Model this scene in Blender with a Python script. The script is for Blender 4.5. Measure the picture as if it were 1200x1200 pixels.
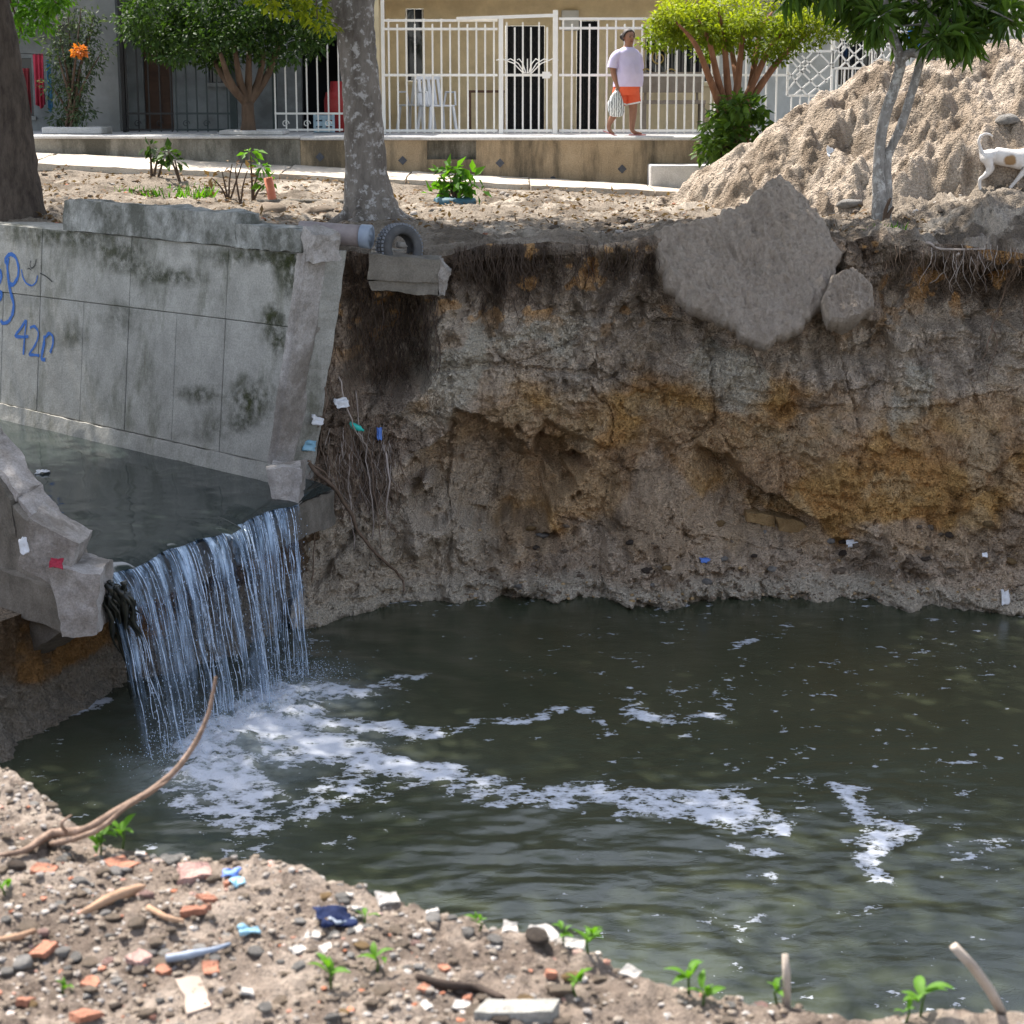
import bpy, bmesh, math, random
import numpy as np
from mathutils import Vector, Matrix

# ------------------------------------------------------------------ camera, sky, sun, exposure
for o in list(bpy.data.objects): bpy.data.objects.remove(o)
SC = bpy.context.scene
COL = SC.collection
F = 2239.0; TILT = math.atan(504 / F); EYE = 1.65          # photo pixels (1200 wide), metres
cam_d = bpy.data.cameras.new('camera'); cam = bpy.data.objects.new('camera', cam_d); COL.objects.link(cam)
cam.location = (0, 0, EYE); cam.rotation_euler = (math.pi / 2 - TILT, 0, 0)
cam_d.sensor_width = 36; cam_d.lens = 36 * F / 1200; cam_d.clip_start = 0.05; cam_d.clip_end = 800
cam_d.dof.use_dof = True; cam_d.dof.focus_distance = 17.5; cam_d.dof.aperture_fstop = 8.5
SC.camera = cam
SUN_AZ = math.radians(-38); SUN_EL = math.radians(57)       # azimuth from +Y (away from the camera), negative to the left
w = bpy.data.worlds.new('World'); SC.world = w; w.use_nodes = True
nt = w.node_tree; bg = nt.nodes['Background']
sky = nt.nodes.new('ShaderNodeTexSky'); sky.sky_type = 'NISHITA'; sky.sun_disc = False
sky.sun_elevation = SUN_EL; sky.sun_rotation = SUN_AZ; sky.dust_density = 1.5; sky.air_density = 1.0
# humid tropical sky: the clear-sky blue half washed out by thin high cloud
bw = nt.nodes.new('ShaderNodeRGBToBW'); mxs = nt.nodes.new('ShaderNodeMix'); mxs.data_type = 'RGBA'; mxs.inputs[0].default_value = .55
nt.links.new(sky.outputs[0], bw.inputs[0]); nt.links.new(sky.outputs[0], mxs.inputs[6]); nt.links.new(bw.outputs[0], mxs.inputs[7])
nt.links.new(mxs.outputs[2], bg.inputs[0]); bg.inputs[1].default_value = 0.15
sl = bpy.data.lights.new('sun', 'SUN'); sl.energy = 3.6; sl.angle = math.radians(0.6); sl.color = (1, .94, .85)
sun = bpy.data.objects.new('sun', sl); COL.objects.link(sun)
sd = Vector((math.sin(SUN_AZ) * math.cos(SUN_EL), math.cos(SUN_AZ) * math.cos(SUN_EL), math.sin(SUN_EL)))
sun.rotation_euler = (-sd).to_track_quat('-Z', 'Y').to_euler(); sun.location = (0, 0, 30)
SC.view_settings.view_transform = 'Standard'; SC.view_settings.look = 'None'
SC.view_settings.gamma = 1; SC.view_settings.use_curve_mapping = False
SC.view_settings.exposure = 1.75

random.seed(7); RNG = np.random.default_rng(11)
# ------------------------------------------------------------------ pixel helpers
CT, ST = math.cos(TILT), math.sin(TILT)
def ray(px, py):
    u = (px - 600) / F; v = (py - 600) / F
    return Vector((u, CT - v * ST, -ST - v * CT))
ORI = Vector((0, 0, EYE))
def PY(px, py, y):
    r = ray(px, py); return ORI + r * (y / r.y)
def PZ(px, py, z):
    r = ray(px, py); return ORI + r * ((z - EYE) / r.z)
def PP(px, py, p0, n):
    r = ray(px, py); return ORI + r * ((p0 - ORI).dot(n) / r.dot(n))
def proj(X, Y, Z):
    Z = Z - EYE; d = Y * CT - Z * ST; dn = -Y * ST - Z * CT
    return 600 + F * X / d, 600 + F * dn / d

# ------------------------------------------------------------------ numpy noise
_T = np.random.default_rng(5).random((64, 64, 64)).astype(np.float32)
def vnoise(x, y, z=0.0):
    x, y, z = np.broadcast_arrays(np.asarray(x, float), np.asarray(y, float), np.asarray(z, float))
    ix, iy, iz = np.floor(x).astype(int), np.floor(y).astype(int), np.floor(z).astype(int)
    fx, fy, fz = x - ix, y - iy, z - iz
    fx = fx * fx * (3 - 2 * fx); fy = fy * fy * (3 - 2 * fy); fz = fz * fz * (3 - 2 * fz)
    a, b = ix & 63, (ix + 1) & 63; c, d = iy & 63, (iy + 1) & 63; e, f = iz & 63, (iz + 1) & 63
    def L(p, q, t): return p + (q - p) * t
    v0 = L(L(_T[a, c, e], _T[b, c, e], fx), L(_T[a, d, e], _T[b, d, e], fx), fy)
    v1 = L(L(_T[a, c, f], _T[b, c, f], fx), L(_T[a, d, f], _T[b, d, f], fx), fy)
    return L(v0, v1, fz) * 2 - 1
def fbm(x, y, z=0.0, o=4, g=.5):
    s = 0; a = 1
    for i in range(o):
        k = 2.03 ** i
        s = s + a * vnoise(x * k + 7.3 * i, y * k + 3.1 * i, np.asarray(z) * k + 1.7 * i); a *= g
    return s
def ridged(x, y, z=0.0, o=4, g=.5):
    s = 0; a = 1
    for i in range(o):
        k = 2.03 ** i
        s = s + a * (1 - 2 * np.abs(vnoise(x * k + 9.3 * i, y * k + 5.1 * i, np.asarray(z) * k + 2.7 * i))); a *= g
    return s
def ss(a, b, x):
    t = np.clip((np.asarray(x, float) - a) / (b - a), 0, 1); return t * t * (3 - 2 * t)

# ------------------------------------------------------------------ mesh helpers
def link(name, me, m=None, parent=None):
    o = bpy.data.objects.new(name, me); COL.objects.link(o)
    if m is not None and me is not None and not me.materials: me.materials.append(m)
    if parent is not None: o.parent = parent
    return o
def tag(o, label=None, cat=None, group=None, kind=None):
    if label: o['label'] = label
    if cat: o['category'] = cat
    if group: o['group'] = group
    if kind: o['kind'] = kind
    return o
def thing(name, loc, label, cat, group=None, rz=0):
    o = bpy.data.objects.new(name, None); COL.objects.link(o); o.location = loc; o.rotation_euler = (0, 0, rz)
    o.empty_display_size = .2
    return tag(o, label, cat, group)
def np_mesh(name, V, Fc, smooth=True, attrs=None):
    V = np.asarray(V, np.float32).reshape(-1, 3); Fc = np.asarray(Fc, np.int32)
    me = bpy.data.meshes.new(name); k = Fc.shape[1]; n = len(Fc)
    me.vertices.add(len(V)); me.vertices.foreach_set('co', V.ravel())
    me.loops.add(n * k); me.loops.foreach_set('vertex_index', Fc.ravel())
    me.polygons.add(n); me.polygons.foreach_set('loop_start', np.arange(n, dtype=np.int32) * k)
    me.polygons.foreach_set('use_smooth', np.full(n, smooth))
    me.update(calc_edges=True)
    for an, av in (attrs or {}).items():
        av = np.asarray(av, np.float32)
        if av.ndim == 1:
            a = me.attributes.new(an, 'FLOAT', 'POINT'); a.data.foreach_set('value', av)
        else:
            a = me.attributes.new(an, 'FLOAT_COLOR', 'POINT')
            a.data.foreach_set('color', np.c_[av, np.ones(len(av))].astype(np.float32).ravel())
    return me
def grid_faces(n, m):
    i = np.arange((n - 1) * m).reshape(n - 1, m)[:, :-1].ravel()
    return np.stack([i, i + 1, i + m + 1, i + m], 1)
class MB:
    def __init__(s): s.v = []; s.f = []
    def add(s, vs, fs):
        k = len(s.v); s.v += [tuple(v) for v in vs]; s.f += [tuple(i + k for i in f) for f in fs]; return s
    def hexa(s, p):   # 8 points: bottom 4 ccw, top 4 ccw
        return s.add(p, [(3, 2, 1, 0), (4, 5, 6, 7), (0, 1, 5, 4), (1, 2, 6, 5), (2, 3, 7, 6), (3, 0, 4, 7)])
    def box(s, x0, x1, y0, y1, z0, z1):
        return s.hexa([(x0, y0, z0), (x1, y0, z0), (x1, y1, z0), (x0, y1, z0), (x0, y0, z1), (x1, y0, z1), (x1, y1, z1), (x0, y1, z1)])
    def bar(s, a, b, w, d=None):   # rectangular bar between points, w across, d in depth
        a, b = Vector(a), Vector(b); d = d or w; t = (b - a).normalized()
        r = Vector((0, 1, 0)); r = r - t * r.dot(t)
        if r.length < 1e-3: r = Vector((1, 0, 0))
        r.normalize(); q = t.cross(r)
        c = [(-1, -1), (1, -1), (1, 1), (-1, 1)]
        P = [a + q * i * w / 2 + r * j * d / 2 for i, j in c] + [b + q * i * w / 2 + r * j * d / 2 for i, j in c]
        return s.hexa(P)
    def tube(s, pts, rad, n=8, cap=True, jit=0):
        pts = [Vector(p) for p in pts]
        if not hasattr(rad, '__len__'): rad = [rad] * len(pts)
        up = Vector((.13, .31, .94)); rings = []; k = len(s.v); prev = None
        for i, p in enumerate(pts):
            t = (pts[min(i + 1, len(pts) - 1)] - pts[max(i - 1, 0)]).normalized()
            if prev is None:
                r = up - t * up.dot(t)
                if r.length < .1: r = Vector((1, 0, 0)) - t * t.x
            else: r = prev - t * prev.dot(t)
            r.normalize(); prev = r; q = t.cross(r)
            for j in range(n):
                a = 2 * math.pi * j / n; R = rad[i] * (1 + jit * random.uniform(-1, 1))
                s.v.append(tuple(p + (r * math.cos(a) + q * math.sin(a)) * R))
        for i in range(len(pts) - 1):
            for j in range(n):
                a = k + i * n + j; b = k + i * n + (j + 1) % n
                s.f.append((a, b, b + n, a + n))
        if cap:
            s.f.append(tuple(k + j for j in reversed(range(n)))); s.f.append(tuple(k + (len(pts) - 1) * n + j for j in range(n)))
        return s
    def lathe(s, prof, c, n=24, axis='z', closed=False):
        c = Vector(c); k = len(s.v); m = len(prof)
        for r, h in prof:
            for j in range(n):
                a = 2 * math.pi * j / n; x, y = r * math.cos(a), r * math.sin(a)
                s.v.append(tuple(c + (Vector((x, y, h)) if axis == 'z' else Vector((x, h, y)) if axis == 'y' else Vector((h, x, y)))))
        for i in range(m if closed else m - 1):
            for j in range(n):
                a = k + i * n + j; b = k + i * n + (j + 1) % n; e = n if i < m - 1 else -(m - 1) * n
                s.f.append((a, b, b + e, a + e))
        if not closed:
            s.f.append(tuple(k + j for j in reversed(range(n)))); s.f.append(tuple(k + (m - 1) * n + j for j in range(n)))
        return s
    def loft(s, rings, cap=True):
        k = len(s.v); n = len(rings[0])
        for r in rings: s.v += [tuple(p) for p in r]
        for i in range(len(rings) - 1):
            for j in range(n):
                a = k + i * n + j; b = k + i * n + (j + 1) % n; s.f.append((a, b, b + n, a + n))
        if cap:
            s.f.append(tuple(k + j for j in reversed(range(n)))); s.f.append(tuple(k + (len(rings) - 1) * n + j for j in range(n)))
        return s
    def prism(s, poly, y0, y1):   # polygon in x,z extruded in y
        n = len(poly); k = len(s.v)
        s.v += [(x, y0, z) for x, z in poly] + [(x, y1, z) for x, z in poly]
        s.f.append(tuple(k + i for i in range(n))); s.f.append(tuple(k + n + i for i in reversed(range(n))))
        for i in range(n): s.f.append((k + i, k + n + i, k + n + (i + 1) % n, k + (i + 1) % n))
        return s
    def mesh(s, name, smooth=False, origin=None):
        v = s.v
        if origin is not None: v = [(a - origin[0], b - origin[1], c - origin[2]) for a, b, c in v]
        me = bpy.data.meshes.new(name); me.from_pydata(v, [], s.f)
        bm = bmesh.new(); bm.from_mesh(me); bmesh.ops.recalc_face_normals(bm, faces=bm.faces); bm.to_mesh(me); bm.free()
        if smooth: me.polygons.foreach_set('use_smooth', [True] * len(me.polygons))
        return me
    def build(s, name, m, parent=None, smooth=False, bevel=0, origin=None):
        if parent is not None and origin is None: origin = parent.location if parent.parent is None else parent.parent.location + parent.location
        o0 = origin
        if parent is None and origin is None:
            a = np.array(s.v); o0 = (float(a[:, 0].mean()), float(a[:, 1].mean()), float(a[:, 2].min()))
        o = link(name, s.mesh(name, smooth, o0), m, parent)
        if parent is None: o.location = o0
        if bevel:
            b = o.modifiers.new('bevel', 'BEVEL'); b.width = bevel; b.segments = 1 if bevel < .02 else 2; b.limit_method = 'ANGLE'
        return o
def clone(o, parent=None):
    c = o.copy(); COL.objects.link(c); c.parent = parent
    for ch in o.children: clone(ch, c)
    return c

# ------------------------------------------------------------------ materials
class NB:
    def __init__(s, name, rough=.9, spec=.3):
        s.m = bpy.data.materials.new(name); s.m.use_nodes = True; s.t = s.m.node_tree; s.b = s.t.nodes['Principled BSDF']
        s.out = s.t.nodes['Material Output']
        s.b.inputs['Roughness'].default_value = rough; s.b.inputs['Specular IOR Level'].default_value = spec
        s.tc = s.t.nodes.new('ShaderNodeTexCoord')
    def lk(s, a, b): s.t.links.new(a, b)
    def val(s, sock, v):
        if isinstance(v, bpy.types.NodeSocket): s.lk(v, sock)
        elif v is not None: sock.default_value = v
    def mapping(s, scale=(1, 1, 1), rot=(0, 0, 0), src='Object'):
        n = s.t.nodes.new('ShaderNodeMapping'); n.inputs['Scale'].default_value = scale; n.inputs['Rotation'].default_value = rot
        s.lk(s.tc.outputs[src], n.inputs[0]); return n.outputs[0]
    def geo(s): return s.t.nodes.new('ShaderNodeNewGeometry')
    def noise(s, scale, detail=5, rough=.6, vec=None, dist=0):
        n = s.t.nodes.new('ShaderNodeTexNoise'); n.inputs['Scale'].default_value = scale; n.inputs['Detail'].default_value = detail
        n.inputs['Roughness'].default_value = rough; n.inputs['Distortion'].default_value = dist
        s.lk(vec if vec is not None else s.tc.outputs['Object'], n.inputs['Vector']); return n.outputs['Fac']
    def vor(s, scale, vec=None, feat='F1', out='Distance'):
        n = s.t.nodes.new('ShaderNodeTexVoronoi'); n.feature = feat; n.inputs['Scale'].default_value = scale
        s.lk(vec if vec is not None else s.tc.outputs['Object'], n.inputs['Vector']); return n.outputs[out]
    def ramp(s, fac, stops, interp='LINEAR'):
        n = s.t.nodes.new('ShaderNodeValToRGB'); e = n.color_ramp.elements; n.color_ramp.interpolation = interp
        while len(e) < len(stops): e.new(.5)
        for q, (p, c) in zip(e, stops):
            q.position = p; q.color = (*c, 1) if hasattr(c, '__len__') else (c, c, c, 1)
        s.lk(fac, n.inputs[0]); return n.outputs[0]
    def mix(s, fac, a, b, mode='MIX'):
        n = s.t.nodes.new('ShaderNodeMix'); n.data_type = 'RGBA'; n.blend_type = mode
        for sock, v in ((n.inputs[0], fac), (n.inputs[6], a), (n.inputs[7], b)):
            if isinstance(v, tuple): v = (*v, 1)
            s.val(sock, v)
        return n.outputs[2]
    def math(s, op, a, b=None, clamp=False):
        n = s.t.nodes.new('ShaderNodeMath'); n.operation = op; n.use_clamp = clamp; s.val(n.inputs[0], a)
        if b is not None: s.val(n.inputs[1], b)
        return n.outputs[0]
    def attr(s, name, out='Color'):
        n = s.t.nodes.new('ShaderNodeAttribute'); n.attribute_name = name; return n.outputs[out]
    def objrand(s):
        return s.t.nodes.new('ShaderNodeObjectInfo').outputs['Random']
    def bump(s, h, dist=.01, strength=1.0, prev=None):
        n = s.t.nodes.new('ShaderNodeBump'); n.inputs['Distance'].default_value = dist; n.inputs['Strength'].default_value = strength
        s.lk(h, n.inputs['Height'])
        if prev is not None: s.lk(prev, n.inputs['Normal'])
        s.lk(n.outputs[0], s.b.inputs['Normal']); return n.outputs[0]
    def color(s, c): s.val(s.b.inputs['Base Color'], (*c, 1) if isinstance(c, tuple) else c); return s
def rough_mat(name, c1, c2, scale=6, bscale=40, bd=.006, rough=.9, spec=.3, c3=None, rnd=.15, dirt=None):
    n = NB(name, rough, spec); f = n.noise(scale, 6, .65)
    st = [(.3, c1), (.7, c2)] if c3 is None else [(.25, c1), (.5, c2), (.75, c3)]
    c = n.ramp(f, st)
    if dirt:
        c = n.mix(n.ramp(n.noise(scale * .4, 7, .7), [(.45, 0.0), (.68, .85)]), c, dirt)
    if rnd:
        v = n.ramp(n.objrand(), [(0, 1 - rnd), (1, 1 + rnd)]); c = n.mix(1.0, c, v, 'MULTIPLY')
    n.color(c)
    if bd: n.bump(n.noise(bscale, 6, .7), bd)
    return n.m
def leaf_mat(name, c1, c2, trans=.45, rough=.6):
    n = NB(name, rough, .25)
    f = n.attr('tint', 'Fac'); c = n.ramp(f, [(0, c1), (1, c2)])
    n.color(c)
    t = n.t.nodes.new('ShaderNodeBsdfTranslucent'); ct = n.mix(1.0, c, (1.15, 1.2, .5), 'MULTIPLY'); n.lk(ct, t.inputs[0])
    mx = n.t.nodes.new('ShaderNodeMixShader'); mx.inputs[0].default_value = trans
    n.lk(n.b.outputs[0], mx.inputs[1]); n.lk(t.outputs[0], mx.inputs[2]); n.lk(mx.outputs[0], n.out.inputs[0])
    return n.m
M = {}
def earth_attr_mat(name, bd=.012, fine=90, rough=.95, leaf=False):
    n = NB(name, rough, .15)
    c = n.attr('Col'); v = n.ramp(n.noise(24, 8, .75), [(.28, .64), (.72, 1.34)]); c = n.mix(1.0, c, v, 'MULTIPLY')
    v2 = n.ramp(n.vor(fine * .8), [(.0, .80), (.5, 1.12)]); c = n.mix(1.0, c, v2, 'MULTIPLY')
    n.color(c)
    b = n.bump(n.noise(fine * .3, 8, .75), bd * 2.6); n.bump(n.vor(fine * .7), bd * 1.1, 1.0, b)
    return n.m
M['cliff'] = earth_attr_mat('cliff_soil', .034, 55)
M['dirt'] = earth_attr_mat('ground_dirt', .012, 70)
M['nearsoil'] = earth_attr_mat('near_soil', .0035, 260)
M['mound'] = earth_attr_mat('mound_sand', .02, 55)
# concrete with moss stains
def concrete(name, c1, c2, stain=(.035, .04, .02), amt=.6, scale=3.5, moss=0, thr=.5, drip=.45):
    n = NB(name, .92, .2)
    g = n.geo().outputs['Position']
    mp = n.t.nodes.new('ShaderNodeMapping'); mp.inputs['Scale'].default_value = (1.0, 1.0, drip); n.lk(g, mp.inputs[0])
    c = n.ramp(n.noise(scale, 7, .65, g), [(.3, c1), (.7, c2)])
    st = n.ramp(n.noise(1.7, 7, .72, mp.outputs[0]), [(thr, 0.0), (thr + .15, amt)])
    c = n.mix(st, c, stain)
    sp = n.ramp(n.noise(60, 4, .7, g), [(.3, .72), (.62, 1.1)]); c = n.mix(1.0, c, sp, 'MULTIPLY')
    if moss:
        # moss grows where the attribute-free world position is damp: low band and run-down streaks
        mp2 = n.t.nodes.new('ShaderNodeMapping'); mp2.inputs['Scale'].default_value = (2.6, 2.6, .5); n.lk(g, mp2.inputs[0])
        s2 = n.ramp(n.noise(1.0, 5, .6, mp2.outputs[0]), [(.52, 0.0), (.7, moss)]); c = n.mix(s2, c, (.05, .055, .022))
    n.color(c); b = n.bump(n.noise(9, 6, .6, g), .012); n.bump(n.noise(70, 5, .75, g), .006, 1, b)
    return n.m
M['conc'] = concrete('weathered_concrete', (.255, .245, .22), (.385, .37, .335), (.10, .10, .068), .75)
M['conc_pale'] = concrete('broken_concrete', (.29, .265, .245), (.44, .405, .38), (.14, .115, .09), .7, 9, 0, .44, .9)
M['conc_dark'] = concrete('stained_concrete', (.13, .115, .095), (.22, .195, .165), (.05, .045, .035), .6, 5)
M['parapet'] = concrete('parapet_concrete', (.25, .25, .235), (.40, .395, .37), (.07, .07, .055), .85, 5, 0, .42, .8)
M['terrace'] = concrete('terrace_wall_plaster', (.27, .20, .125), (.38, .295, .195), (.085, .07, .05), .85, 3, 0, .44, .2)
M['terrace_grey'] = concrete('terrace_wall_grey', (.20, .18, .15), (.30, .28, .235), (.06, .055, .042), .85, 3, 0, .42, .25)
M['terrace_top'] = concrete('terrace_floor', (.42, .41, .40), (.55, .54, .53), (.25, .23, .21), .5, 3)
M['sidewalk'] = concrete('sidewalk_concrete', (.42, .36, .29), (.56, .49, .41), (.28, .22, .16), .6, 2)
# ------------------------------------------------------------------ terrain
WZ = -3.45                                                   # pool level
CZ = -2.10                                                   # channel water level
B0 = Vector((-2.29, 17.97, CZ)); WD = Vector((-.705, .709, 0)).normalized(); WN = Vector((.709, .705, 0)).normalized(); BAT = .10
def WP(t, h, w): return B0 + WD * t + WN * (w + BAT * h) + Vector((0, 0, h))
edge_px = [(410, 292, 19.2), (470, 296, 19.0), (530, 296, 19.1), (580, 288, 19.5), (640, 280, 19.7), (700, 286, 19.6), (770, 270, 20.0), (860, 264, 20.1),
           (960, 272, 20.0), (1000, 285, 19.8), (1030, 274, 19.9), (1100, 284, 19.7), (1200, 292, 19.4), (1320, 296, 19.0)]
ep = [PY(*e) for e in edge_px]
ex = [-30, -14, -8, -2.2, -1.85] + [p.x for p in ep] + [12, 30]
wl = lambda x: 18.13 - 1.0057 * (x + 2.13)
ey = [wl(-30), wl(-14), wl(-8), 18.35, 18.95] + [p.y for p in ep] + [17, 10]
ez = [.05, .05, .05, .05, .06] + [p.z for p in ep] + [ep[-1].z] * 2
bx = [-3, -2.3, -1.99, -1.12, -.35, .88, 1.9, 3.43, 5.03, 8, 12, 30]
by = [18.0, 17.95, 18.05, 18.8, 19.2, 19.45, 19.25, 19.05, 18.6, 17.5, 15.8, 8]
def gz(x, y):
    x = np.asarray(x, float); y = np.asarray(y, float)
    r = (.19 - .0515 * np.clip(x, -14, 4)) * ss(21.5, 29, y) + .10 * (1 - ss(21.5, 29, y))
    return r + .22 * ss(3.4, 5.6, x) * (1 - ss(26, 29, y))
def gzf(x, y):
    e = float(np.interp(x, ex, ey)); z0 = float(np.interp(x, ex, ez)); k = float(ss(0, 1.6, y - e))
    return z0 * (1 - k) + float(gz(x, y)) * k
def GP(px, py):                                              # pixel -> point on the far ground
    z = .1
    for i in range(8):
        p = PZ(px, py, z); z = gzf(p.x, p.y)
    return PZ(px, py, z)

XS = np.concatenate([np.arange(-26, -9, .5), np.arange(-9, -2.6, .045), np.arange(-2.6, 6.2, .0135), np.arange(6.2, 26, .12)])
YE = np.interp(XS, ex, ey) + np.where(XS > -1.6, 1, 0) * (.14 * fbm(XS * 1.3, 3.3, 1.1, 5, .6))
ZE = np.interp(XS, ex, ez) + np.where(XS > -1.6, 1, 0) * .03 * fbm(XS * 3, 9.3, 4.1, 4)
YB = np.interp(XS, bx, by)
# --- cliff
ci = np.where(XS >= -2.12)[0]; cx = XS[ci]
NH = 300; hh = np.linspace(0, 1, NH)
CX = np.repeat(cx[:, None], NH, 1); ZB = WZ - .35
CZg = ZB + (ZE[ci][:, None] - ZB) * hh[None, :]
hr = np.clip((CZg - WZ) / (ZE[ci][:, None] - WZ), 0, 1)
CY = YB[ci][:, None] + (YE[ci] - YB[ci])[:, None] * hr ** 1.1
pxg, pyg = proj(CX, CY, CZg)
wx = pxg + 16 * fbm(CX * 1.5, CZg * 1.5, 5.0, 4); wy = pyg + 14 * fbm(CX * 1.6, CZg * 1.6, 9.0, 4)
def ell(cx_, cy_, rx, ry, p=2, soft=.25):
    d = (np.abs((wx - cx_) / rx) ** p + np.abs((wy - cy_) / ry) ** p) ** (1 / p); return 1 - ss(1 - soft, 1 + soft * .3, d)
D = np.zeros_like(CX)                                        # + = towards the camera
inner = ss(0, .05, 1 - hh)[None, :] * np.ones_like(D)
D += .20 * fbm(CX * .9, CZg * .9, 2.0, 3)
# slabs and clods: cellular plates that spall off, each with its own depth
def cells(X, Z, seed, n, sx=1.0, sz=1.0):
    r = np.random.default_rng(seed); q = r.random((n, 2)) * [cx.max() - cx.min(), 4.2] + [cx.min(), ZB]
    q = q[q[:, 0] < 7]; val = r.normal(size=len(q)); best = np.full(X.shape, 9e9); idx = np.zeros(X.shape, int); sec = np.full(X.shape, 9e9)
    for i, (a, b) in enumerate(q):
        d = ((X - a) * sx) ** 2 + ((Z - b) * sz) ** 2; m = d < best
        sec = np.where(m, best, np.minimum(sec, d)); idx = np.where(m, i, idx); best = np.where(m, d, best)
    return val[idx], np.sqrt(sec) - np.sqrt(best)
small = slice(None, None, 3)
Xw = CX + .16 * fbm(CX * 2.2, CZg * 2.2, 31, 4); Zw = CZg + .16 * fbm(CX * 2.2, CZg * 2.2, 47, 4)
cv, ce = cells(Xw[:, :], Zw, 3, 170, 1.35, .8)
D += .045 * cv - .05 * (1 - ss(0, .09, ce))
vg = ridged(CX * 2.6 + .5 * fbm(CX, CZg, 3, 3), CZg * .55, 4.0, 4, .55)    # vertical wash grooves
D += .065 * vg * ss(-3.1, -2.4, CZg)
D += .05 * fbm(CX * 5, CZg * 4.0, 8.0, 5, .6) + .05 * np.abs(fbm(CX * 3.1, CZg * 3.1, 14.0, 4, .55))
D += .026 * ridged(CX * 13, CZg * 8, 6.0, 3, .6) + .018 * fbm(CX * 30, CZg * 26, 3.0, 2)
st = fbm(CX * .5, CZg * 2.2, 12.0, 3); D += .06 * (ss(.05, .12, st) - ss(-.3, -.22, st))   # little ledges
# undercuts and caves
cvx = pxg + 34 * fbm(CX * 1.9, CZg * 1.9, 311, 4, .6); cvy = pyg + 26 * fbm(CX * 1.9, CZg * 1.9, 313, 4, .6); cvd = (np.abs((cvx - 600) / 100) ** 2.2 + np.abs((cvy - 562) / 70) ** 2.2) ** .45
D -= .46 * (1 - ss(.86, 1.04, cvd)) + .12 * (1 - ss(.3, 1.0, cvd))
D -= .30 * ell(668, 520, 34, 36, 2.2, .3)
diag = 520 + (wx - 830) * .56                                 # second overhang: a diagonal lip
D -= .55 * ss(0, 10, wy - diag) * (1 - ss(600, 640, wy)) * ss(800, 850, wx) * (1 - ss(955, 985, wx))
D -= .16 * ell(770, 560, 60, 60, 2, .6)
D -= .55 * ell(462, 410, 52, 80, 2.4, .3)                    # hollow under the concrete beam
D -= .30 * ell(700, 330, 26, 50, 2, .4) + .22 * ell(575, 360, 30, 45, 2, .4)
D -= .40 * ell(1120, 345, 120, 40, 2.4, .35)                 # hollow below the turf lip on the right
D -= .22 * ell(1000, 400, 60, 40, 2, .5)
D += .30 * ell(505, 612, 42, 36, 2, .6) + .18 * ell(690, 345, 22, 30, 2, .6) + .16 * ell(745, 655, 40, 50, 2, .6)
D += .20 * ell(400, 480, 45, 60, 2, .7)
lip = np.exp(-((CZg - ZE[ci][:, None] + .10) / .10) ** 2); D += .10 * lip * (1 + fbm(CX * 4, CZg * 3, 21, 3))
# scree at the foot
tal = np.interp(cx, [-2.6, -1.6, -.9, -.3, .3, .9, 1.5, 2.0, 2.6, 3.4, 4.2, 5.2, 8], [.1, .2, .35, .55, .75, .60, 1.15, 1.05, .85, .75, .7, .85, .7])[:, None]
tal = tal + .22 * fbm(CX * 2.0, CZg * 1.0, 17, 4)
over = np.clip((WZ + tal) - CZg, 0, None); D += .62 * over ** 1.1 * (1 + .22 * fbm(CX * 7, CZg * 7, 19, 4)) * ss(-.05, .5, tal)
D += .05 * np.abs(fbm(CX * 9, CZg * 9, 23, 4)) * ss(0, .1, over)
crust = ss(-3.28, -3.36, CZg) if False else 1 - ss(-3.34, -3.22, CZg + .03 * fbm(CX * 3, 2.2, 1, 3)); D += .10 * crust
CYd = CY - D
# the cliff bulges up to the back of the slumped slabs so that they lie on it
def poly_dist(pts):
    d = np.full(CX.shape, 9e9); ins = np.zeros(CX.shape, bool)
    for (x1, y1), (x2, y2) in zip(pts, pts[1:] + pts[:1]):
        L2 = (x2 - x1) ** 2 + (y2 - y1) ** 2; t = np.clip(((pxg - x1) * (x2 - x1) + (pyg - y1) * (y2 - y1)) / L2, 0, 1); d = np.minimum(d, np.hypot(pxg - x1 - t * (x2 - x1), pyg - y1 - t * (y2 - y1)))
        if y1 != y2: ins ^= ((y1 > pyg) != (y2 > pyg)) & (pxg < (x2 - x1) * (pyg - y1) / (y2 - y1) + x1)
    return np.where(ins, -d, d)
SLUMPS = [([(912, 207), (935, 224), (960, 246), (975, 285), (984, 300), (968, 335), (950, 370), (925, 388), (893, 402), (868, 392), (845, 372), (812, 352), (786, 332), (770, 300), (773, 270), (818, 256), (865, 240)], (912, 207, 20.25), (893, 402, 18.9)),
          ([(1000, 312), (1022, 336), (1024, 362), (1000, 376), (972, 378), (962, 352), (975, 326)], (1000, 312, 19.35), (985, 378, 18.95))]
SLM = np.zeros_like(CX)
for pts_, tp, bt_ in SLUMPS:
    a, b = PY(*tp), PY(*bt_); yp = b.y + (CZg - b.z) * (a.y - b.y) / (a.z - b.z) + .05 + .05 * fbm(CX * 5, CZg * 5, 261, 4); sdp = poly_dist(pts_) + 10 * fbm(CX * 4, CZg * 4, 263, 3)
    mk = 1 - ss(4, 46, sdp); CYd = CYd + (np.minimum(CYd, yp + .12 * ss(0, 50, sdp)) - CYd) * mk; CYd = np.where(sdp < -14, np.maximum(CYd, yp + .04), CYd); SLM = np.maximum(SLM, 1 - ss(2, 26, sdp))
ci_z = CZg + .02 * fbm(CX * 8, CZg * 8, 33, 3) * inner * (hh > .02)[None, :]
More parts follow.
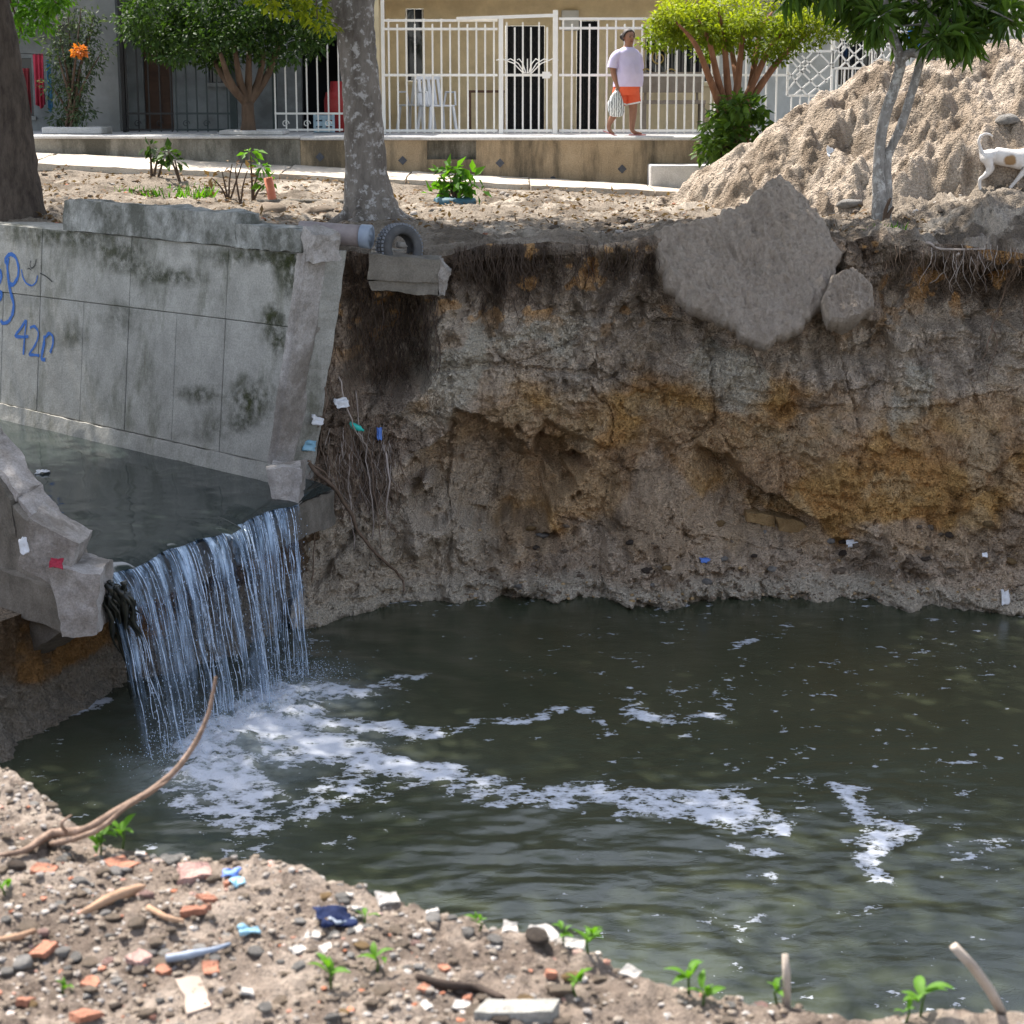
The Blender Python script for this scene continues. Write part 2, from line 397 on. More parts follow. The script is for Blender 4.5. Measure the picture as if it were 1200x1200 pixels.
# stamped clods: rounded lumps of hard soil standing out of the face and lying in the scree
rs0 = np.random.default_rng(77)
for _ in range(1050):
    if rs0.random() < .78: x0, z0, r0 = rs0.uniform(-1.0, 6), WZ + abs(rs0.normal(0, .45)), rs0.uniform(.025, .085)
    else: x0, z0, r0 = rs0.uniform(-2, 6), rs0.uniform(-3.3, -.1), rs0.uniform(.04, .13)
    i0, i1 = np.searchsorted(cx, [x0 - r0 * 1.5, x0 + r0 * 1.5]); h0, h1 = [int(np.clip((z - ZB) / 3.85 * NH, 0, NH)) for z in (z0 - r0 * 1.5, z0 + r0 * 1.5)]
    if i1 - i0 < 2 or h1 - h0 < 2: continue
    u = (CX[i0:i1, h0:h1] - x0) / r0; v = (CZg[i0:i1, h0:h1] - z0) / (r0 * rs0.uniform(.7, 1.1)); a = rs0.uniform(0, 3.14); u, v = u * math.cos(a) + v * math.sin(a), -u * math.sin(a) + v * math.cos(a)
    d = (np.abs(u) ** 2.6 + np.abs(v * rs0.uniform(1, 1.5)) ** 2.6) + .35 * fbm(u * 1.5 + x0 * 7, v * 1.5, z0, 2)
    D[i0:i1, h0:h1] += r0 * (.55 if z0 < -2.6 else .32) * np.sqrt(np.clip(1 - d, 0, 1))
CYd = CY - D
# geology: base colours by layer
zc = CZg + .22 * fbm(CX * 1.4, CZg * 2.5, 40, 5, .6)
def lay(c): return np.array(c)[None, None, :]
C = np.ones(CX.shape + (3,)) * lay((.225, .195, .165))
pn = fbm(CX * 2.3, CZg * 2.8, 44, 5, .6)
C = C + (lay((.30, .26, .215)) - C) * (ss(.1, .6, pn))[..., None]
och = ss(-1.25, -1.65, zc) if False else (1 - ss(-1.75, -1.25, zc)); och = och * ss(-3.15, -2.85, zc) * ss(-.9, .2, CX + .5 * pn)
och *= .55 + .45 * ss(-.35, .25, fbm(CX * 1.1, CZg * 2.0, 51, 4))
oc = lay((.36, .225, .085)) + (lay((.27, .155, .055)) - lay((.36, .225, .085))) * ss(-.2, .5, fbm(CX * 4, CZg * 4, 55, 4))[..., None]
oc = oc + (lay((.42, .30, .16)) - oc) * ss(.25, .6, fbm(CX * 3, CZg * 3, 57, 4))[..., None]
C = C + (oc - C) * (och * .92)[..., None]
gy = ss(.15, .45, fbm(CX * 1.7, CZg * 1.5, 61, 4)) * ss(-2.0, -1.4, zc) * (1 - ss(-1.0, -.5, zc)); C = C + (lay((.315, .31, .275)) - C) * (.7 * gy)[..., None]
topd = ss(-.75, -.25, zc) * (.55 + .45 * ss(-.3, .3, fbm(CX * 2, CZg * 1.0, 65, 4))); C = C + (lay((.060, .045, .034)) - C) * topd[..., None]
lft = (1 - ss(-1.35, -.6, CX + .25 * pn)) * ss(-2.7, -2.1, zc); C = C + (lay((.105, .08, .062)) - C) * (.7 * lft)[..., None]
bits = ss(.30, .42, fbm(CX * 5, CZg * 6, 71, 4)) * ss(-1.2, -.4, zc); C = C + (lay((.33, .19, .07)) - C) * (.6 * bits)[..., None]
tm = ss(0, .12, over); C = C + (lay((.225, .185, .145)) * (1 + .3 * pn[..., None]) - C) * (.75 * tm)[..., None]
pale = (1 - ss(-.7, .1, CX + .3 * pn)) * (1 - ss(-2.75, -2.35, zc)); C = C + (lay((.27, .245, .205)) - C) * (.8 * pale)[..., None]
nod = ell(505, 612, 44, 36, 2, .5); C = C + (lay((.30, .27, .23)) - C) * (.8 * nod)[..., None]
cave = 1 - ss(.7, 1.1, cvd); C = C + (lay((.23, .175, .115)) - C) * (.35 * cave)[..., None]
C = C + (lay((.35, .33, .285)) - C) * (crust * .92)[..., None]
C = C + (lay((.235, .195, .16)) * (1 + .2 * pn[..., None]) - C) * (.85 * SLM)[..., None]
wet = 1 - ss(-3.46, -3.39, CZg); C *= (1 - .45 * wet)[..., None]
C *= np.clip(1 + .36 * fbm(CX * 11, CZg * 5, 75, 4) + .22 * fbm(CX * 3, CZg * 1.2, 76, 3), .45, 1.7)[..., None]
C = C * np.array([2.12, 1.94, 1.76]); C = C + (C.mean(-1, keepdims=True) - C) * (.06 * (1 - och))[..., None]; C = np.clip(C * np.minimum(1, .56 / C.max(-1, keepdims=True)), .02, .62)
wz_ = CZg > -2.25
CYd = np.where((CX < -1.45) & wz_, np.maximum(CYd, 18.28 + .06 * fbm(CX * 6, CZg * 6, 3, 3)), CYd)
CYd = np.where((pxg > 412) & (pxg < 532) & (pyg < 352), np.maximum(CYd, 18.80 + .04 * fbm(CX * 6, CZg * 6, 4, 3)), CYd)
V = np.stack([CX, CYd, ci_z], -1)
cliff = link('cliff', np_mesh('cliff', V, grid_faces(*CX.shape), True, {'Col': C.reshape(-1, 3)}), M['cliff']); tag(cliff, kind='structure')
def cliff_pt(px, py, lift=0):                                # first hit of the pixel ray on the cliff
    x0 = int(np.clip(np.searchsorted(cx, PY(px, py, 19).x), 1, len(cx) - 2))
    j = slice(max(0, x0 - 40), x0 + 40)
    a, b = proj(CX[j], CYd[j], ci_z[j]); d = (a - px) ** 2 + (b - py) ** 2 + 8 * (CYd[j] - 17)
    i = np.unravel_index(np.argmin(d), d.shape); p = V[j][i]
    return Vector(p) + Vector((0, -lift, 0))
# --- far ground
R = np.concatenate([np.arange(0, 3, .028), np.arange(3, 11, .07), np.geomspace(11, 120, 30)])
GX = np.repeat(XS[:, None], len(R), 1); Yc0 = YE.copy(); Yc0[ci] = CYd[:, -1]
GY = Yc0[:, None] + R[None, :]
k = ss(0, 1.6, R)[None, :]; z0 = ZE.copy(); z0[ci] = ci_z[:, -1]
GZ = z0[:, None] * (1 - k) + gz(GX, GY) * k
off = ss(0, .12, R)[None, :]
lump = .055 * fbm(GX * 1.8, GY * 1.8, 81, 5, .55) + .025 * np.abs(fbm(GX * 6, GY * 6, 83, 4, .6)) + .008 * fbm(GX * 22, GY * 22, 85, 2)
lump *= off * (1 - .85 * ss(26.4, 27.2, GY)) * (1 + 1.2 * ss(2.5, 4.0, GX))
GZ = GZ + lump - .5 * ss(36, 60, GY)
gn = fbm(GX * 1.1, GY * 1.6, 91, 5, .6); gn2 = fbm(GX * 4, GY * 4, 93, 4)
G = np.ones(GX.shape + (3,)) * lay((.205, .17, .135)); G = G + (lay((.325, .28, .23)) - G) * ss(0, .5, gn)[..., None]
G = G + (lay((.10, .078, .058)) - G) * (.85 * ss(.05, .45, gn2 + .4 * gn))[..., None]
G = G + (lay((.135, .105, .08)) - G) * (.7 * (1 - ss(.1, .9, R))[None, :] * (.5 + .5 * ss(-.2, .3, gn2)))[..., None]
ground = link('ground', np_mesh('ground', np.stack([GX, GY, GZ], -1), grid_faces(*GX.shape), True, {'Col': np.clip(G, .02, .6).reshape(-1, 3)}), M['dirt']); tag(ground, kind='structure')
# --- left bank below and before the channel
lp = np.array([(-1.9, 18.3), (-2.35, 17.4), (-3.0, 16.3), (-3.44, 15.66), (-3.72, 14.8), (-3.95, 13.96), (-4.45, 12.4), (-5.1, 11), (-6.2, 9.6), (-8, 8)])
sl_ = np.r_[0, np.cumsum(np.hypot(*np.diff(lp, axis=0).T))]; S = np.arange(0, sl_[-1], .025)
LX = np.interp(S, sl_, lp[:, 0]); LY = np.interp(S, sl_, lp[:, 1])
nx = np.gradient(LY); ny = -np.gradient(LX); l = np.hypot(nx, ny); nx /= -l; ny /= -l       # towards the pool
nx, ny = -nx, -ny
if nx[40] * .7 + ny[40] * -.7 < 0: nx, ny = -nx, -ny
lt = np.interp(S, sl_, [CZ - .25] * 4 + [-2.5, -2.45, -1.8, -1.0, -.4, -.2])
HH = np.linspace(0, 1, 90); LZ = (WZ - .3) + (lt[:, None] - WZ + .3) * HH[None, :]
SS_ = np.repeat(S[:, None], 90, 1)
dd = .12 * fbm(SS_ * 1.4, LZ * 2, 101, 4) + .05 * fbm(SS_ * 6, LZ * 5, 103, 4) + .03 * ridged(SS_ * 9, LZ * 3, 105, 3) - .35 * HH[None, :] * np.interp(S, sl_, [0, 0, .2, .4, .6, 1, 1.5, 2, 2, 2])[:, None] + .30 * np.clip(WZ + .25 - LZ, 0, .5)
bn = fbm(SS_ * 2, LZ * 3, 107, 5); LC = np.ones(LZ.shape + (3,)) * lay((.17, .115, .07)); LC = LC + (lay((.27, .15, .06)) - LC) * ss(0, .5, bn)[..., None]
LC = LC + (lay((.24, .21, .17)) - LC) * (1 - ss(-3.15, -2.95, LZ + .15 * bn))[..., None]
lb = np.stack([LX[:, None] + nx[:, None] * dd, LY[:, None] + ny[:, None] * dd, LZ], -1)
lbf = grid_faces(*LZ.shape)
# shelf running back from the top of the bank under the channel and the broken wall
bank = link('bank', np_mesh('bank', lb, lbf, True, {'Col': LC.reshape(-1, 3)}), M['cliff']); tag(bank, kind='structure')
shv = np.stack([np.stack([lb[:, -1, 0] - nx * q, lb[:, -1, 1] - ny * q, lb[:, -1, 2] + (.03 * q)], -1) for q in (0, .6, 2.5, 9)], 1)
shc = np.ones((len(S) * 4, 3)) * [.2, .16, .12]
tag(link('bank_top', np_mesh('bank_top', shv, grid_faces(len(S), 4), True, {'Col': shc}), M['cliff']), kind='structure')

# --- near bank
nex = [-30, -8, -5, -3.4, -2.2, -1.6, -1.25, -1.0, -.84, -.66, -.48, -.24, 0, .12, .21, .42, .63, .94, 1.5, 4, 10, 30]
ney = [14, 10.2, 7.8, 6.6, 5.5, 4.95, 4.50, 4.19, 4.02, 3.92, 3.86, 3.74, 3.57, 3.52, 3.42, 3.33, 3.26, 3.19, 3.1, 2.9, 3.5, 6]
def n_edge(x): return np.interp(x, nex, ney) + .022 * fbm(np.asarray(x) * 6, 3.3, 8.8, 4, .6)
def n_z(x, y):
    x = np.asarray(x, float); y = np.asarray(y, float); d = n_edge(x) - y        # + = on the bank
    top = .03 * fbm(x * 2.2, y * 2.2, 111, 3) + .014 * np.abs(fbm(x * 9, y * 9, 113, 4, .6)) + .006 * ridged(x * 26, y * 26, 115, 3, .6) + .0025 * fbm(x * 80, y * 80, 116, 2)
    fall = np.where(d < .05, -1.5 * (np.sqrt((d - .05) ** 2 + .003) - .0548), 0)
    return top * ss(-.5, .1, d) + fall - .02
nxs = np.concatenate([np.arange(-24, -5, .5), np.arange(-5, -1.5, .06), np.arange(-1.5, 1.25, .0058), np.arange(1.25, 5, .06), np.arange(5, 24, .5)])
nd = np.concatenate([-np.geomspace(3.6, .12, 26), np.arange(-.1, 1.25, .0075), np.geomspace(1.27, 9, 24)])
NX = np.repeat(nxs[:, None], len(nd), 1); NY = n_edge(nxs)[:, None] - nd[None, :]
NZ = np.maximum(n_z(NX, NY), -4.2)
nn = fbm(NX * 5, NY * 5, 121, 5, .65); NC = np.ones(NX.shape + (3,)) * lay((.195, .155, .125)); NC = NC + (lay((.275, .225, .185)) - NC) * ss(0, .5, nn)[..., None]
NC = NC + (lay((.13, .10, .08)) - NC) * (.8 * ss(.1, .6, fbm(NX * 11, NY * 11, 123, 4, .6)))[..., None]
near = link('near_bank', np_mesh('near_bank', np.stack([NX, NY, NZ], -1), grid_faces(*NX.shape), True, {'Col': np.clip(NC, .02, .6).reshape(-1, 3)}), M['nearsoil']); tag(near, kind='structure')
def NPt(px, py, lift=0):
    r = ray(px, py); ts = np.arange(2.6, 6.5, .01) / r.y; P = np.array(ORI)[None] + ts[:, None] * np.array(r)[None]
    gap = P[:, 2] - n_z(P[:, 0], P[:, 1]); h = np.where(gap <= 0)[0]; i = h[0] if len(h) else int(np.argmin(gap))
    p = Vector(P[i]); p.z = float(n_z(p.x, p.y)) + lift; return p

# ------------------------------------------------------------------ pool water
px_x = np.concatenate([np.arange(-9, -4.2, .12), np.arange(-4.2, 5.6, .0165), np.arange(5.6, 26, .25)])
px_y = np.concatenate([np.arange(4, 9.4, .12), np.arange(9.4, 19.7, .0175)])
WX, WY = np.meshgrid(px_x, px_y, indexing='ij')
qx, qy = proj(WX, WY, np.full_like(WX, WZ))
wqx = qx + 22 * fbm(WX * 1.6, WY * 1.6, 131, 4); wqy = qy + 12 * fbm(WX * 1.6, WY * 1.6, 137, 4)
def trail(pts):                                              # pts: (px, py, half-width, strength)
    out = np.zeros_like(WX)
    for a, b in zip(pts[:-1], pts[1:]):
        dx, dy = b[0] - a[0], (b[1] - a[1]) * 1.8; L2 = dx * dx + dy * dy
        t = np.clip(((wqx - a[0]) * dx + (wqy - a[1]) * 1.8 * dy) / L2, 0, 1)
        d = np.hypot(wqx - a[0] - t * dx, (wqy - a[1]) * 1.8 - t * dy); wdt = a[2] + (b[2] - a[2]) * t
        out = np.maximum(out, (a[3] + (b[3] - a[3]) * t) * np.exp(-(d / wdt) ** 2))
    return out
foot = trail([(195, 905, 40, .85), (270, 865, 60, 1.0), (345, 812, 45, .95)])
FD = np.maximum.reduce([
    foot,
    trail([(330, 850, 50, .95), (400, 846, 34, .88), (490, 850, 26, .80), (570, 846, 22, .74), (640, 834, 18, .70), (700, 840, 18, .70), (735, 858, 10, .4)]),
    trail([(300, 850, 50, 1.2), (380, 882, 48, .98), (470, 905, 44, .86), (550, 915, 40, .83), (640, 928, 40, .79), (720, 942, 42, .80), (800, 945, 52, .81), (860, 952, 56, .81), (925, 974, 30, .7)]),
    trail([(880, 1000, 34, .78), (915, 1006, 28, .78)]),
    trail([(1012, 926, 36, .76), (1012, 958, 40, .80), (1035, 972, 50, .78), (1018, 992, 42, .77), (1035, 1022, 36, .74)]),
    trail([(365, 815, 40, .85), (420, 798, 26, .76), (490, 782, 16, .66)]),
    trail([(260, 900, 80, .85), (290, 950, 80, .74), (300, 1000, 70, .66)]),
    trail([(740, 822, 22, .70), (790, 835, 24, .70), (850, 830, 18, .64)]),
    trail([(0, 885, 16, .8), (70, 850, 14, .85), (130, 822, 18, .85)]),
    trail([(200, 930, 70, .62), (330, 960, 110, .60), (430, 930, 80, .56)]),
    trail([(420, 705, 20, .5), (520, 712, 22, .5), (590, 690, 8, .4)]),
    .345 * (qx > 700) * np.ones_like(WX), .27 * np.ones_like(WX)])
fn = .5 + .5 * (.55 * fbm(WX * 4.2, WY * 3.4, 141, 3, .55) + .42 * fbm(WX * 11, WY * 9, 147, 3, .6))
FOAM = FD + .07 * (FD > .52) - (.42 + .62 * fn)
MILK = np.clip(trail([(195, 905, 60, .8), (270, 870, 90, 1), (360, 815, 70, .9)]) + .6 * trail([(300, 860, 70, .8), (400, 875, 60, .6), (520, 905, 50, .2)]), 0, 1)
rip_amt = .12 + .88 * ss(840, 1000, qy) * (1 - .5 * ss(900, 1200, qx))
turb = np.exp(-((foot < .02) * 99.0)) * np.clip(foot, 0, 1)
hr_ = .0105 * rip_amt * fbm(WX * 2.4 + 1.1 * fbm(WX * .8, WY * .8, 3, 2), WY * 4.6 + .8 * fbm(WX * .9, WY * .7, 13, 2), 151, 2, .45) + .0022 * rip_amt * fbm(WX * 8, WY * 13, 153, 2)
hr_ += turb * (.055 * np.abs(fbm(WX * 5, WY * 5, 155, 4, .6)) + .02) + .006 * np.clip(FOAM * 4 + .5, 0, 1)
cen = Vector((-2.2, 14.9, 0)); rr_ = np.hypot(WX - cen.x, WY - cen.y); hr_ += .008 * np.sin(rr_ * 11 + 2.5 * fbm(WX * 1.2, WY * 1.2, 157, 3)) * np.exp(-np.clip(rr_ - 1, 0, 9) / 2.2) * (rr_ > .6)
nw = NB('pool_water', .04, .5); nw.b.inputs['IOR'].default_value = 1.33
fa = nw.attr('foam', 'Fac'); f2 = nw.math('ADD', fa, nw.math('ADD', nw.math('MULTIPLY', nw.math('SUBTRACT', nw.noise(13, 4, .65), .5), .75), nw.math('MULTIPLY', nw.math('SUBTRACT', nw.noise(48, 3, .6), .5), .6)))
mpv = nw.mapping((.75, 1.15, 1)); hol = nw.math('ADD', nw.math('MULTIPLY', nw.math('SUBTRACT', nw.vor(8.5, mpv), .42), .55), nw.math('MULTIPLY', nw.math('SUBTRACT', nw.vor(24, mpv), .42), .40))
f2 = nw.math('SUBTRACT', nw.math('ADD', f2, hol), .06)
fm = nw.ramp(f2, [(0.0, 0.0), (.04, .4), (.30, .92)])
bub = nw.ramp(nw.vor(55), [(.0, .38), (.3, .60)]); fc = nw.mix(1.0, bub, (.86, .90, 1.0), 'MULTIPLY')
wc = nw.ramp(nw.noise(.5, 3), [(.35, (.034, .041, .025)), (.7, (.046, .053, .033))])
wc = nw.mix(nw.math('MULTIPLY', nw.attr('milk', 'Fac'), nw.ramp(nw.noise(4, 5, .65), [(.3, .15), (.7, 1.0)])), wc, (.26, .29, .29)); nw.color(nw.mix(fm, wc, fc)); nw.val(nw.b.inputs['Roughness'], nw.ramp(fm, [(0, .04), (1, .85)]))
mpw = nw.mapping((1.0, 1.7, 1)); bb = nw.bump(nw.noise(4.5, 2, .45, mpw), .010, .22); nw.bump(nw.math('ADD', nw.noise(60, 3, .6), nw.math('MULTIPLY', fm, .6)), .004, .4, bb)
M['pool'] = nw.m
pool = link('pool_water', np_mesh('pool_water', np.stack([WX, WY, WZ + hr_], -1), grid_faces(*WX.shape), True, {'foam': FOAM.ravel(), 'milk': MILK.ravel()}), M['pool']); tag(pool, kind='structure')

# ------------------------------------------------------------------ channel water and the fall
LA = Vector((-3.25, 14.50, 0)); LB = Vector((-2.00, 17.26, 0)); FLOW = Vector((.705, -.709, 0)).normalized()
ns = 160
sarr = np.linspace(-.03, 1.22, ns); darr = np.concatenate([np.arange(0, 2, .03), np.arange(2, 12, .15)])
lipn = .10 * fbm(sarr * 6, 4.4, 1, 4); lipn[(sarr > .58) & (sarr < .66)] += .12
cwx = LA.x + (LB.x - LA.x) * sarr[:, None] + FLOW.x * (lipn[:, None] * np.exp(-darr / .4)[None, :] - darr[None, :])
cwy = LA.y + (LB.y - LA.y) * sarr[:, None] + FLOW.y * (lipn[:, None] * np.exp(-darr / .4)[None, :] - darr[None, :])
cwz = CZ - .05 * np.exp(-darr / .12)[None, :] + .004 * fbm(cwx * 3, cwy * 3, 161, 3) + 0 * cwx
nc = NB('channel_water', .06, .5); nc.b.inputs['IOR'].default_value = 1.33
nc.color(nc.ramp(nc.noise(1.2, 4), [(.35, (.020, .028, .028)), (.7, (.034, .042, .038))]))
nc.bump(nc.noise(5, 3, .5, nc.mapping((1, 1, 1), (0, 0, .78))), .005, .10); M['chan'] = nc.m
chan = link('channel_water', np_mesh('channel_water', np.stack([cwx, cwy, cwz], -1), grid_faces(ns, len(darr)), True), M['chan']); tag(chan, kind='structure')

VEL = lambda s: 1.62 + .25 * np.asarray(s) + .22 * fbm(np.asarray(s) * 5, 2.2, 3.3, 3)
def fall_pt(s, tau, jit=0):
    """point on the falling water: s along the lip, tau seconds after leaving it"""
    ln = np.interp(s, sarr, lipn); v = VEL(s) + jit
    s = np.asarray(s); fx = .58 + (.20 - .58) * s; fy = -.81 + (-.98 + .81) * s            # the current swings round towards the near bank
    x = LA.x + (LB.x - LA.x) * s + FLOW.x * ln + fx * v * tau; y = LA.y + (LB.y - LA.y) * s + FLOW.y * ln + fy * v * tau
    return np.stack([x, y, CZ - .05 - .25 * tau - 4.6 * tau * tau], -1)
TEND = .505
def fall_mat(name, thin):
    n = NB(name, .08, .6); n.b.inputs['IOR'].default_value = 1.33
    s = n.attr('s', 'Fac'); t = n.attr('tau', 'Fac')
    cb = n.t.nodes.new('ShaderNodeCombineXYZ'); n.lk(n.math('MULTIPLY', s, 22.0), cb.inputs[0]); n.lk(n.math('MULTIPLY', t, 2.2), cb.inputs[1])
    cb2 = n.t.nodes.new('ShaderNodeCombineXYZ'); n.lk(n.math('MULTIPLY', s, 120.0), cb2.inputs[0]); n.lk(n.math('MULTIPLY', t, 9.0), cb2.inputs[1])
    a = n.noise(1.0, 4, .6, cb.outputs[0], .3); b = n.noise(1.0, 4, .7, cb2.outputs[0], .6)
    k = n.math('ADD', n.math('MULTIPLY', a, .68), n.math('MULTIPLY', b, .34))
    white = n.ramp(k, [(.47, 0.0), (.66, 1.0)])
    al = n.ramp(n.math('SUBTRACT', n.math('ADD', k, thin), n.math('MULTIPLY', t, .22)), [(.40, .04), (.57, .80)])
    n.color(n.mix(white, (.03, .075, .135), (.52, .66, .84))); n.val(n.b.inputs['Alpha'], al)  # blue of the reflected sky is put into the water colour
    n.bump(k, .03, 1.0)
    return n.m
def sheet(name, s0, s1, n, m, jit, amp, mt, parent=None):
    sa = np.linspace(s0, s1, n); ta = np.linspace(0, TEND, m); A, B = np.meshgrid(sa, ta, indexing='ij')
    P = fall_pt(A + .012 * B * fbm(A * 40, B * 3, 5, 3), B, jit); d = amp * (.3 + 2 * B) * fbm(A * 45, B * 3.5, 171 + jit * 9, 3)
    P = P + np.stack([FLOW.x * d, FLOW.y * d, 0 * d], -1)
    o = link(name, np_mesh(name, P, grid_faces(n, m), True, {'s': A.ravel(), 'tau': B.ravel()}), mt, parent); return o
M['fall'] = fall_mat('falling_water', .0); M['fall2'] = fall_mat('falling_water_thin', -.05)
wf = sheet('waterfall', .0, .985, 420, 90, .0, .02, M['fall']); tag(wf, kind='structure')
sheet('rear_sheet', .02, 1.0, 300, 70, -.22, .02, M['fall2'], wf)
nsm = NB('stream_water', .1, .6); nsm.b.inputs['IOR'].default_value = 1.33; nsm.color((.58, .70, .85)); nsm.val(nsm.b.inputs['Alpha'], nsm.ramp(nsm.noise(9, 4, .7), [(.38, .08), (.6, .9)])); M['stream'] = nsm.m  # strands tinted bluish too, sky reflection in the base colour
def streams(n, seed):
    r = np.random.default_rng(seed); vs = []; fs = []; base = 0
    for i in range(n):
        s = r.random() * .98 + .01
        while vnoise(s * 11, 3.7, .5) + .5 * vnoise(s * 31, 1.7, .5) < r.uniform(-.7, .5): s = r.random() * .98 + .01
        te = TEND * (1 if r.random() < .6 else r.uniform(.35, .9)); t0 = 0 if r.random() < .7 else r.uniform(.05, .25)
        m = 44; ta = np.linspace(t0, te, m); rad = r.uniform(.0016, .0045) * (1 + .5 * fbm(ta * 30, i * 3.3, 1, 3)) * np.clip((ta - t0) * 40, .2, 1)
        wob = .012 * fbm(ta * 9, i * 7.7, 2, 3) * ta / .3
        P = fall_pt(np.full(m, s) + wob, ta, .08 + r.uniform(-.12, .2)); 
        if s < .06: P[:, :2] += 0
        ang = np.arange(5) / 5 * 2 * np.pi
        ring = P[:, None, :] + rad[:, None, None] * np.stack([np.cos(ang), .6 * np.sin(ang), .5 * np.sin(ang)], -1)[None]
        vs.append(ring.reshape(-1, 3)); q = np.arange((m - 1) * 5); j = q % 5; a = q - j
        fs.append(np.stack([a + j, a + (j + 1) % 5, a + (j + 1) % 5 + 5, a + j + 5], 1) + base); base += m * 5
    return np.concatenate(vs), np.concatenate(fs)
sv, sf = streams(80, 3)
tag(link('streams', np_mesh('streams', sv, sf), M['stream'], wf), kind='stuff')
# droplets and spray
r = np.random.default_rng(9); nD = 2200
s = r.random(nD); ta = TEND * (1 - r.random(nD) ** 1.7 * .8); dp = fall_pt(s, ta, r.normal(0, .16, nD)[:]) + r.normal(0, .025, (nD, 3))
nS = 5200; s2 = r.random(nS); fp = fall_pt(s2, np.full(nS, TEND + .01)); a = r.random(nS) * 6.28; q = np.abs(r.normal(0, .22, nS))
sp = fp + np.stack([np.cos(a) * q + FLOW.x * .15, np.sin(a) * q + FLOW.y * .15, np.abs(r.normal(0, .17, nS)) * np.exp(-q * 2)], -1); sp[:, 2] = np.maximum(sp[:, 2], WZ + .01)
dp = np.concatenate([dp, sp]); dr = r.uniform(.0018, .0055, len(dp)) ; el = np.concatenate([r.uniform(1, 3, nD), np.ones(nS)])
octv = np.array([(1, 0, 0), (0, 1, 0), (-1, 0, 0), (0, -1, 0), (0, 0, 1), (0, 0, -1)], float); octf = np.array([(0, 1, 4), (1, 2, 4), (2, 3, 4), (3, 0, 4), (1, 0, 5), (2, 1, 5), (3, 2, 5), (0, 3, 5)])
vv = dp[:, None, :] + dr[:, None, None] * octv[None] * np.stack([np.ones_like(el), np.ones_like(el), el], -1)[:, None, :]
ff = (octf[None] + 6 * np.arange(len(dp))[:, None, None]).reshape(-1, 3)
tag(link('spray', np_mesh('spray', vv, ff), M['stream'], wf), kind='stuff')
# ------------------------------------------------------------------ lumpy solids
def lumpy(P, n=(8, 8, 8), amp=.02, freq=6, seed=0, fine=.3, mid=0):
    """hexahedron (bottom 4 ccw, top 4 ccw) with subdivided, worn and chipped faces"""
    P = np.array([tuple(p) for p in P], float)
    def tri(a, b, c):
        A = P[0] * (1 - a) * (1 - b) + P[1] * a * (1 - b) + P[2] * a * b + P[3] * (1 - a) * b
        B = P[4] * (1 - a) * (1 - b) + P[5] * a * (1 - b) + P[6] * a * b + P[7] * (1 - a) * b
        return A * (1 - c) + B * c
    vs = []; fs = []; base = 0
    for ax, side in ((0, 0), (0, 1), (1, 0), (1, 1), (2, 0), (2, 1)):
        u, v = [i for i in range(3) if i != ax]; nu, nv = n[u] + 1, n[v] + 1
        U, W = np.meshgrid(np.linspace(0, 1, nu), np.linspace(0, 1, nv), indexing='ij'); q = [None] * 3; q[ax] = np.full_like(U, side); q[u] = U; q[v] = W
        vs.append(tri(q[0][..., None], q[1][..., None], q[2][..., None]).reshape(-1, 3)); f = grid_faces(nu, nv)
        if (ax, side) in ((0, 1), (1, 0), (2, 1)): f = f if (ax != 1) else f
        fs.append(f + base); base += nu * nv
    Vv = np.concatenate(vs); c = Vv.mean(0)
    d = np.stack([fbm(Vv[:, 0] * freq + k * 17.3 + seed, Vv[:, 1] * freq, Vv[:, 2] * freq, 4, .55) for k in range(3)], -1)
    Vv = Vv + amp * d
    me = np_mesh('solid', Vv - c, np.concatenate(fs), False)
    bm = bmesh.new(); bm.from_mesh(me); bmesh.ops.remove_doubles(bm, verts=bm.verts, dist=1e-4); bmesh.ops.recalc_face_normals(bm, faces=bm.faces); bm.to_mesh(me); bm.free()
    me.polygons.foreach_set('use_smooth', [True] * len(me.polygons)); me.set_sharp_from_angle(angle=math.radians(38))
    return me, Vector(c)
def lump_obj(name, P, m, parent=None, **k):
    me, c = lumpy(P, **k); o = link(name, me, m, parent); o.location = c - (parent.location if parent is not None else Vector((0, 0, 0))); return o

# ------------------------------------------------------------------ channel wall (far side)
wn = (WD.cross(WN * BAT + Vector((0, 0, 1)))).normalized()
def wall_th(px, py, w=0):
    p = PP(px, py, WP(0, 0, w), wn); return (p - B0).dot(WD), p.z - CZ
HT = 2.19
wall = thing('concrete_wall', WP(1, -.15, .2), 'grey board-marked concrete channel wall with blue graffiti and mossy stains', 'wall')
tend = lambda h: -.145 * h
hs = np.linspace(-.2, HT, 30); core = []
for i, h in enumerate(hs):
    e0 = tend(h) + .03 * float(fbm(h * 4, 1.1, 2)); e1 = tend(h) - .02 + .03 * float(fbm(h * 4, 5.1, 2)); T1 = 9
    core.append([WP(e0, h, .03), WP(T1, h, .03), WP(T1, h, .47), WP(e1, h, .47)])
MB().loft(core).build('wall_core', M['conc'], wall)
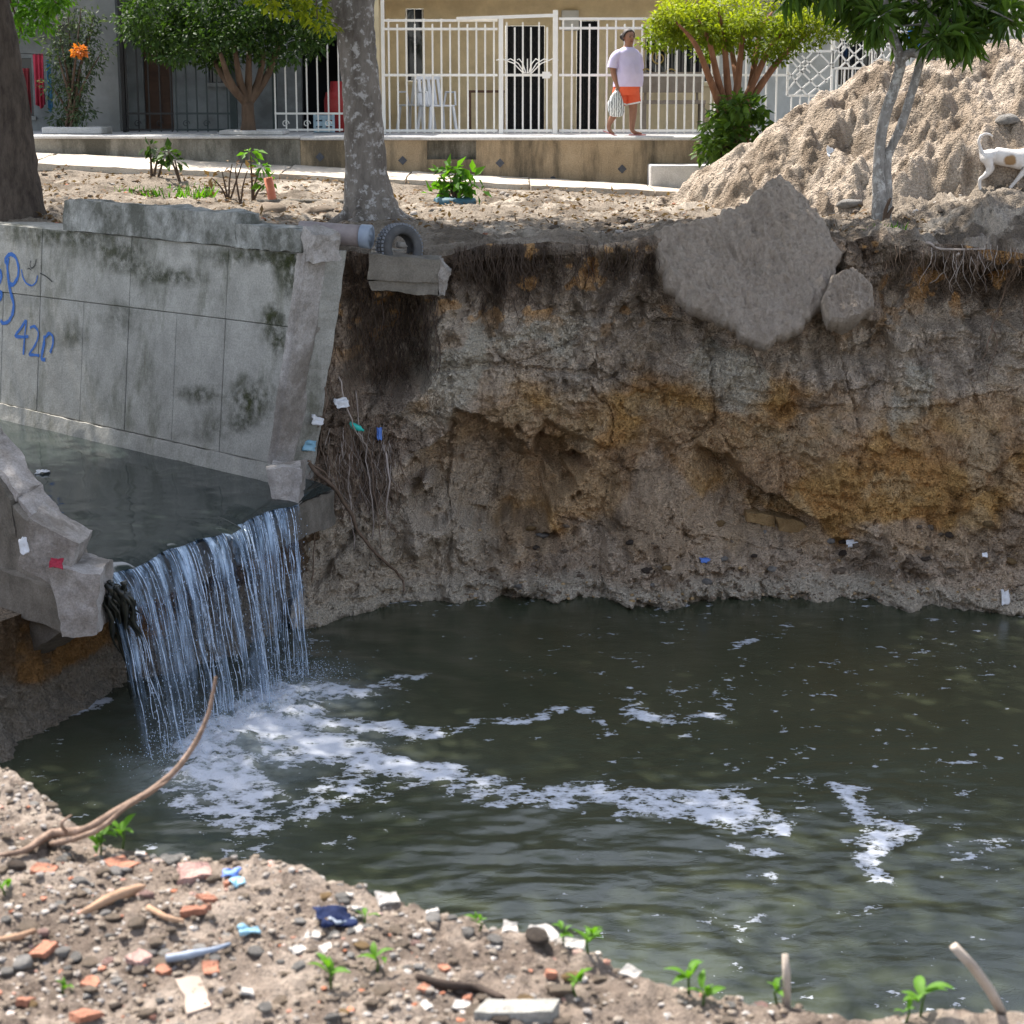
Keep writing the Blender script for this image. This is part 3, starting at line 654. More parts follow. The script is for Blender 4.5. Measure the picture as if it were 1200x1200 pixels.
# broken end face: pale rough concrete
A, Bw = np.meshgrid(np.linspace(-.32, HT + .0, 150), np.linspace(-.035, .48, 44), indexing='ij')
te = tend(A) - .02 + .014 * fbm(A * 2, Bw * 3, 201, 3) + .010 * np.abs(fbm(A * 9, Bw * 9, 203, 4)) - .10 * (1 - ss(-.05, .2, A)) * np.abs(fbm(A * 5, Bw * 5, 4, 3)) * 1.5 + .03 * ss(.25, .5, Bw) + .02 * (np.abs(Bw - .22) > .22)
te = te + .05 * (ss(.2, .26, Bw + .02 * fbm(A * 3, 1, 1)) - .5)
Ev = np.array(B0)[None, None] + np.array(WD)[None, None] * te[..., None] + np.array(WN)[None, None] * (Bw + BAT * A)[..., None] + np.array([0, 0, 1.])[None, None] * A[..., None]
Ev = np.concatenate([np.repeat(Ev[:, :1], 1, 1) + np.array(WD) * .12, Ev, Ev[:, -1:] + np.array(WD) * .3], 1)
o = link('broken_end', np_mesh('broken_end', Ev - np.array(wall.location), grid_faces(Ev.shape[0], Ev.shape[1])), M['conc_pale'], wall); o['label'] = 'pale rough broken end of the concrete wall'
# formwork panels
lines_low = [(-60, 480), (2, 430), (45, 430), (96, 430), (149, 430), (205, 430), (262, 430)]
tl = [wall_th(*p)[0] for p in lines_low]; tl = [9.0, 7.6, tl[0] + 1.4, tl[0] + .7] + tl
J0, J1 = wall_th(17, 344)[1], wall_th(341, 383)[1]; tj0, tj1 = wall_th(17, 344)[0], wall_th(341, 383)[0]
jh = lambda t: J0 + (J1 - J0) * (t - tj0) / (tj1 - tj0)
def panel(ta, tb, fa, fb, proud, sh=False):                  # ta > tb ; fa, fb give (h0, h1) as functions of t
    g = .0042
    def c(t, h, w): return WP(t + (tend(h) if sh and t == tb else 0), h, w)
    a, b = ta - g, tb + (g if not sh else .012)
    P = [c(a, fa(a) + g, -proud), WP(b + (tend(fa(b)) if sh else 0), fa(b) + g, -proud), WP(b + (tend(fa(b)) if sh else 0), fa(b) + g, .035), c(a, fa(a) + g, .035),
         c(a, fb(a) - g, -proud), WP(b + (tend(fb(b)) if sh else 0), fb(b) - g, -proud), WP(b + (tend(fb(b)) if sh else 0), fb(b) - g, .035), c(a, fb(a) - g, .035)]
    return MB().hexa(P).build('panel', M['conc'], wall, bevel=.004)
base_h = lambda t: .17
for i in range(len(tl)):
    b = tl[i + 1] if i + 1 < len(tl) else 0
    panel(tl[i], b, base_h, jh, .004 + .006 * random.random(), i == len(tl) - 1)
tu = tl[0::2] + ([0] if True else [])
for i in range(len(tu) - 1): panel(tu[i], tu[i + 1], jh, lambda t: HT - .004, .004 + .006 * random.random(), i == len(tu) - 2)
lump_obj('toe', [WP(9, -.2, -.05), WP(.05, -.2, -.05), WP(.05, -.2, .04), WP(9, -.2, .04), WP(9, .165, -.03), WP(.0, .165, -.03), WP(.0, .165, .04), WP(9, .165, .04)], M['conc'], wall, n=(140, 1, 5), amp=.012, freq=6)
# graffiti strokes
n = NB('blue_spray_paint', .7, .3); n.color((.012, .10, .36)); al = n.ramp(n.noise(45, 5, .7), [(.25, .35), (.5, 1.0)]); n.val(n.b.inputs['Alpha'], al); M['blue_paint'] = n.m
n = NB('black_marker', .8, .2); n.color((.03, .03, .03)); M['black_paint'] = n.m
strokes = [([(60, 215), (42, 190), (60, 150), (95, 128), (140, 160), (165, 250), (158, 340), (112, 410), (82, 390)], 3.4, 0), ([(75, 165), (62, 230), (70, 330), (84, 430), (100, 500), (122, 570), (112, 660), (75, 730), (22, 745), (5, 715)], 3.6, 0),
           ([(188, 268), (198, 335), (230, 392), (280, 415), (318, 382), (330, 320)], 1.5, 0), ([(225, 715), (180, 790), (122, 855), (185, 862), (250, 858)], 2.6, 0), ([(232, 712), (222, 800), (212, 900), (205, 1018)], 2.6, 0),
           ([(262, 782), (300, 762), (336, 805), (336, 870), (300, 950), (247, 1020), (300, 1018), (345, 1025)], 2.4, 0), ([(392, 850), (385, 930), (368, 1010), (362, 1062), (398, 1060)], 3.4, 0), ([(402, 862), (430, 825), (464, 850), (468, 910), (455, 960), (440, 1000)], 2.6, 0),
           ([(-40, 300), (0, 270), (14, 320), (2, 390), (-40, 400)], 3.2, 0), ([(-60, 480), (0, 455), (16, 490), (0, 532), (-50, 540)], 3.6, 0), ([(268, 190), (262, 235), (276, 262), (306, 235), (318, 175)], .9, 1), ([(350, 300), (395, 322), (430, 350), (460, 378)], 1.0, 1), ([(240, 265), (255, 255), (275, 275)], .7, 1)]
gpar = []
for pts, wd, kd in strokes:
    pp = []
    for a, b in zip(pts[:-1], pts[1:]):
        for q in range(4): pp.append((a[0] + (b[0] - a[0]) * q / 4, a[1] + (b[1] - a[1]) * q / 4))
    pp.append(pts[-1])
    for _ in range(2): pp = [pp[0]] + [((pp[i - 1][0] + 2 * pp[i][0] + pp[i + 1][0]) / 4, (pp[i - 1][1] + 2 * pp[i][1] + pp[i + 1][1]) / 4) for i in range(1, len(pp) - 1)] + [pp[-1]]
    W3 = [PP(x / 7.5, 280 + y / 7.5, WP(0, 0, -.016), wn) for x, y in pp]
    mb = MB(); hw = wd / 125 * .85; vs = []
    for i, p in enumerate(W3):
        t = (W3[min(i + 1, len(W3) - 1)] - W3[max(i - 1, 0)]).normalized(); sd_ = t.cross(wn).normalized(); k = hw * random.uniform(.75, 1.2)
        vs += [p + sd_ * k, p - sd_ * k]
    mb.add(vs, [(2 * i, 2 * i + 1, 2 * i + 3, 2 * i + 2) for i in range(len(W3) - 1)])
    o = mb.build('graffiti_stroke', M['black_paint' if kd else 'blue_paint'], wall)
# mossy damp blotches growing on the wall face
n = NB('moss_stain', .95, .1); n.color(n.ramp(n.noise(14, 5), [(.3, (.022, .028, .010)), (.7, (.06, .062, .026))]))
al = n.math('MULTIPLY', n.attr('den', 'Fac'), n.ramp(n.noise(9, 6, .7), [(.38, 0.0), (.6, 1.0)])); n.val(n.b.inputs['Alpha'], al); M['moss'] = n.m
moss_px = [(295, 470, 26, 28, .8), (325, 392, 10, 20, .85), (318, 372, 14, 12, .7), (215, 325, 24, 10, .55), (180, 322, 24, 12, .55), (150, 305, 22, 16, .4), (340, 310, 18, 26, .9), (235, 462, 22, 9, .6), (290, 300, 60, 12, .6), (60, 275, 50, 10, .6), (130, 290, 40, 20, .45), (85, 395, 16, 12, .4), (145, 372, 20, 16, .4), (255, 500, 30, 14, .35)]
for x, y, rx, ry, dn in moss_px:
    vs = []; den = []; nr, na = 7, 28
    for i in range(nr):
        for j in range(na):
            a = 2 * math.pi * j / na; k = i / (nr - 1) * (1 + .25 * float(fbm(math.cos(a) * 2 + x, math.sin(a) * 2, 3)))
            X_, Y_ = x + rx * 1.5 * k * math.cos(a), y + ry * 1.5 * k * math.sin(a)
            t_, h_ = wall_th(X_, Y_); t_ = max(t_, tend(h_) + .03); h_ = min(h_, HT - .01)
            vs.append(WP(t_, h_, -.0135 - .0004 * len(gpar))); den.append(dn * (1 - i / (nr - 1)) ** .8 * 1.3)
    gpar.append(1); fs = [[i * na + j, i * na + (j + 1) % na, (i + 1) * na + (j + 1) % na, (i + 1) * na + j] for i in range(nr - 1) for j in range(na)]
    link('moss_patch', np_mesh('moss_patch', np.array([tuple(v) for v in vs]) - np.array(wall.location), fs, True, {'den': np.clip(den, 0, 1)}), M['moss'], wall)
# faded reddish paint on the top of the broken end
n = NB('faded_red_paint', .9, .15); n.color((.33, .17, .15)); n.val(n.b.inputs['Alpha'], n.ramp(n.noise(7, 6, .7), [(.35, .05), (.65, .6)])); M['faded_red'] = n.m
iA = np.where((A[:, 0] > 1.72) & (A[:, 0] < 2.12))[0]; Es = Ev[iA][:, 26:44] - np.array(WD) * .004
link('red_paint_patch', np_mesh('red_paint_patch', Es - np.array(wall.location), grid_faces(Es.shape[0], Es.shape[1])), M['faded_red'], wall)
# parapet blocks on top
def th(px, py): return wall_th(px, py, -.04)
(ta, ha), (tb, hb) = th(75, 234), th(279, 250); (tc, hc), (td, hd) = th(281, 263), th(352, 270)
def block(t0, t1, z0, za, zb, w0, w1): return [WP(t0, z0, w0), WP(t1, z0, w0), WP(t1, z0, w1), WP(t0, z0, w1), WP(t0, za, w0), WP(t1, zb, w0), WP(t1, zb, w1), WP(t0, za, w1)]
par = thing('concrete_parapet', WP((ta + td) / 2, HT, .1), 'stepped chipped concrete parapet on top of the graffitied wall', 'parapet')
lump_obj('upper_block', block(ta, tb, HT + .004, ha, hb, -.045, .22), M['parapet'], par, n=(60, 8, 12), amp=.018, freq=5)
lump_obj('lower_block', block(tb + .004, td - .02, HT + .004, hc, hd, -.05, .30), M['parapet'], par, n=(30, 10, 8), amp=.022, freq=6, seed=3)
lump_obj('end_stub', block(td + .004 - .02, td - .24, HT - .06, hd + .03, hd - .02, -.03, .26), M['conc_pale'], par, n=(8, 10, 10), amp=.03, freq=8, seed=5)
# ------------------------------------------------------------------ channel floor slab, lip and broken front wall
def CH(s, d, z): 
    p = LA + (LB - LA) * s - FLOW * d; p.z = z; return p
fl = lump_obj('channel_floor', [CH(-.12, .03, CZ - .42), CH(1.25, .03, CZ - .42), CH(1.25, 6, CZ - .42), CH(-.12, 6, CZ - .42), CH(-.12, .02, CZ - .085), CH(1.25, .02, CZ - .085), CH(1.25, 6, CZ - .085), CH(-.12, 6, CZ - .085)], M['conc_dark'], n=(60, 30, 6), amp=.02, freq=6); tag(fl, kind='structure')
fw = thing('broken_channel_wall', LA + Vector((-.3, .2, -2.7)), 'broken sloping concrete wall along the near side of the channel', 'wall')
def FWp(t, z, w): 
    p = LA + WD * t - WN * w; p.z = z; return p
topz = lambda t: CZ + .03 + .70 * t
for i, (t0, t1) in enumerate([(-.02, .75), (.755, 1.6), (1.605, 2.6)]):
    lump_obj('wall_section', [FWp(t1, -2.9, .0), FWp(t0, -2.5, .0), FWp(t0, -2.45, .26), FWp(t1, -2.9, .26), FWp(t1, topz(t1), .02), FWp(t0, topz(t0), .02), FWp(t0, topz(t0) - .05, .27), FWp(t1, topz(t1) - .08, .27)], M['conc_dark'], fw, n=(22, 8, 22), amp=.018, freq=5, seed=i * 3)
    lump_obj('broken_top', [FWp(t1, topz(t1) - .05, -.01), FWp(t0, topz(t0) - .05, -.01), FWp(t0, topz(t0) - .07, .25), FWp(t1, topz(t1) - .10, .23), FWp(t1, topz(t1) + .03, -.005), FWp(t0, topz(t0) + .03, -.005), FWp(t0, topz(t0) - .0, .24), FWp(t1, topz(t1) - .03, .22)], M['conc_pale'], fw, n=(26, 10, 4), amp=.02, freq=7, seed=i * 3 + 20)
lump_obj('wall_section', [FWp(6, -2.9, .0), FWp(2.605, -2.9, .0), FWp(2.605, -2.9, .30), FWp(6, -2.9, .30), FWp(6, -.05, .02), FWp(2.605, -.25, .02), FWp(2.605, -.3, .27), FWp(6, -.1, .27)], M['conc'], fw, n=(22, 6, 14), amp=.02, freq=4)
def pxhex(q, y0, y1):                                        # four pixels (bl, br, tr, tl) -> block between two depths
    f = [PY(x, y, y0) for x, y in q]; dv = Vector((f[0].x / y0 * 0, y1 - y0, 0)); b = [p + dv for p in f]
    return [f[0], f[1], b[1], b[0], f[3], f[2], b[2], b[3]]
ch = lump_obj('concrete_chunk', pxhex([(72, 748), (114, 742), (116, 672), (58, 668)], 13.95, 14.45), M['conc_pale'], n=(16, 12, 16), amp=.03, freq=4, seed=2); tag(ch, 'pale jagged concrete chunk hanging at the end of the broken channel wall', 'concrete')
ch = lump_obj('concrete_slab', pxhex([(18, 664), (74, 694), (92, 640), (34, 606)], 14.0, 14.5), M['conc_pale'], n=(14, 12, 8), amp=.022, freq=5, seed=8); tag(ch, 'tilted pale concrete slab with litter on it beside the broken channel wall', 'concrete')
ch = lump_obj('concrete_lump', pxhex([(322, 588), (352, 592), (352, 548), (312, 552)], 17.25, 17.7), M['conc_pale'], n=(12, 10, 10), amp=.03, freq=6, seed=15); tag(ch, 'crumbled concrete lump at the foot of the wall end above the waterfall', 'concrete')
dk = thing('hanging_debris', CH(-.03, -.02, -3.2), 'dark wet rags and weed hanging beside the waterfall under the broken wall', 'debris'); n = NB('wet_weed', .35, .5); n.color(n.ramp(n.noise(20, 4), [(.3, (.006, .007, .006)), (.7, (.02, .022, .016))])); M['weed'] = n.m
for i in range(26):
    x = 116 + i * 1.3; p0 = PY(x, 690 + random.uniform(-10, 8), 14.25 + random.uniform(-.06, .06)); L = random.uniform(.15, .5) if i not in (12, 13, 14, 15, 17, 19) else random.uniform(.7, .95)
    pts = [p0 + Vector((.02 * math.sin(k * 1.3 + i) + .012 * k, 0.01 * k, -L * k / 7)) for k in range(8)]
    MB().tube(pts, [random.uniform(.008, .03) * q for q in (1, 1.1, .95, .9, 1, .8, .6, .3)], 6, jit=.45).build('strand', M['weed'], dk, smooth=True)

# ------------------------------------------------------------------ beam, pipe, tyre on the cliff edge
bm_ = thing('concrete_beam', PY(475, 340, 18.8), 'broken grey concrete beam jutting from the cliff top below the half-buried tyre', 'beam')
lump_obj('beam_top', pxhex([(430, 328), (514, 331), (516, 304), (432, 298)], 18.45, 19.3), M['conc_dark'], bm_, n=(24, 10, 8), amp=.012, freq=5)
lump_obj('beam_bottom', pxhex([(436, 341), (513, 347), (514, 332), (432, 329)], 18.48, 19.3), M['conc_dark'], bm_, n=(24, 10, 6), amp=.014, freq=6, seed=4)
lump_obj('broken_end', pxhex([(514, 348), (519, 346), (527, 322), (515, 303)], 18.46, 18.9), M['conc_pale'], bm_, n=(6, 10, 14), amp=.025, freq=12, seed=6)
M['pipe'] = rough_mat('pipe_grey', (.17, .14, .14), (.25, .215, .21), 8, 60, .003, .7)
M['pvc_blue'] = rough_mat('blue_grey_plastic', (.17, .20, .26), (.24, .28, .34), 8, 60, .002, .5)
M['rubber_skylit'] = rough_mat('skylit_tread', (.13, .14, .16), (.19, .20, .225), 10, 80, .003, .6); M['rubber'] = rough_mat('old_rubber', (.045, .045, .048), (.09, .088, .088), 10, 80, .003, .75)  # tread rubber paler and bluer: sky light put into its colour
pc = PY(392, 274, 18.45); pp_ = thing('drain_pipe', pc, 'purple-grey drain pipe lying between the parapet end and the tyre', 'pipe')
pa, pb = PY(352, 271, 18.55), PY(428, 277, 18.4)
mb = MB(); d = (pb - pa)
mb.tube([pa, pa + d * .5, pb, pb, pb - d * .12], [.102, .102, .104, .085, .083], 20, cap=False); mb.build('pipe', M['pipe'], pp_, smooth=True)
MB().tube([pb - d * .06, pb + d * .09, pb + d * .09, pb - d * .06], [.112, .114, .09, .088], 20, cap=False).build('collar', M['pvc_blue'], pp_, smooth=True)
tc_ = PY(468, 291, 18.72); ty = thing('tyre', tc_, 'old worn car tyre half buried on edge at the cliff top', 'tyre')
prof = [(.13, -.06), (.15, -.085), (.19, -.092), (.215, -.08), (.228, -.05), (.23, 0), (.228, .05), (.215, .08), (.19, .092), (.15, .085), (.13, .06), (.14, .05), (.19, .07), (.205, .04), (.207, 0), (.205, -.04), (.19, -.07), (.14, -.05)]
to = MB().lathe(prof, (0, 0, 0), 40, 'y', True).build('casing', M['rubber'], ty, smooth=True, origin=(0, 0, 0))
tt = MB()
for i in range(40):
    a = 2 * math.pi * i / 40
    for y in (-.05, 0, .05):
        c0 = Vector((.2305 * math.cos(a), y, .2305 * math.sin(a))); t_ = Vector((-math.sin(a), 0, math.cos(a)))
        tt.bar(c0 - t_ * .012, c0 + t_ * .012, .03, .012)
tt.build('tread', M['rubber_skylit'], to, origin=(0, 0, 0)); ty.rotation_euler = (math.radians(-6), 0, math.radians(38))

# ------------------------------------------------------------------ slumped slabs of packed earth
def slump(name, outline, top, bot, label, amp=.02, seed=0, m='slump'):
    pt, pb2 = PY(*top), PY(*bot); up = Vector((0, pt.y - pb2.y, pt.z - pb2.z)).normalized(); nr_ = Vector((1, 0, 0)).cross(up).normalized()
    if nr_.y > 0: nr_ = -nr_
    P = [PP(x, y, pb2, nr_) for x, y in outline]; c = sum(P, Vector()) / len(P)
    uv = np.array([((p - c).dot(Vector((1, 0, 0))), (p - c).dot(up)) for p in P]); ang = np.unwrap(np.arctan2(uv[:, 1], uv[:, 0])); 
    uvc = np.r_[uv, uv[:1]]; cum = np.r_[0, np.cumsum(np.hypot(*np.diff(uvc, axis=0).T))]; s_ = np.linspace(0, cum[-1], 260, endpoint=False)
    bu = np.interp(s_, cum, uvc[:, 0]); bv = np.interp(s_, cum, uvc[:, 1]); w_ = 1 + .05 * fbm(bu * 4.3 + seed, bv * 4.3, 211, 5, .68); bu *= w_; bv *= w_
    rr = np.r_[np.linspace(0.01, 1, 90), 1.01, 1.02, 1.0, .9]; back = np.r_[.05 * ss(.88, 1.02, np.linspace(.01, 1, 90)) ** 2, .07, .12, .2, .3]
    U = rr[:, None] * bu[None]; Vv = rr[:, None] * bv[None]
    h = amp * 1.6 * fbm(U * 3, Vv * 1.2, 213 + seed, 4) + .036 * ridged(U * 6 + Vv * 2, Vv * 2.2 - U * 1.2, 217, 6, .62) + .014 * fbm(U * 40, Vv * 40, 219, 2) - back[:, None] * (1 + .2 * fbm(U * 6, Vv * 6, 221, 3)) 
    X = np.array(c)[None, None] + U[..., None] * np.array([1., 0, 0]) + Vv[..., None] * np.array(up) + h[..., None] * np.array(nr_)
    n1, n2 = U.shape; i = np.arange((n1 - 1) * n2); j = i % n2; a = i - j
    f = np.stack([a + j, a + (j + 1) % n2, a + (j + 1) % n2 + n2, a + j + n2], 1)
    o = link(name, np_mesh(name, X - np.array(c), f), M[m]); o.location = c; tag(o, label, 'earth slab'); return o
n = NB('packed_sand', .95, .15); st_ = n.noise(3, 7, .7, n.mapping((4, 1.5, 1.5), (0, .25, .0)))
n.color(n.mix(n.ramp(n.noise(22, 6, .7), [(.4, 0.0), (.75, .7)]), n.ramp(st_, [(.3, (.43, .35, .285)), (.7, (.56, .47, .39))]), (.29, .24, .20)))
b = n.bump(st_, .08, 1); n.bump(n.noise(32, 8, .78), .035, 1, b); M['slump'] = n.m
slump('earth_slab', *SLUMPS[0], 'large slumped slab of smooth grey sand leaning on the cliff edge', .02)
slump('earth_slab', *SLUMPS[1], 'small lump of grey sand beside the large slumped slab', .03, 4)

# ------------------------------------------------------------------ sand mound
mpx = [(780, 232), (815, 206), (850, 182), (900, 150), (950, 122), (985, 104), (1010, 88), (1035, 76), (1065, 72), (1100, 76), (1125, 62), (1160, 50), (1200, 46), (1260, 50), (1340, 90), (1420, 150), (1500, 220)]
mp_ = [PY(x, y, 25.2) for x, y in mpx]
mx = np.arange(1.6, 10.6, .026); my = np.arange(20.9, 29.4, .026); MX, MY = np.meshgrid(mx, my, indexing='ij')
zr = np.interp(MX, [p.x for p in mp_], [p.z for p in mp_]) + .05 * fbm(MX * 3, 2.2, 3, 3); yr = 25.2 + .35 * fbm(MX * .7, 3, 3, 3)
big = .12 * fbm(MX * .9 + MY * .4, MY * .9, 231, 4, .5) + .09 * ridged(MX * .9 - MY * .7, MY * 1.1 + MX * .5, 233, 4, .5)
fz = ss(0, .9, np.abs(MY - yr))
MZ = zr - .64 * np.maximum(np.abs(MY - yr) - .05, 0) * (1 + .10 * fz) + big * fz
MZ -= 1.6 * (1 - ss(22.4, 23.7, MY)) * ss(4.2, 5.2, MX)
MZ += .09 * ridged(MX * 1.1 + MY * 1.0, MY * .8 - MX * 1.1, 251, 3, .5) * fz - .08 + .085 * np.abs(fbm(MX * 3.2, MY * 3.2, 235, 4, .55)) + .022 * ridged(MX * 8, MY * 8, 237, 3, .6) + .018 * fbm(MX * 18, MY * 18, 238, 2)
rs0 = np.random.default_rng(78)
for _ in range(2000):                                        # hard clods thrown up by the digger
    x0, y0 = rs0.uniform(1.8, 10.4), rs0.uniform(21.2, 27); r0 = .045 + .17 * rs0.random() ** 3.5
    i0, i1 = [int(np.clip((q - 1.6) / .026, 0, len(mx))) for q in (x0 - r0 * 1.4, x0 + r0 * 1.4)]; j0, j1 = [int(np.clip((q - 20.9) / .026, 0, len(my))) for q in (y0 - r0 * 1.4, y0 + r0 * 1.4)]
    if i1 - i0 < 2 or j1 - j0 < 2: continue
    u = (MX[i0:i1, j0:j1] - x0) / r0; v = (MY[i0:i1, j0:j1] - y0) / r0; a = rs0.uniform(0, 3.14); u, v = u * math.cos(a) + v * math.sin(a), (-u * math.sin(a) + v * math.cos(a)) * rs0.uniform(1, 1.6)
    d = np.abs(u) ** 2.8 + np.abs(v) ** 2.8 + .5 * fbm(u * 1.4 + x0 * 7, v * 1.4, y0, 2); MZ[i0:i1, j0:j1] += r0 * .42 * ss(0, .8, 1 - d)
MZ = np.minimum(MZ, zr + .04 - .34 * np.abs(MY - yr) + .05 * fbm(MX * 5, MY * 5, 255, 3)); gg = gz(MX, MY); MZ = np.where(MZ > gg - .25, MZ, gg - .25)
edgem = np.minimum.reduce([MX - 1.6, 10.6 - MX, MY - 20.9, 29.4 - MY]); MZ = MZ - .5 * (1 - ss(0, .25, edgem))
mn = fbm(MX * 1.8, MY * 1.8, 241, 5, .6); MC = np.ones(MX.shape + (3,)) * lay((.42, .345, .275)); MC = MC + (lay((.32, .255, .195)) - MC) * ss(0, .5, mn)[..., None]
MC = MC + (lay((.17, .128, .092)) - MC) * (.75 * ss(.2, .6, fbm(MX * 4, MY * 4, 243, 4)))[..., None]
mo = link('sand_mound', np_mesh('sand_mound', np.stack([MX - 6, MY - 25, MZ], -1), grid_faces(*MX.shape), True, {'Col': np.clip(MC, .02, .6).reshape(-1, 3)}), M['mound']); mo.location = (6, 25, 0); tag(mo, 'big heap of pale excavated sand and clods beyond the cliff edge', 'sand heap')
def mz(x, y): return float(MZ[int(np.clip((x - 1.6) / .026, 0, len(mx) - 1)), int(np.clip((y - 20.9) / .026, 0, len(my) - 1))])
def MP(px, py):                                              # pixel -> first point on mound or ground
    for y in np.arange(20.6, 29, .04):
        p = PY(px, py, y); h = max(mz(p.x, p.y), gzf(p.x, p.y))
        if p.z <= h: return Vector((p.x, p.y, h))
    return PY(px, py, 25)

# ------------------------------------------------------------------ sidewalk and terrace
sw = thing('sidewalk', (-2, 28, .1), None, None); sw['kind'] = 'structure'
xs_ = [-12 + i * 1.75 for i in range(9)] + [2.9]
for a, b in zip(xs_[:-1], xs_[1:]):
    dz = random.uniform(-.01, .015); y0 = 27.0 + .25 * random.random()
    z = lambda x, y: float(gz(x, y)) + .07 + dz
    lump_obj('paving_slab', [(a + .012, y0, z(a, y0) - .2), (b - .012, y0, z(b, y0) - .2), (b - .012, 28.93, z(b, 28.9) - .2), (a + .012, 28.93, z(a, 28.9) - .2), (a + .012, y0, z(a, y0)), (b - .012, y0, z(b, y0)), (b - .012, 28.93, z(b, 28.9)), (a + .012, 28.93, z(a, 28.9))], M['sidewalk'], sw, n=(30, 26, 2), amp=.012, freq=3, seed=a)
TZ = .80
te_ = thing('terrace', (0, 29, -.1), 'tan plastered terrace wall with dark diamond tiles in front of the cream house', 'terrace')
xl, xr = PY(352, 170, 29).x, PY(820, 170, 29).x; n0, n1 = PY(500, 170, 29).x, PY(558, 170, 29).x; nz0, nz1 = PY(520, 187, 29).z, PY(520, 166, 29).z
MB().box(xl, n0, 29, 30.6, -.3, TZ).build('wall', M['terrace'], te_)
MB().box(n1, xr, 29, 30.6, -.3, TZ).build('wall', M['terrace'], te_)
MB().box(n0, n1, 29, 30.6, -.3, nz0).build('wall', M['terrace'], te_); MB().box(n0 + .001, n1 - .001, 29.16, 30.6, nz0 - .01, TZ).build('niche', M['terrace_grey'], te_)
MB().box(xl, xr + .02, 28.96, 33.2, TZ + .003, TZ + .055).build('top_slab', M['terrace_top'], te_, bevel=.012)
M['tile'] = rough_mat('dark_tile', (.03, .034, .045), (.06, .064, .08), 20, 60, .001, .4)
for x, y in ((472, 188), (586, 191), (729, 198), (375, 184)):
    p = PY(x, y, 29); s = .068
    if x < 380: p = PY(x, y, 29)
    MB().add([(p.x - s, 28.988, p.z), (p.x, 28.988, p.z - s), (p.x + s, 28.988, p.z), (p.x, 28.988, p.z + s), (p.x - s, 29.02, p.z), (p.x, 29.02, p.z - s), (p.x + s, 29.02, p.z), (p.x, 29.02, p.z + s)], [(0, 1, 2, 3), (0, 4, 5, 1), (1, 5, 6, 2), (2, 6, 7, 3), (3, 7, 4, 0)]).build('diamond_tile', M['tile'], te_)
p = PY(648, 210, 29); MB().lathe([(.036, -.02), (.045, -.02), (.045, .04), (.036, .04)], (p.x, 29, p.z), 16, 'y', True).build('drain_hole', M['tile'], te_); MB().lathe([(.001, -.005), (.037, -.004)], (p.x, 29, p.z), 16, 'y').build('drain_hole', M['tile'], te_)
st2 = thing('terrace_step', (2.4, 28.6, 0), 'pale low concrete step at the end of the tan terrace wall', 'step')
x0_ = PY(762, 200, 28.4).x; MB().box(x0_, xr + .15, 28.35, 28.985, -.3, .46).build('step_block', M['terrace_top'], st2, bevel=.02)
tg = thing('terrace_plinth', (-5, 29, 0), 'grey stained low terrace wall in front of the white house', 'terrace')
MB().box(-14, xl - .003, 28.99, 30.6, -.3, TZ + .02).build('wall', M['terrace_grey'], tg); MB().box(-14, xl - .003, 28.95, 32.2, TZ + .023, TZ + .07).build('top_slab', M['terrace_top'], tg, bevel=.012)
tr_ = thing('porch_plinth', (6, 31, 0), 'low plinth under the white fence behind the sand heap', 'terrace'); MB().box(xr + .021, 14, 29.9, 33.2, -.3, TZ + .05).build('plinth', M['terrace_top'], tr_)
# ------------------------------------------------------------------ houses
def paint(name, c, rough=.7, var=.12, bd=.002, dirt=None): return rough_mat(name, tuple(k * (1 - var) for k in c), tuple(min(1, k * (1 + var)) for k in c), 3, 50, bd, rough, rnd=0, dirt=dirt)
M['cream'] = paint('cream_wall_paint', (.64, .525, .335), dirt=(.44, .35, .22)); M['cream2'] = paint('cream_beam_paint', (.66, .57, .38)); M['white_wall'] = rough_mat('white_wall_paint', (.42, .44, .44), (.58, .60, .60), 2, 40, .003, .8, rnd=0, dirt=(.25, .25, .24))
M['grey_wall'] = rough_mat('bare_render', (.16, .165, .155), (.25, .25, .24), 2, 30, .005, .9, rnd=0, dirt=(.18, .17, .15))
M['white_iron'] = paint('white_iron', (.74, .72, .68), .5, .08, .0006); M['dark_iron'] = paint('dark_green_iron', (.028, .040, .040), .5); M['black_iron'] = paint('black_iron', (.015, .014, .014), .5); M['gold_iron'] = paint('gold_iron', (.42, .30, .10), .5)
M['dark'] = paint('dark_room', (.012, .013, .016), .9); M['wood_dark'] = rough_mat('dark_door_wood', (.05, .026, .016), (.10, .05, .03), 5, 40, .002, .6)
n = NB('window_glass', .03, .5); n.color((.012, .016, .022)); M['glass'] = n.m
M['floor'] = paint('porch_floor_tile', (.30, .22, .16), .5)
def wall_with_openings(par, x0, x1, y, z0, z1, ops, m, th_=.18):
    """wall slab in pieces round its openings (x0,x1,z0,z1), sorted and not overlapping in x"""
    cur = x0
    for a, b, c, d in sorted(ops):
        if a > cur: MB().box(cur, a, y, y + th_, z0, z1).build('wall', m, par)
        if c > z0: MB().box(a, b, y, y + th_, z0, c).build('wall', m, par)
        if d < z1: MB().box(a, b, y, y + th_, d, z1).build('wall', m, par)
        cur = b
    MB().box(cur, x1, y, y + th_, z0, z1).build('wall', m, par)
def pxr(xa, xb, yt, yb, y): a = PY(xa, yt, y); b = PY(xb, yb, y); return (a.x, b.x, b.z, a.z)
FZ = TZ + .058
HY = 33.2
hr2 = thing('cream_house', (2, HY, FZ), 'cream painted house with dark lattice doors behind the white fence', 'house')
d1 = pxr(592, 638, 30, 150, HY); d2 = pxr(676, 700, 24, 150, HY); w1 = pxr(756, 838, 44, 96, HY); w0 = pxr(475, 497, 10, 95, HY)
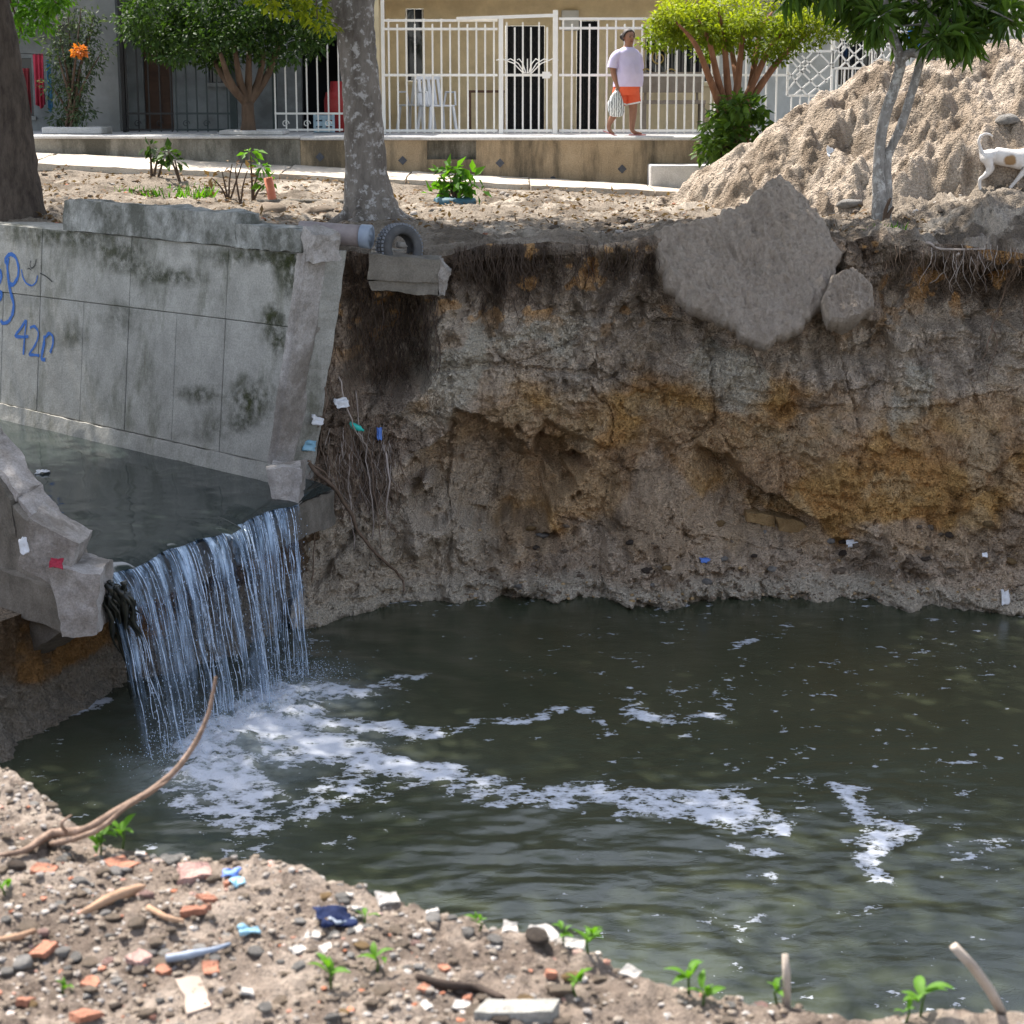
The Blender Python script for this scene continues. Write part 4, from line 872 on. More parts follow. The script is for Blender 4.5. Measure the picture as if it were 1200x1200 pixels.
d1 = (d1[0], d1[1], FZ, d1[3]); d2 = (d2[0], d2[1], FZ, d2[3])
wall_with_openings(hr2, PY(446, 50, HY).x, PY(842, 50, HY).x, HY, FZ - .02, 3.5, [w0, d1, d2, w1], M['cream'])
for q in (d1, d2):
    dr_ = MB().box(q[0] + .01, q[1] - .01, HY + .08, HY + .12, q[2], q[3] - .005).build('door', M['dark'], hr2)
    k = 0; x = q[0]
    wdt = q[1] - q[0]; st_n = max(2, int(wdt / .11))
    lat = MB()
    for i in range(st_n + 1):
        xx = q[0] + .012 + (wdt - .024) * i / st_n; lat.bar((xx, HY + .05, q[2] + .01), (xx, HY + .05, q[3] - .01), .014)
    zz = q[2] + .05
    while zz < q[3] - .2:
        for i in range(st_n):
            xa = q[0] + .012 + (wdt - .024) * i / st_n; xb = xa + (wdt - .024) / st_n
            lat.bar((xa, HY + .05, zz), (xb, HY + .05, zz + .16), .010); lat.bar((xa, HY + .052, zz + .16), (xb, HY + .052, zz), .010)
        zz += .17
    lat.build('lattice', M['black_iron'], dr_, origin=hr2.location)
for q in (w0, w1):
    g = MB().box(q[0] + .005, q[1] - .005, HY + .10, HY + .115, q[2] + .005, q[3] - .005).build('window', M['glass'], hr2)
    MB().box(q[0] - .03, q[1] + .03, HY - .05, HY - .003, q[2] - .07, q[2] - .003).build('sill', M['cream2'], g, origin=hr2.location)
    nb = max(2, int((q[1] - q[0]) / .16))
    for i in range(nb + 1):
        xx = q[0] + .02 + (q[1] - q[0] - .04) * i / nb; MB().bar((xx, HY + .03, q[2]), (xx, HY + .03, q[3]), .014).build('window_bar', M['white_iron'], g, origin=hr2.location)
# scroll ornament on the wide window
def spiral(c, r0, turns, sgn, n=26): return [(c[0] + sgn * r0 * (1 - .8 * k / n) * math.cos(turns * 6.283 * k / n), c[1], c[2] + r0 * (1 - .8 * k / n) * math.sin(turns * 6.283 * k / n)) for k in range(n + 1)]
sc = MB()
cw = PY(772, 72, HY - .02)
sc.tube(spiral((cw.x, HY - .02, cw.z + .06), .15, 1.6, 1), .013, 5); sc.tube(spiral((cw.x - .2, HY - .02, cw.z - .22), .11, 1.5, -1), .012, 5); sc.tube(spiral((cw.x + .2, HY - .02, cw.z - .22), .11, 1.5, 1), .012, 5)
sc.build('window_scroll', M['gold_iron'], hr2)
# roof slab, front beam and columns of the porch
MB().box(PY(446, 0, 31.7).x, 9.5, 31.72, HY + 5, 3.03, 3.22).build('roof', M['cream2'], hr2); MB().box(PY(446, 0, 31.7).x, 9.5, 31.5, 31.717, 2.93, 3.30).build('roof_beam', M['cream2'], hr2)
MB().box(PY(446, 0, 32).x - .16, PY(446, 0, 32).x, 31.45, HY + .18, FZ - .03, 3.3).build('side_wall', M['cream'], hr2)
M['meter'] = paint('meter_box_grey', (.5, .5, .48)); q = pxr(658, 678, 12, 36, HY); mbx = MB().box(q[0], q[1], HY - .12, HY - .003, q[2], q[3]).build('meter_box', M['meter'], hr2, bevel=.01)
# right-hand white house
hw = thing('white_house', (5.5, HY, FZ), 'white walled house with a latticed porch behind the sand heap', 'house')
xw0 = PY(842, 50, HY).x; wr = pxr(985, 1030, 20, 100, HY); wr2 = pxr(1085, 1120, 20, 90, HY)
wall_with_openings(hw, xw0 + .003, 12.5, HY, FZ - .02, 3.5, [wr, wr2], M['white_wall'])
for q in (wr, wr2):
    g = MB().box(q[0] + .005, q[1] - .005, HY + .1, HY + .115, q[2] + .005, q[3] - .005).build('window', M['glass'], hw)
    for i in range(6):
        xx = q[0] + (q[1] - q[0]) * (i + .5) / 6; MB().bar((xx, HY + .03, q[2]), (xx, HY + .03, q[3]), .016).build('window_bar', M['white_iron'], g, origin=hw.location)
q = pxr(1057, 1068, 15, 80, 31); MB().box(q[0], q[1], 31, 31.15, FZ, 3.0).build('column', M['white_wall'], hw)
# porch of the white house continues the roof
MB().box(9.503, 12.5, 31.5, HY + 5, 3.03, 3.3).build('roof', M['white_wall'], hw)

# white iron fence in front of the cream house
FY = 30.35
def fence(name, xa, xb, label, rails, step=10.3, top=22, bot=155, posts=(), skip=None, thick=.026, tj=6):
    f = thing(name, (PY((xa + xb) / 2, bot, FY).x, FY, FZ), label, 'fence' if 'gate' not in name else 'gate')
    bar_me = None; zb = FZ + .012
    x = xa + step / 2; i = 0
    while x < xb - 2:
        t = top + (tj if i % 2 else 0); p = PY(x, t, FY); L = p.z - zb
        mb = MB().box(-thick / 2, thick / 2, -thick / 2, thick / 2, 0, 1)
        if bar_me is None: bar_me = mb.mesh('bar'); bar_me.materials.append(M['white_iron'])
        o = link('bar', bar_me, None, f); o.location = Vector((p.x, FY, zb)) - f.location; o.scale = (1, 1, L); x += step; i += 1
    for r in rails:
        a, b = PY(xa, r, FY), PY(xb, r, FY); MB().bar((a.x, FY - .022, a.z), (b.x, FY - .022, a.z), .038, .018).build('rail', M['white_iron'], f)
    for px, w_, t in posts:
        a = PY(px, t, FY); MB().box(a.x - w_ / 2, a.x + w_ / 2, FY - .06, FY + .04, FZ + .002, a.z).build('post', M['white_iron'], f)
    return f
fence('white_fence', 450, 583, 'white iron bar fence section on the terrace beside the gate, plastic chairs behind', [24, 34, 88, 153], posts=[(448, .05, -4)])
g = fence('white_gate', 589, 647, 'white iron gate with a wheat-sheaf ornament between two thick posts', [88, 153], top=26, step=9.5, posts=[(587, .07, 20), (651, .075, 12)])
a, b = PY(535, 22, FY), PY(652, 18, FY); MB().bar((a.x, FY - .05, a.z), (b.x, FY - .05, b.z), .05, .03).build('lintel', M['white_iron'], g)
orn = MB(); c = PY(618, 86, FY)
for k in range(-3, 4):
    orn.tube([(c.x + k * .02, FY - .05, c.z), (c.x + k * .07, FY - .05, c.z + .15), (c.x + k * .13, FY - .05, c.z + .22), (c.x + k * .16, FY - .05, c.z + .2)], .009, 5)
orn.build('ornament', M['white_iron'], g); p = PY(640, 88, FY); MB().box(p.x - .06, p.x + .06, FY - .09, FY - .05, p.z - .05, p.z + .05).build('lock_box', M['white_iron'], g)
fence('white_fence', 655, 842, 'white iron bar fence behind the walking person', [22, 33, 88, 153], posts=[(842, .06, -2)])
f3 = fence('white_fence', 846, 922, 'white iron bar fence behind the umbrella-shaped tree', [38, 88, 153], top=30, step=12, posts=[])
# latticed panels of the right-hand porch
def lattice(xa, xb, yt, yb, label, tall):
    f = thing('lattice_panel', (PY((xa + xb) / 2, 155, FY).x, FY, FZ), label, 'fence')
    A = PY(xa, yt, FY); Bq = PY(xb, yb, FY); x0, x1, z1, z0 = A.x, Bq.x, A.z, Bq.z; y = FY
    for u in ((x0, z0, x0, z1), (x1, z0, x1, z1), (x0, z0, x1, z0), (x0, z1, x1, z1)): MB().bar((u[0], y, u[1]), (u[2], y, u[3]), .034).build('frame_bar', M['white_iron'], f)
    W_, H_ = x1 - x0, z1 - z0
    for a, b, c_, d in ((0, .55, .45, 0), (0, .85, .85, 0), (.0, .35, .55, 1), (.15, .0, 1, .75), (.45, 0, 1, .45), (.2, .45, .75, 1), (.0, .12, .35, .55), (.3, .9, .9, .3), (.65, 1, 1, .65), (.0, 1, .5, .52)):
        MB().bar((x0 + a * W_, y - .02, z0 + b * H_), (x0 + c_ * W_, y - .02, z0 + d * H_), .024).build('lattice_bar', M['white_iron'], f)
    for i in range(5):
        xx = x0 + W_ * (i + .5) / 5; MB().bar((xx, y, FZ + .005), (xx, y, z0 - .018), .024).build('bar', M['white_iron'], f)
    for i in range(tall):
        xx = x0 + W_ * (i + .01) / max(1, tall - 1) * .98; MB().bar((xx, y + .03, z1 + .017), (xx, y + .03, z1 + .75), .026).build('bar', M['white_iron'], f)
    MB().bar((x0, y + .06, z1 + .55), (x1, y + .06, z1 + .55), .03).build('rail', M['white_iron'], f)
lattice(924, 974, 60, 112, 'white gate panel of crossing diagonal bars beside the umbrella-shaped tree', 4)
lattice(978, 1022, 30, 80, 'white lattice panel above a row of bars behind the top of the sand heap', 3)
lattice(1026, 1054, 20, 70, 'narrow white lattice panel next to the porch column', 3)
fence('white_fence', 1072, 1215, 'white iron bar fence behind the slender forked tree', [12, 40, 153], top=0, step=13)

# plastic chairs and clutter on the porch
M['white_plastic'] = paint('white_plastic', (.62, .64, .68), .4); M['blue_plastic'] = paint('blue_plastic', (.05, .16, .42), .45); M['red_cloth'] = rough_mat('red_cloth', (.32, .025, .05), (.48, .05, .085), 8, 60, .004, .9); M['maroon_cloth'] = rough_mat('maroon_cloth', (.12, .015, .02), (.2, .03, .035), 8, 60, .004, .9); M['blue_cloth'] = rough_mat('blue_cloth', (.05, .17, .32), (.09, .26, .42), 8, 60, .004, .9)
def chair(px, y, rz, label, m):
    p = PY(px, 150, y); t = thing('plastic_chair', (p.x, y, FZ + .001), label, 'chair', rz=rz)
    O = (0, 0, 0)
    MB().box(-.22, .22, -.22, .2, .40, .43).build('seat', m, t, origin=O, bevel=.01)
    for a in (-1, 1):
        for b in (-1, 1): MB().bar((a * .2, b * .19, .4), (a * .24, b * .23, 0), .04).build('leg', m, t, origin=O)
        MB().tube([(a * .23, .2, .42), (a * .25, .16, .63), (a * .25, -.16, .63), (a * .24, -.2, .42)], .018, 6).build('armrest', m, t, origin=O)
    for k in range(-2, 3): MB().bar((k * .09, .21, .43), (k * .085, .30, .84), .05, .015).build('back_slat', m, t, origin=O)
    MB().bar((-.22, .305, .86), (.22, .305, .86), .06, .02).build('back_rail', m, t, origin=O)
chair(512, 31.6, .5, 'white plastic armchair on the porch nearest the gate', M['white_plastic']); chair(488, 32.3, -.4, 'white plastic armchair on the porch under the narrow barred window', M['white_plastic'])
p = PY(570, 150, 31.9); tb_ = thing('side_table', (p.x, 31.9, FZ + .001), 'dark wooden side table on the porch left of the gate', 'table')
MB().box(p.x - .3, p.x + .3, 31.7, 32.1, FZ + .62, FZ + .66).build('table_top', M['wood_dark'], tb_)
for a in (-.27, .27):
    for b in (31.73, 32.07): MB().bar((p.x + a, b, FZ + .002), (p.x + a, b, FZ + .62), .04).build('leg', M['wood_dark'], tb_)
p = PY(800, 150, 31.9); bn = thing('bench', (p.x, 31.9, FZ + .001), 'grey wooden bench on the porch under the scrolled window', 'bench'); M['grey_wood'] = rough_mat('grey_wood', (.16, .13, .10), (.25, .21, .17), 6, 50, .003, .8)
MB().box(p.x - .7, p.x + .35, 31.7, 32.15, FZ + .44, FZ + .5).build('seat', M['grey_wood'], bn); 
for a in (-.65, .3): MB().box(p.x + a - .04, p.x + a + .04, 31.72, 32.1, FZ + .002, FZ + .44).build('leg', M['grey_wood'], bn)
MB().box(p.x - .7, p.x + .35, 32.12, 32.16, FZ + .62, FZ + .95).build('backrest', M['grey_wood'], bn)
for a in (-.6, .25): MB().box(p.x + a - .02, p.x + a + .02, 32.155, 32.19, FZ + .44, FZ + .94).build('back_post', M['grey_wood'], bn)

# ------------------------------------------------------------------ white house on the left
LYH = 32.0
hl = thing('shaded_house', (-6, LYH, FZ), 'shaded white house with dark green window bars behind the bushy tree', 'house')
lw = pxr(10, 40, 68, 136, LYH); ld = pxr(166, 204, 52, 152, LYH); ld = (ld[0], ld[1], FZ, ld[3]); lw2 = pxr(243, 268, 64, 97, LYH); lp_ = pxr(352, 400, 40, 150, LYH); lp_ = (lp_[0], lp_[1], FZ, lp_[3])
xl2 = PY(446, 50, 32).x - .165
M['shaded_wall'] = rough_mat('white_paint_shaded', (.13, .14, .14), (.23, .24, .235), 2, 40, .003, .8, rnd=0, dirt=(.08, .08, .075))  # white paint darkened: shade of tree and roof put into the colour
wall_with_openings(hl, -14, xl2, LYH, FZ - .02, 3.6, [lw, ld, lw2, lp_], M['shaded_wall'])
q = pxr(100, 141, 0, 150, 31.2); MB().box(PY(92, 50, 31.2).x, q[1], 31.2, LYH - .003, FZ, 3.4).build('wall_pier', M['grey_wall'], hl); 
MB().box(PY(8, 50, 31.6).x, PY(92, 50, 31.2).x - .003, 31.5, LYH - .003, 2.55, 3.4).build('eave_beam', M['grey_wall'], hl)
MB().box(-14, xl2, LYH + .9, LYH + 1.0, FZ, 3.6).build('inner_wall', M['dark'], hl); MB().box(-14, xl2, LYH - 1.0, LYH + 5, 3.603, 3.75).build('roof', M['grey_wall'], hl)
dd_ = MB().box(ld[0] + .01, ld[1] - .01, LYH + .08, LYH + .13, ld[2] + .002, ld[3] - .003).build('door', M['wood_dark'], hl)
for i in range(3):
    for k in range(2):
        xx = ld[0] + .06 + k * .24; zz = ld[2] + .12 + i * .42; MB().box(xx, xx + .2, LYH + .062, LYH + .079, zz, zz + .34).build('door_panel', M['wood_dark'], dd_, origin=hl.location)
for q in (lw, lw2):
    g = MB().box(q[0] + .005, q[1] - .005, LYH + .12, LYH + .135, q[2] + .005, q[3] - .005).build('window', M['glass'], hl)
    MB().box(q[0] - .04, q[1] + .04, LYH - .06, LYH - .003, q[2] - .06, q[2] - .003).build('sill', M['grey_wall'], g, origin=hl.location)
def dfence(xa, xb, label, step, m, y=30.75, top=20, n_rails=(133, 152), panels=False):
    f = thing('iron_fence', (PY((xa + xb) / 2, 150, y).x, y, FZ), label, 'fence'); me = None; x = xa
    zt = PY(xa, top, y).z; zb = FZ + .025
    while x <= xb:
        p = PY(x, 100, y)
        if me is None: me = MB().box(-.011, .011, -.011, .011, 0, 1).mesh('bar'); me.materials.append(m)
        o = link('bar', me, None, f); o.location = Vector((p.x, y, zb)) - f.location; o.scale = (1, 1, zt - zb); x += step
    for r_ in (top + 2,) + n_rails:
        a, b = PY(xa, r_, y), PY(xb, r_, y); MB().bar((a.x, y - .02, a.z), (b.x, y - .02, a.z), .03, .018).build('rail', m, f)
    sc = MB(); k = xa + step
    while k < xb - step:
        p = PY(k, 145, y - .02); sc.tube(spiral((p.x, y - .015, p.z), .06, 1.3, 1, 14), .008, 4); k += step * 2
    sc.build('scrollwork', m, f)
    return f
dfence(206, 270, 'dark green iron bars with scrollwork in front of the white wall', 12, M['dark_iron'])
dfence(148, 204, 'dark iron bars in front of the brown wooden door', 13, M['black_iron'], 30.8)
dfence(322, 402, 'pale iron bars in front of the dark porch opening', 12.5, M['white_iron'], 30.75)
MB().box(PY(268, 50, 31).x, PY(276, 50, 31).x, 30.9, 31.0, FZ, 3.4).build('post', M['dark_iron'], hl); MB().box(PY(318, 50, 31).x, PY(323, 50, 31).x, 30.9, 31.0, FZ, 3.4).build('post', M['dark_iron'], hl); MB().box(PY(141, 50, 31).x, PY(145, 50, 31).x, 30.9, 31.0, FZ, 3.4).build('post', M['black_iron'], hl)
# washing, crate and clutter
def cloth(name, px0, px1, py0, py1, y, m, label, seed):
    a, b = PY(px0, py0, y), PY(px1, py1, y); U, W_ = np.meshgrid(np.linspace(0, 1, 24), np.linspace(0, 1, 30), indexing='ij')
    X = a.x + (b.x - a.x) * U * (1 + .08 * W_ * np.sin(U * 5)); Z = a.z + (b.z - a.z) * W_ + .03 * np.sin(U * 7 + seed) * W_; Y_ = y + .04 * np.sin(U * 17 + seed + W_ * 1.5) * (.3 + W_)
    c = Vector(((a.x + b.x) / 2, y, b.z)); o = link(name, np_mesh(name, np.stack([X, Y_, Z], -1) - np.array(c), grid_faces(24, 30)), m); o.location = c
    s = o.modifiers.new('solid', 'SOLIDIFY'); s.thickness = .008; tag(o, label, 'cloth'); return o
cloth('hanging_cloth', 38, 54, 63, 125, 31.3, M['red_cloth'], 'crimson cloth hung out to dry on the shaded house', 1); cloth('hanging_cloth', 54, 62, 70, 130, 31.25, M['blue_cloth'], 'narrow blue cloth hanging next to the crimson cloth', 2); cloth('hanging_cloth', 22, 37, 80, 132, 31.45, M['maroon_cloth'], 'dark maroon cloth hanging in the shaded window', 3)
ln = MB().tube([PY(10, 62, 31.3), PY(36, 63, 31.3), PY(64, 66, 31.28), PY(93, 60, 31.2)], .006, 5).build('clothes_line', M['black_iron']); tag(ln, 'thin line carrying the washing on the shaded house', 'line')
def crate(px, y, label, m, w_=.3, h=.29):
    p = PY(px, 150, y); t = thing('crate', (p.x, y, FZ + .001), label, 'crate')
    for k in range(3): MB().box(p.x - w_ / 2, p.x + w_ / 2, y - .15, y + .15, FZ + .003 + k * h / 3, FZ + (k + 1) * h / 3 - .018).build('crate_side', m, t, bevel=.01)
    for a in (-1, 1): MB().box(p.x + a * w_ / 2 - .02, p.x + a * w_ / 2 + .02, y - .16, y - .151, FZ + .002, FZ + h).build('corner', m, t)
    MB().box(p.x - .03, p.x + .03, y - .158, y - .152, FZ + .01, FZ + h - .02).build('divider', m, t)
cloth('hanging_cloth', 1064, 1081, 30, 63, 30.25, rough_mat('royal_blue_cloth', (.03, .12, .38), (.05, .2, .5), 8, 60, .004, .9), 'royal blue cloth hung over the white fence beside the porch column', 4)
crate(381, 31.3, 'pale blue plastic crate behind the pale iron bars', rough_mat('crate_blue', (.30, .42, .50), (.42, .55, .62), 6, 40, .002, .5))
p = PY(397, 150, 31.5); rd = MB().lathe([(.14, 0), (.2, .02), (.21, .5), (.18, .62), (.12, .65), (.1, .8)], (p.x - .02, 31.5, FZ + .002), 18).build('red_gas_tank', rough_mat('red_paint', (.25, .02, .02), (.33, .03, .03), 5, 40, .002, .4), smooth=True); tag(rd, 'dull red drum in the dark porch beside the pale blue crate', 'drum')
# white planter kerbs on the terrace
def planter(px0, px1, py0, py1, y, d, label):
    a, b = PY(px0, py1, y), PY(px1, py0, y); t = thing('planter_kerb', ((a.x + b.x) / 2, y + d / 2, TZ + .07), label, 'planter'); z1 = b.z; z0 = TZ + .0725
    for u in ((a.x, b.x, y, y + .12), (a.x, b.x, y + d - .12, y + d), (a.x, a.x + .12, y + .123, y + d - .123), (b.x - .12, b.x, y + .123, y + d - .123)):
        MB().box(u[0], u[1], u[2], u[3], z0, z1).build('kerb_side', M['terrace_top'], t, bevel=.015)
    MB().box(a.x + .123, b.x - .123, y + .123, y + d - .123, z0, z1 - .04).build('soil', M['grey_wood'], t)
planter(257, 331, 153, 163, 29.15, .9, 'white planter kerb round the foot of the bushy tree'); planter(49, 119, 149, 158, 29.7, .8, 'white planter kerb round the flowering shrub')
# ------------------------------------------------------------------ trees and plants
M['leaf_dark'] = leaf_mat('leaf_dark', (.012, .030, .006), (.050, .10, .016), .35)
M['leaf_mid'] = leaf_mat('leaf_mid', (.035, .075, .012), (.095, .17, .025), .42)
M['leaf_yellow'] = leaf_mat('leaf_yellow', (.10, .145, .008), (.33, .36, .018), .5)
M['leaf_fresh'] = leaf_mat('leaf_fresh', (.045, .13, .010), (.12, .27, .02), .45)
M['leaf_grey'] = leaf_mat('leaf_grey', (.04, .065, .035), (.085, .12, .06), .35)
M['flower'] = leaf_mat('flower_orange', (.45, .12, .02), (.6, .2, .03), .4)
M['leaf_dry'] = leaf_mat('leaf_dry', (.10, .055, .03), (.22, .14, .07), .15, .8)
def bark(name, c1, c2, pale=None, patch=.55, sc=7):
    n = NB(name, .9, .2); mp = n.mapping((1, 1, .3)); f = n.noise(sc, 7, .7, mp); c = n.ramp(f, [(.3, c1), (.7, c2)])
    if pale: c = n.mix(n.ramp(n.noise(11, 6, .7), [(patch, 0.0), (patch + .08, .85)]), c, pale)
    n.color(c); b = n.bump(f, .04); n.bump(n.noise(40, 5, .7, mp), .012, 1, b); return n.m
M['bark_grey'] = bark('bark_grey', (.08, .066, .055), (.24, .21, .185), (.42, .40, .385), .53)
M['bark_dark'] = bark('bark_dark', (.032, .024, .02), (.12, .095, .078), None, .5, 12)
M['bark_red'] = bark('bark_red', (.12, .055, .03), (.26, .13, .075))
M['bark_pale'] = bark('bark_pale', (.13, .115, .10), (.40, .375, .35), (.55, .53, .50), .52, 16)
M['bark_brown'] = bark('bark_brown', (.06, .04, .028), (.13, .09, .065))
def leaves(name, pos, axis, size, aspect, parent, m, seed=0, droop=.3, curl=.15, tint=None):
    """pos (n,3), axis (n,3): one folded four-sided leaf blade for each"""
    r = np.random.default_rng(seed); n = len(pos); ax = axis + r.normal(0, .35, (n, 3)); ax[:, 2] -= droop; ax /= np.linalg.norm(ax, axis=1, keepdims=True)
    up = r.normal(0, .5, (n, 3)); up[:, 2] += 1; sd_ = np.cross(ax, up); sd_ /= np.linalg.norm(sd_, axis=1, keepdims=True) + 1e-6; nr_ = np.cross(sd_, ax)
    L = (size * r.uniform(.5, 1.4, n))[:, None]; w_ = L * aspect
    b = pos; t = pos + ax * L - nr_ * L * curl; m1 = pos + ax * L * .45 + sd_ * w_ / 2 + nr_ * L * .06; m2 = pos + ax * L * .45 - sd_ * w_ / 2 + nr_ * L * .06
    V_ = np.stack([b, m1, t, m2], 1); f = np.array([[0, 1, 2], [0, 2, 3]])[None] + 4 * np.arange(n)[:, None, None]
    tn = np.repeat(r.random(n) if tint is None else np.clip(tint + r.normal(0, .2, n), 0, 1), 4)
    org = np.array(parent.location) if parent.parent is None else np.array(parent.parent.location) + np.array(parent.location)
    return link(name, np_mesh(name, V_.reshape(-1, 3) - org, f.reshape(-1, 3), True, {'tint': tn}), m, parent)
def clumps(centres, rad, n, seed, flat=.7):
    r = np.random.default_rng(seed); c = np.asarray(centres); k = r.integers(0, len(c), n); d = r.normal(size=(n, 3)); d /= np.linalg.norm(d, axis=1, keepdims=True)
    rr = rad * r.random(n)[:, None] ** .5; d2 = d * rr * [1, 1, flat]; return c[k] + d2, d
def crown_centres(c, R, n, seed, hollow=.35, bump=.3):
    r = np.random.default_rng(seed); out = []
    while len(out) < n:
        d = r.normal(size=3); d /= np.linalg.norm(d); k = hollow + (1 - hollow) * r.random() ** .5; s = 1 + bump * float(fbm(d[0] * 2 + seed, d[1] * 2, d[2] * 2, 3))
        out.append(np.array(c) + d * np.array(R) * k * s)
    return np.array(out)
def limb(a, b, r0, r1, bend, seed, n=7):
    q = random.Random(seed); a, b = Vector(a), Vector(b); off = Vector((q.uniform(-1, 1), q.uniform(-1, 1), q.uniform(-.2, .6))) * bend * (b - a).length
    return [a.lerp(b, k / n) + off * math.sin(math.pi * k / n) * .6 + Vector((q.uniform(-1, 1), q.uniform(-1, 1), 0)) * .02 * (b - a).length for k in range(n + 1)], [r0 + (r1 - r0) * (k / n) for k in range(n + 1)]
def trunk_mesh(paths, n=14, jit=.04):
    mb = MB()
    for p, r_ in paths: mb.tube(p, r_, n if max(r_) > .05 else 7, jit=jit if max(r_) > .05 else .1)
    return mb
def refine(pts, rad, k=4):
    P = []; R_ = []
    for i in range(len(pts) - 1):
        p0 = Vector(pts[max(i - 1, 0)]); p1 = Vector(pts[i]); p2 = Vector(pts[i + 1]); p3 = Vector(pts[min(i + 2, len(pts) - 1)])
        for j in range(k):
            t = j / k; P.append(.5 * ((2 * p1) + (p2 - p0) * t + (2 * p0 - 5 * p1 + 4 * p2 - p3) * t * t + (3 * p1 - p0 - 3 * p2 + p3) * t ** 3)); R_.append(rad[i] + (rad[i + 1] - rad[i]) * t)
    return P + [Vector(pts[-1])], R_ + [rad[-1]]

# centre tree: thick grey trunk, crown above the frame
b = GP(434, 262); cy = b.y
tr = thing('street_tree', b, 'thick grey-barked tree with whitish patches beside the tyre at the cliff edge', 'tree')
pts = [PY(436, 268, cy), PY(434, 240, cy), PY(429, 200, cy), PY(426, 140, cy), PY(422, 90, cy), PY(417, 40, cy), PY(415, 0, cy), PY(414, -60, cy), PY(420, -140, cy), PY(440, -220, cy)]
P1 = refine(pts, [.40, .30, .232, .215, .205, .21, .22, .19, .17, .14], 5)
P2 = refine([PY(419, 62, cy), PY(408, 30, cy), PY(396, 0, cy), PY(382, -50, cy), PY(355, -120, cy), PY(330, -220, cy)], [.16, .15, .135, .12, .10, .08], 4)
cc = crown_centres((b.x + .8, cy - 1.3, 6.6), (4.6, 5.2, 1.7), 190, 5, .25); paths = [P1, P2]
for i in range(14):
    src = (P1 if i % 2 else P2)[0][-3 - i % 4]; paths.append(limb(src, cc[i * 9], .08, .02, .2, i))
rts = []
for i, a in enumerate((-2.6, -1.9, -.5, .2, 2.4)):
    d = Vector((math.cos(a), math.sin(a), 0)); paths.append(([b + d * .18 + Vector((0, 0, .16)), b + d * .36 + Vector((0, 0, .05)), b + d * .62 + Vector((0, 0, -.05))], [.11, .075, .03]))
trunk_mesh(paths, 22, .05).build('trunk', M['bark_grey'], tr, smooth=True)
pos, d = clumps(cc, 1.0, 36000, 3); leaves('crown', pos, d, .18, .45, tr, M['leaf_mid'], 4)
hang = np.array([tuple(PY(x, y, cy - .6 + random.uniform(-.3, .3))) for x, y in [(315, 4), (330, 8), (345, 12), (360, 15), (372, 22), (380, 30), (350, -5), (365, 0), (330, -12), (310, -10), (300, -5), (375, 8), (290, -12)]])
pos, d = clumps(hang, .14, 420, 8); leaves('hanging_leaves', pos, d, .085, .55, tr, M['leaf_yellow'], 9, .5)
tw = MB(); 
for h in hang[::2]: tw.tube([P2[0][-6], (Vector(h) + P2[0][-6]) / 2 + Vector((0, 0, .1)), Vector(h)], [.02, .012, .006], 5)
tw.build('twigs', M['bark_brown'], tr)

# left tree
b = GP(16, 258); cy = b.y
tr = thing('street_tree', b, 'big dark-barked tree standing at the left end of the graffitied wall', 'tree')
P1 = refine([PY(16, 268, cy), PY(17, 240, cy), PY(12, 190, cy), PY(6, 120, cy), PY(-2, 60, cy), PY(-12, 0, cy), PY(-30, -90, cy), PY(-50, -200, cy)], [.46, .34, .30, .27, .235, .22, .20, .15], 5)
cc = crown_centres((b.x - .1, cy - 1.6, 6.3), (3.9, 5.0, 1.7), 170, 15, .25); paths = [P1] + [limb(P1[0][-2 - i % 5], cc[i * 8], .08, .02, .2, i + 40) for i in range(12)]
trunk_mesh(paths, 20, .06).build('trunk', M['bark_dark'], tr, smooth=True)
pos, d = clumps(cc, 1.0, 34000, 13); leaves('crown', pos, d, .18, .45, tr, M['leaf_mid'], 14)
hang = np.array([tuple(PY(x, y, 24 + random.uniform(-.5, .5))) for x, y in [(22, 5), (35, 12), (48, 18), (58, 8), (66, 4), (30, 28), (26, 40), (44, 2), (15, 20), (60, -10), (40, -15), (20, -10), (52, 26), (70, -4)]])
pos, d = clumps(hang, .17, 900, 18); leaves('hanging_leaves', pos, d, .10, .4, tr, M['leaf_fresh'], 19, .5)
tw = MB(); 
for h in hang[::2]: tw.tube([P1[0][-8], (Vector(h) + P1[0][-8]) / 2 + Vector((0, 0, .25)), Vector(h)], [.03, .016, .006], 5)
tw.build('twigs', M['bark_brown'], tr)

# bushy tree in the planter
b = PY(291, 155, 29.6); cy = 29.6; b.z = TZ + .10
tr = thing('bushy_tree', b, 'dark green dense round tree with forked trunk in the white planter', 'tree')
fork = PY(290, 120, cy); tips = [(258, 62), (275, 55), (292, 50), (310, 60), (330, 40), (240, 40)]
paths = [refine([b + Vector((0, 0, -.02)), PY(291, 140, cy), fork], [.13, .10, .09], 3)] + [refine([fork + Vector((0, 0, -.03)), PY((x + 290) / 2 + (x - 290) * .1, (y + 118) / 2 + 8, cy + (i - 2) * .1), PY(x, y, cy + (i - 2.5) * .22)], [.07, .055, .03], 4) for i, (x, y) in enumerate(tips)]
trunk_mesh(paths, 10).build('trunk', M['bark_brown'], tr, smooth=True)
c0 = PY(268, 5, cy); cc = np.concatenate([crown_centres(c0, (1.5, 1.2, .82), 84, 25, .2, .5), crown_centres(PY(340, 30, cy), (.55, .7, .4), 16, 26), crown_centres(PY(185, 18, cy), (.6, .7, .45), 18, 27), crown_centres(PY(225, 50, cy), (.9, .8, .38), 14, 28), crown_centres(PY(320, 55, cy), (.7, .7, .35), 9, 29), crown_centres(PY(150, 30, cy), (.3, .5, .4), 6, 30)])
pos, d = clumps(cc, .23, 14000, 23); leaves('crown', pos, d, .085, .5, tr, M['leaf_dark'], 24)
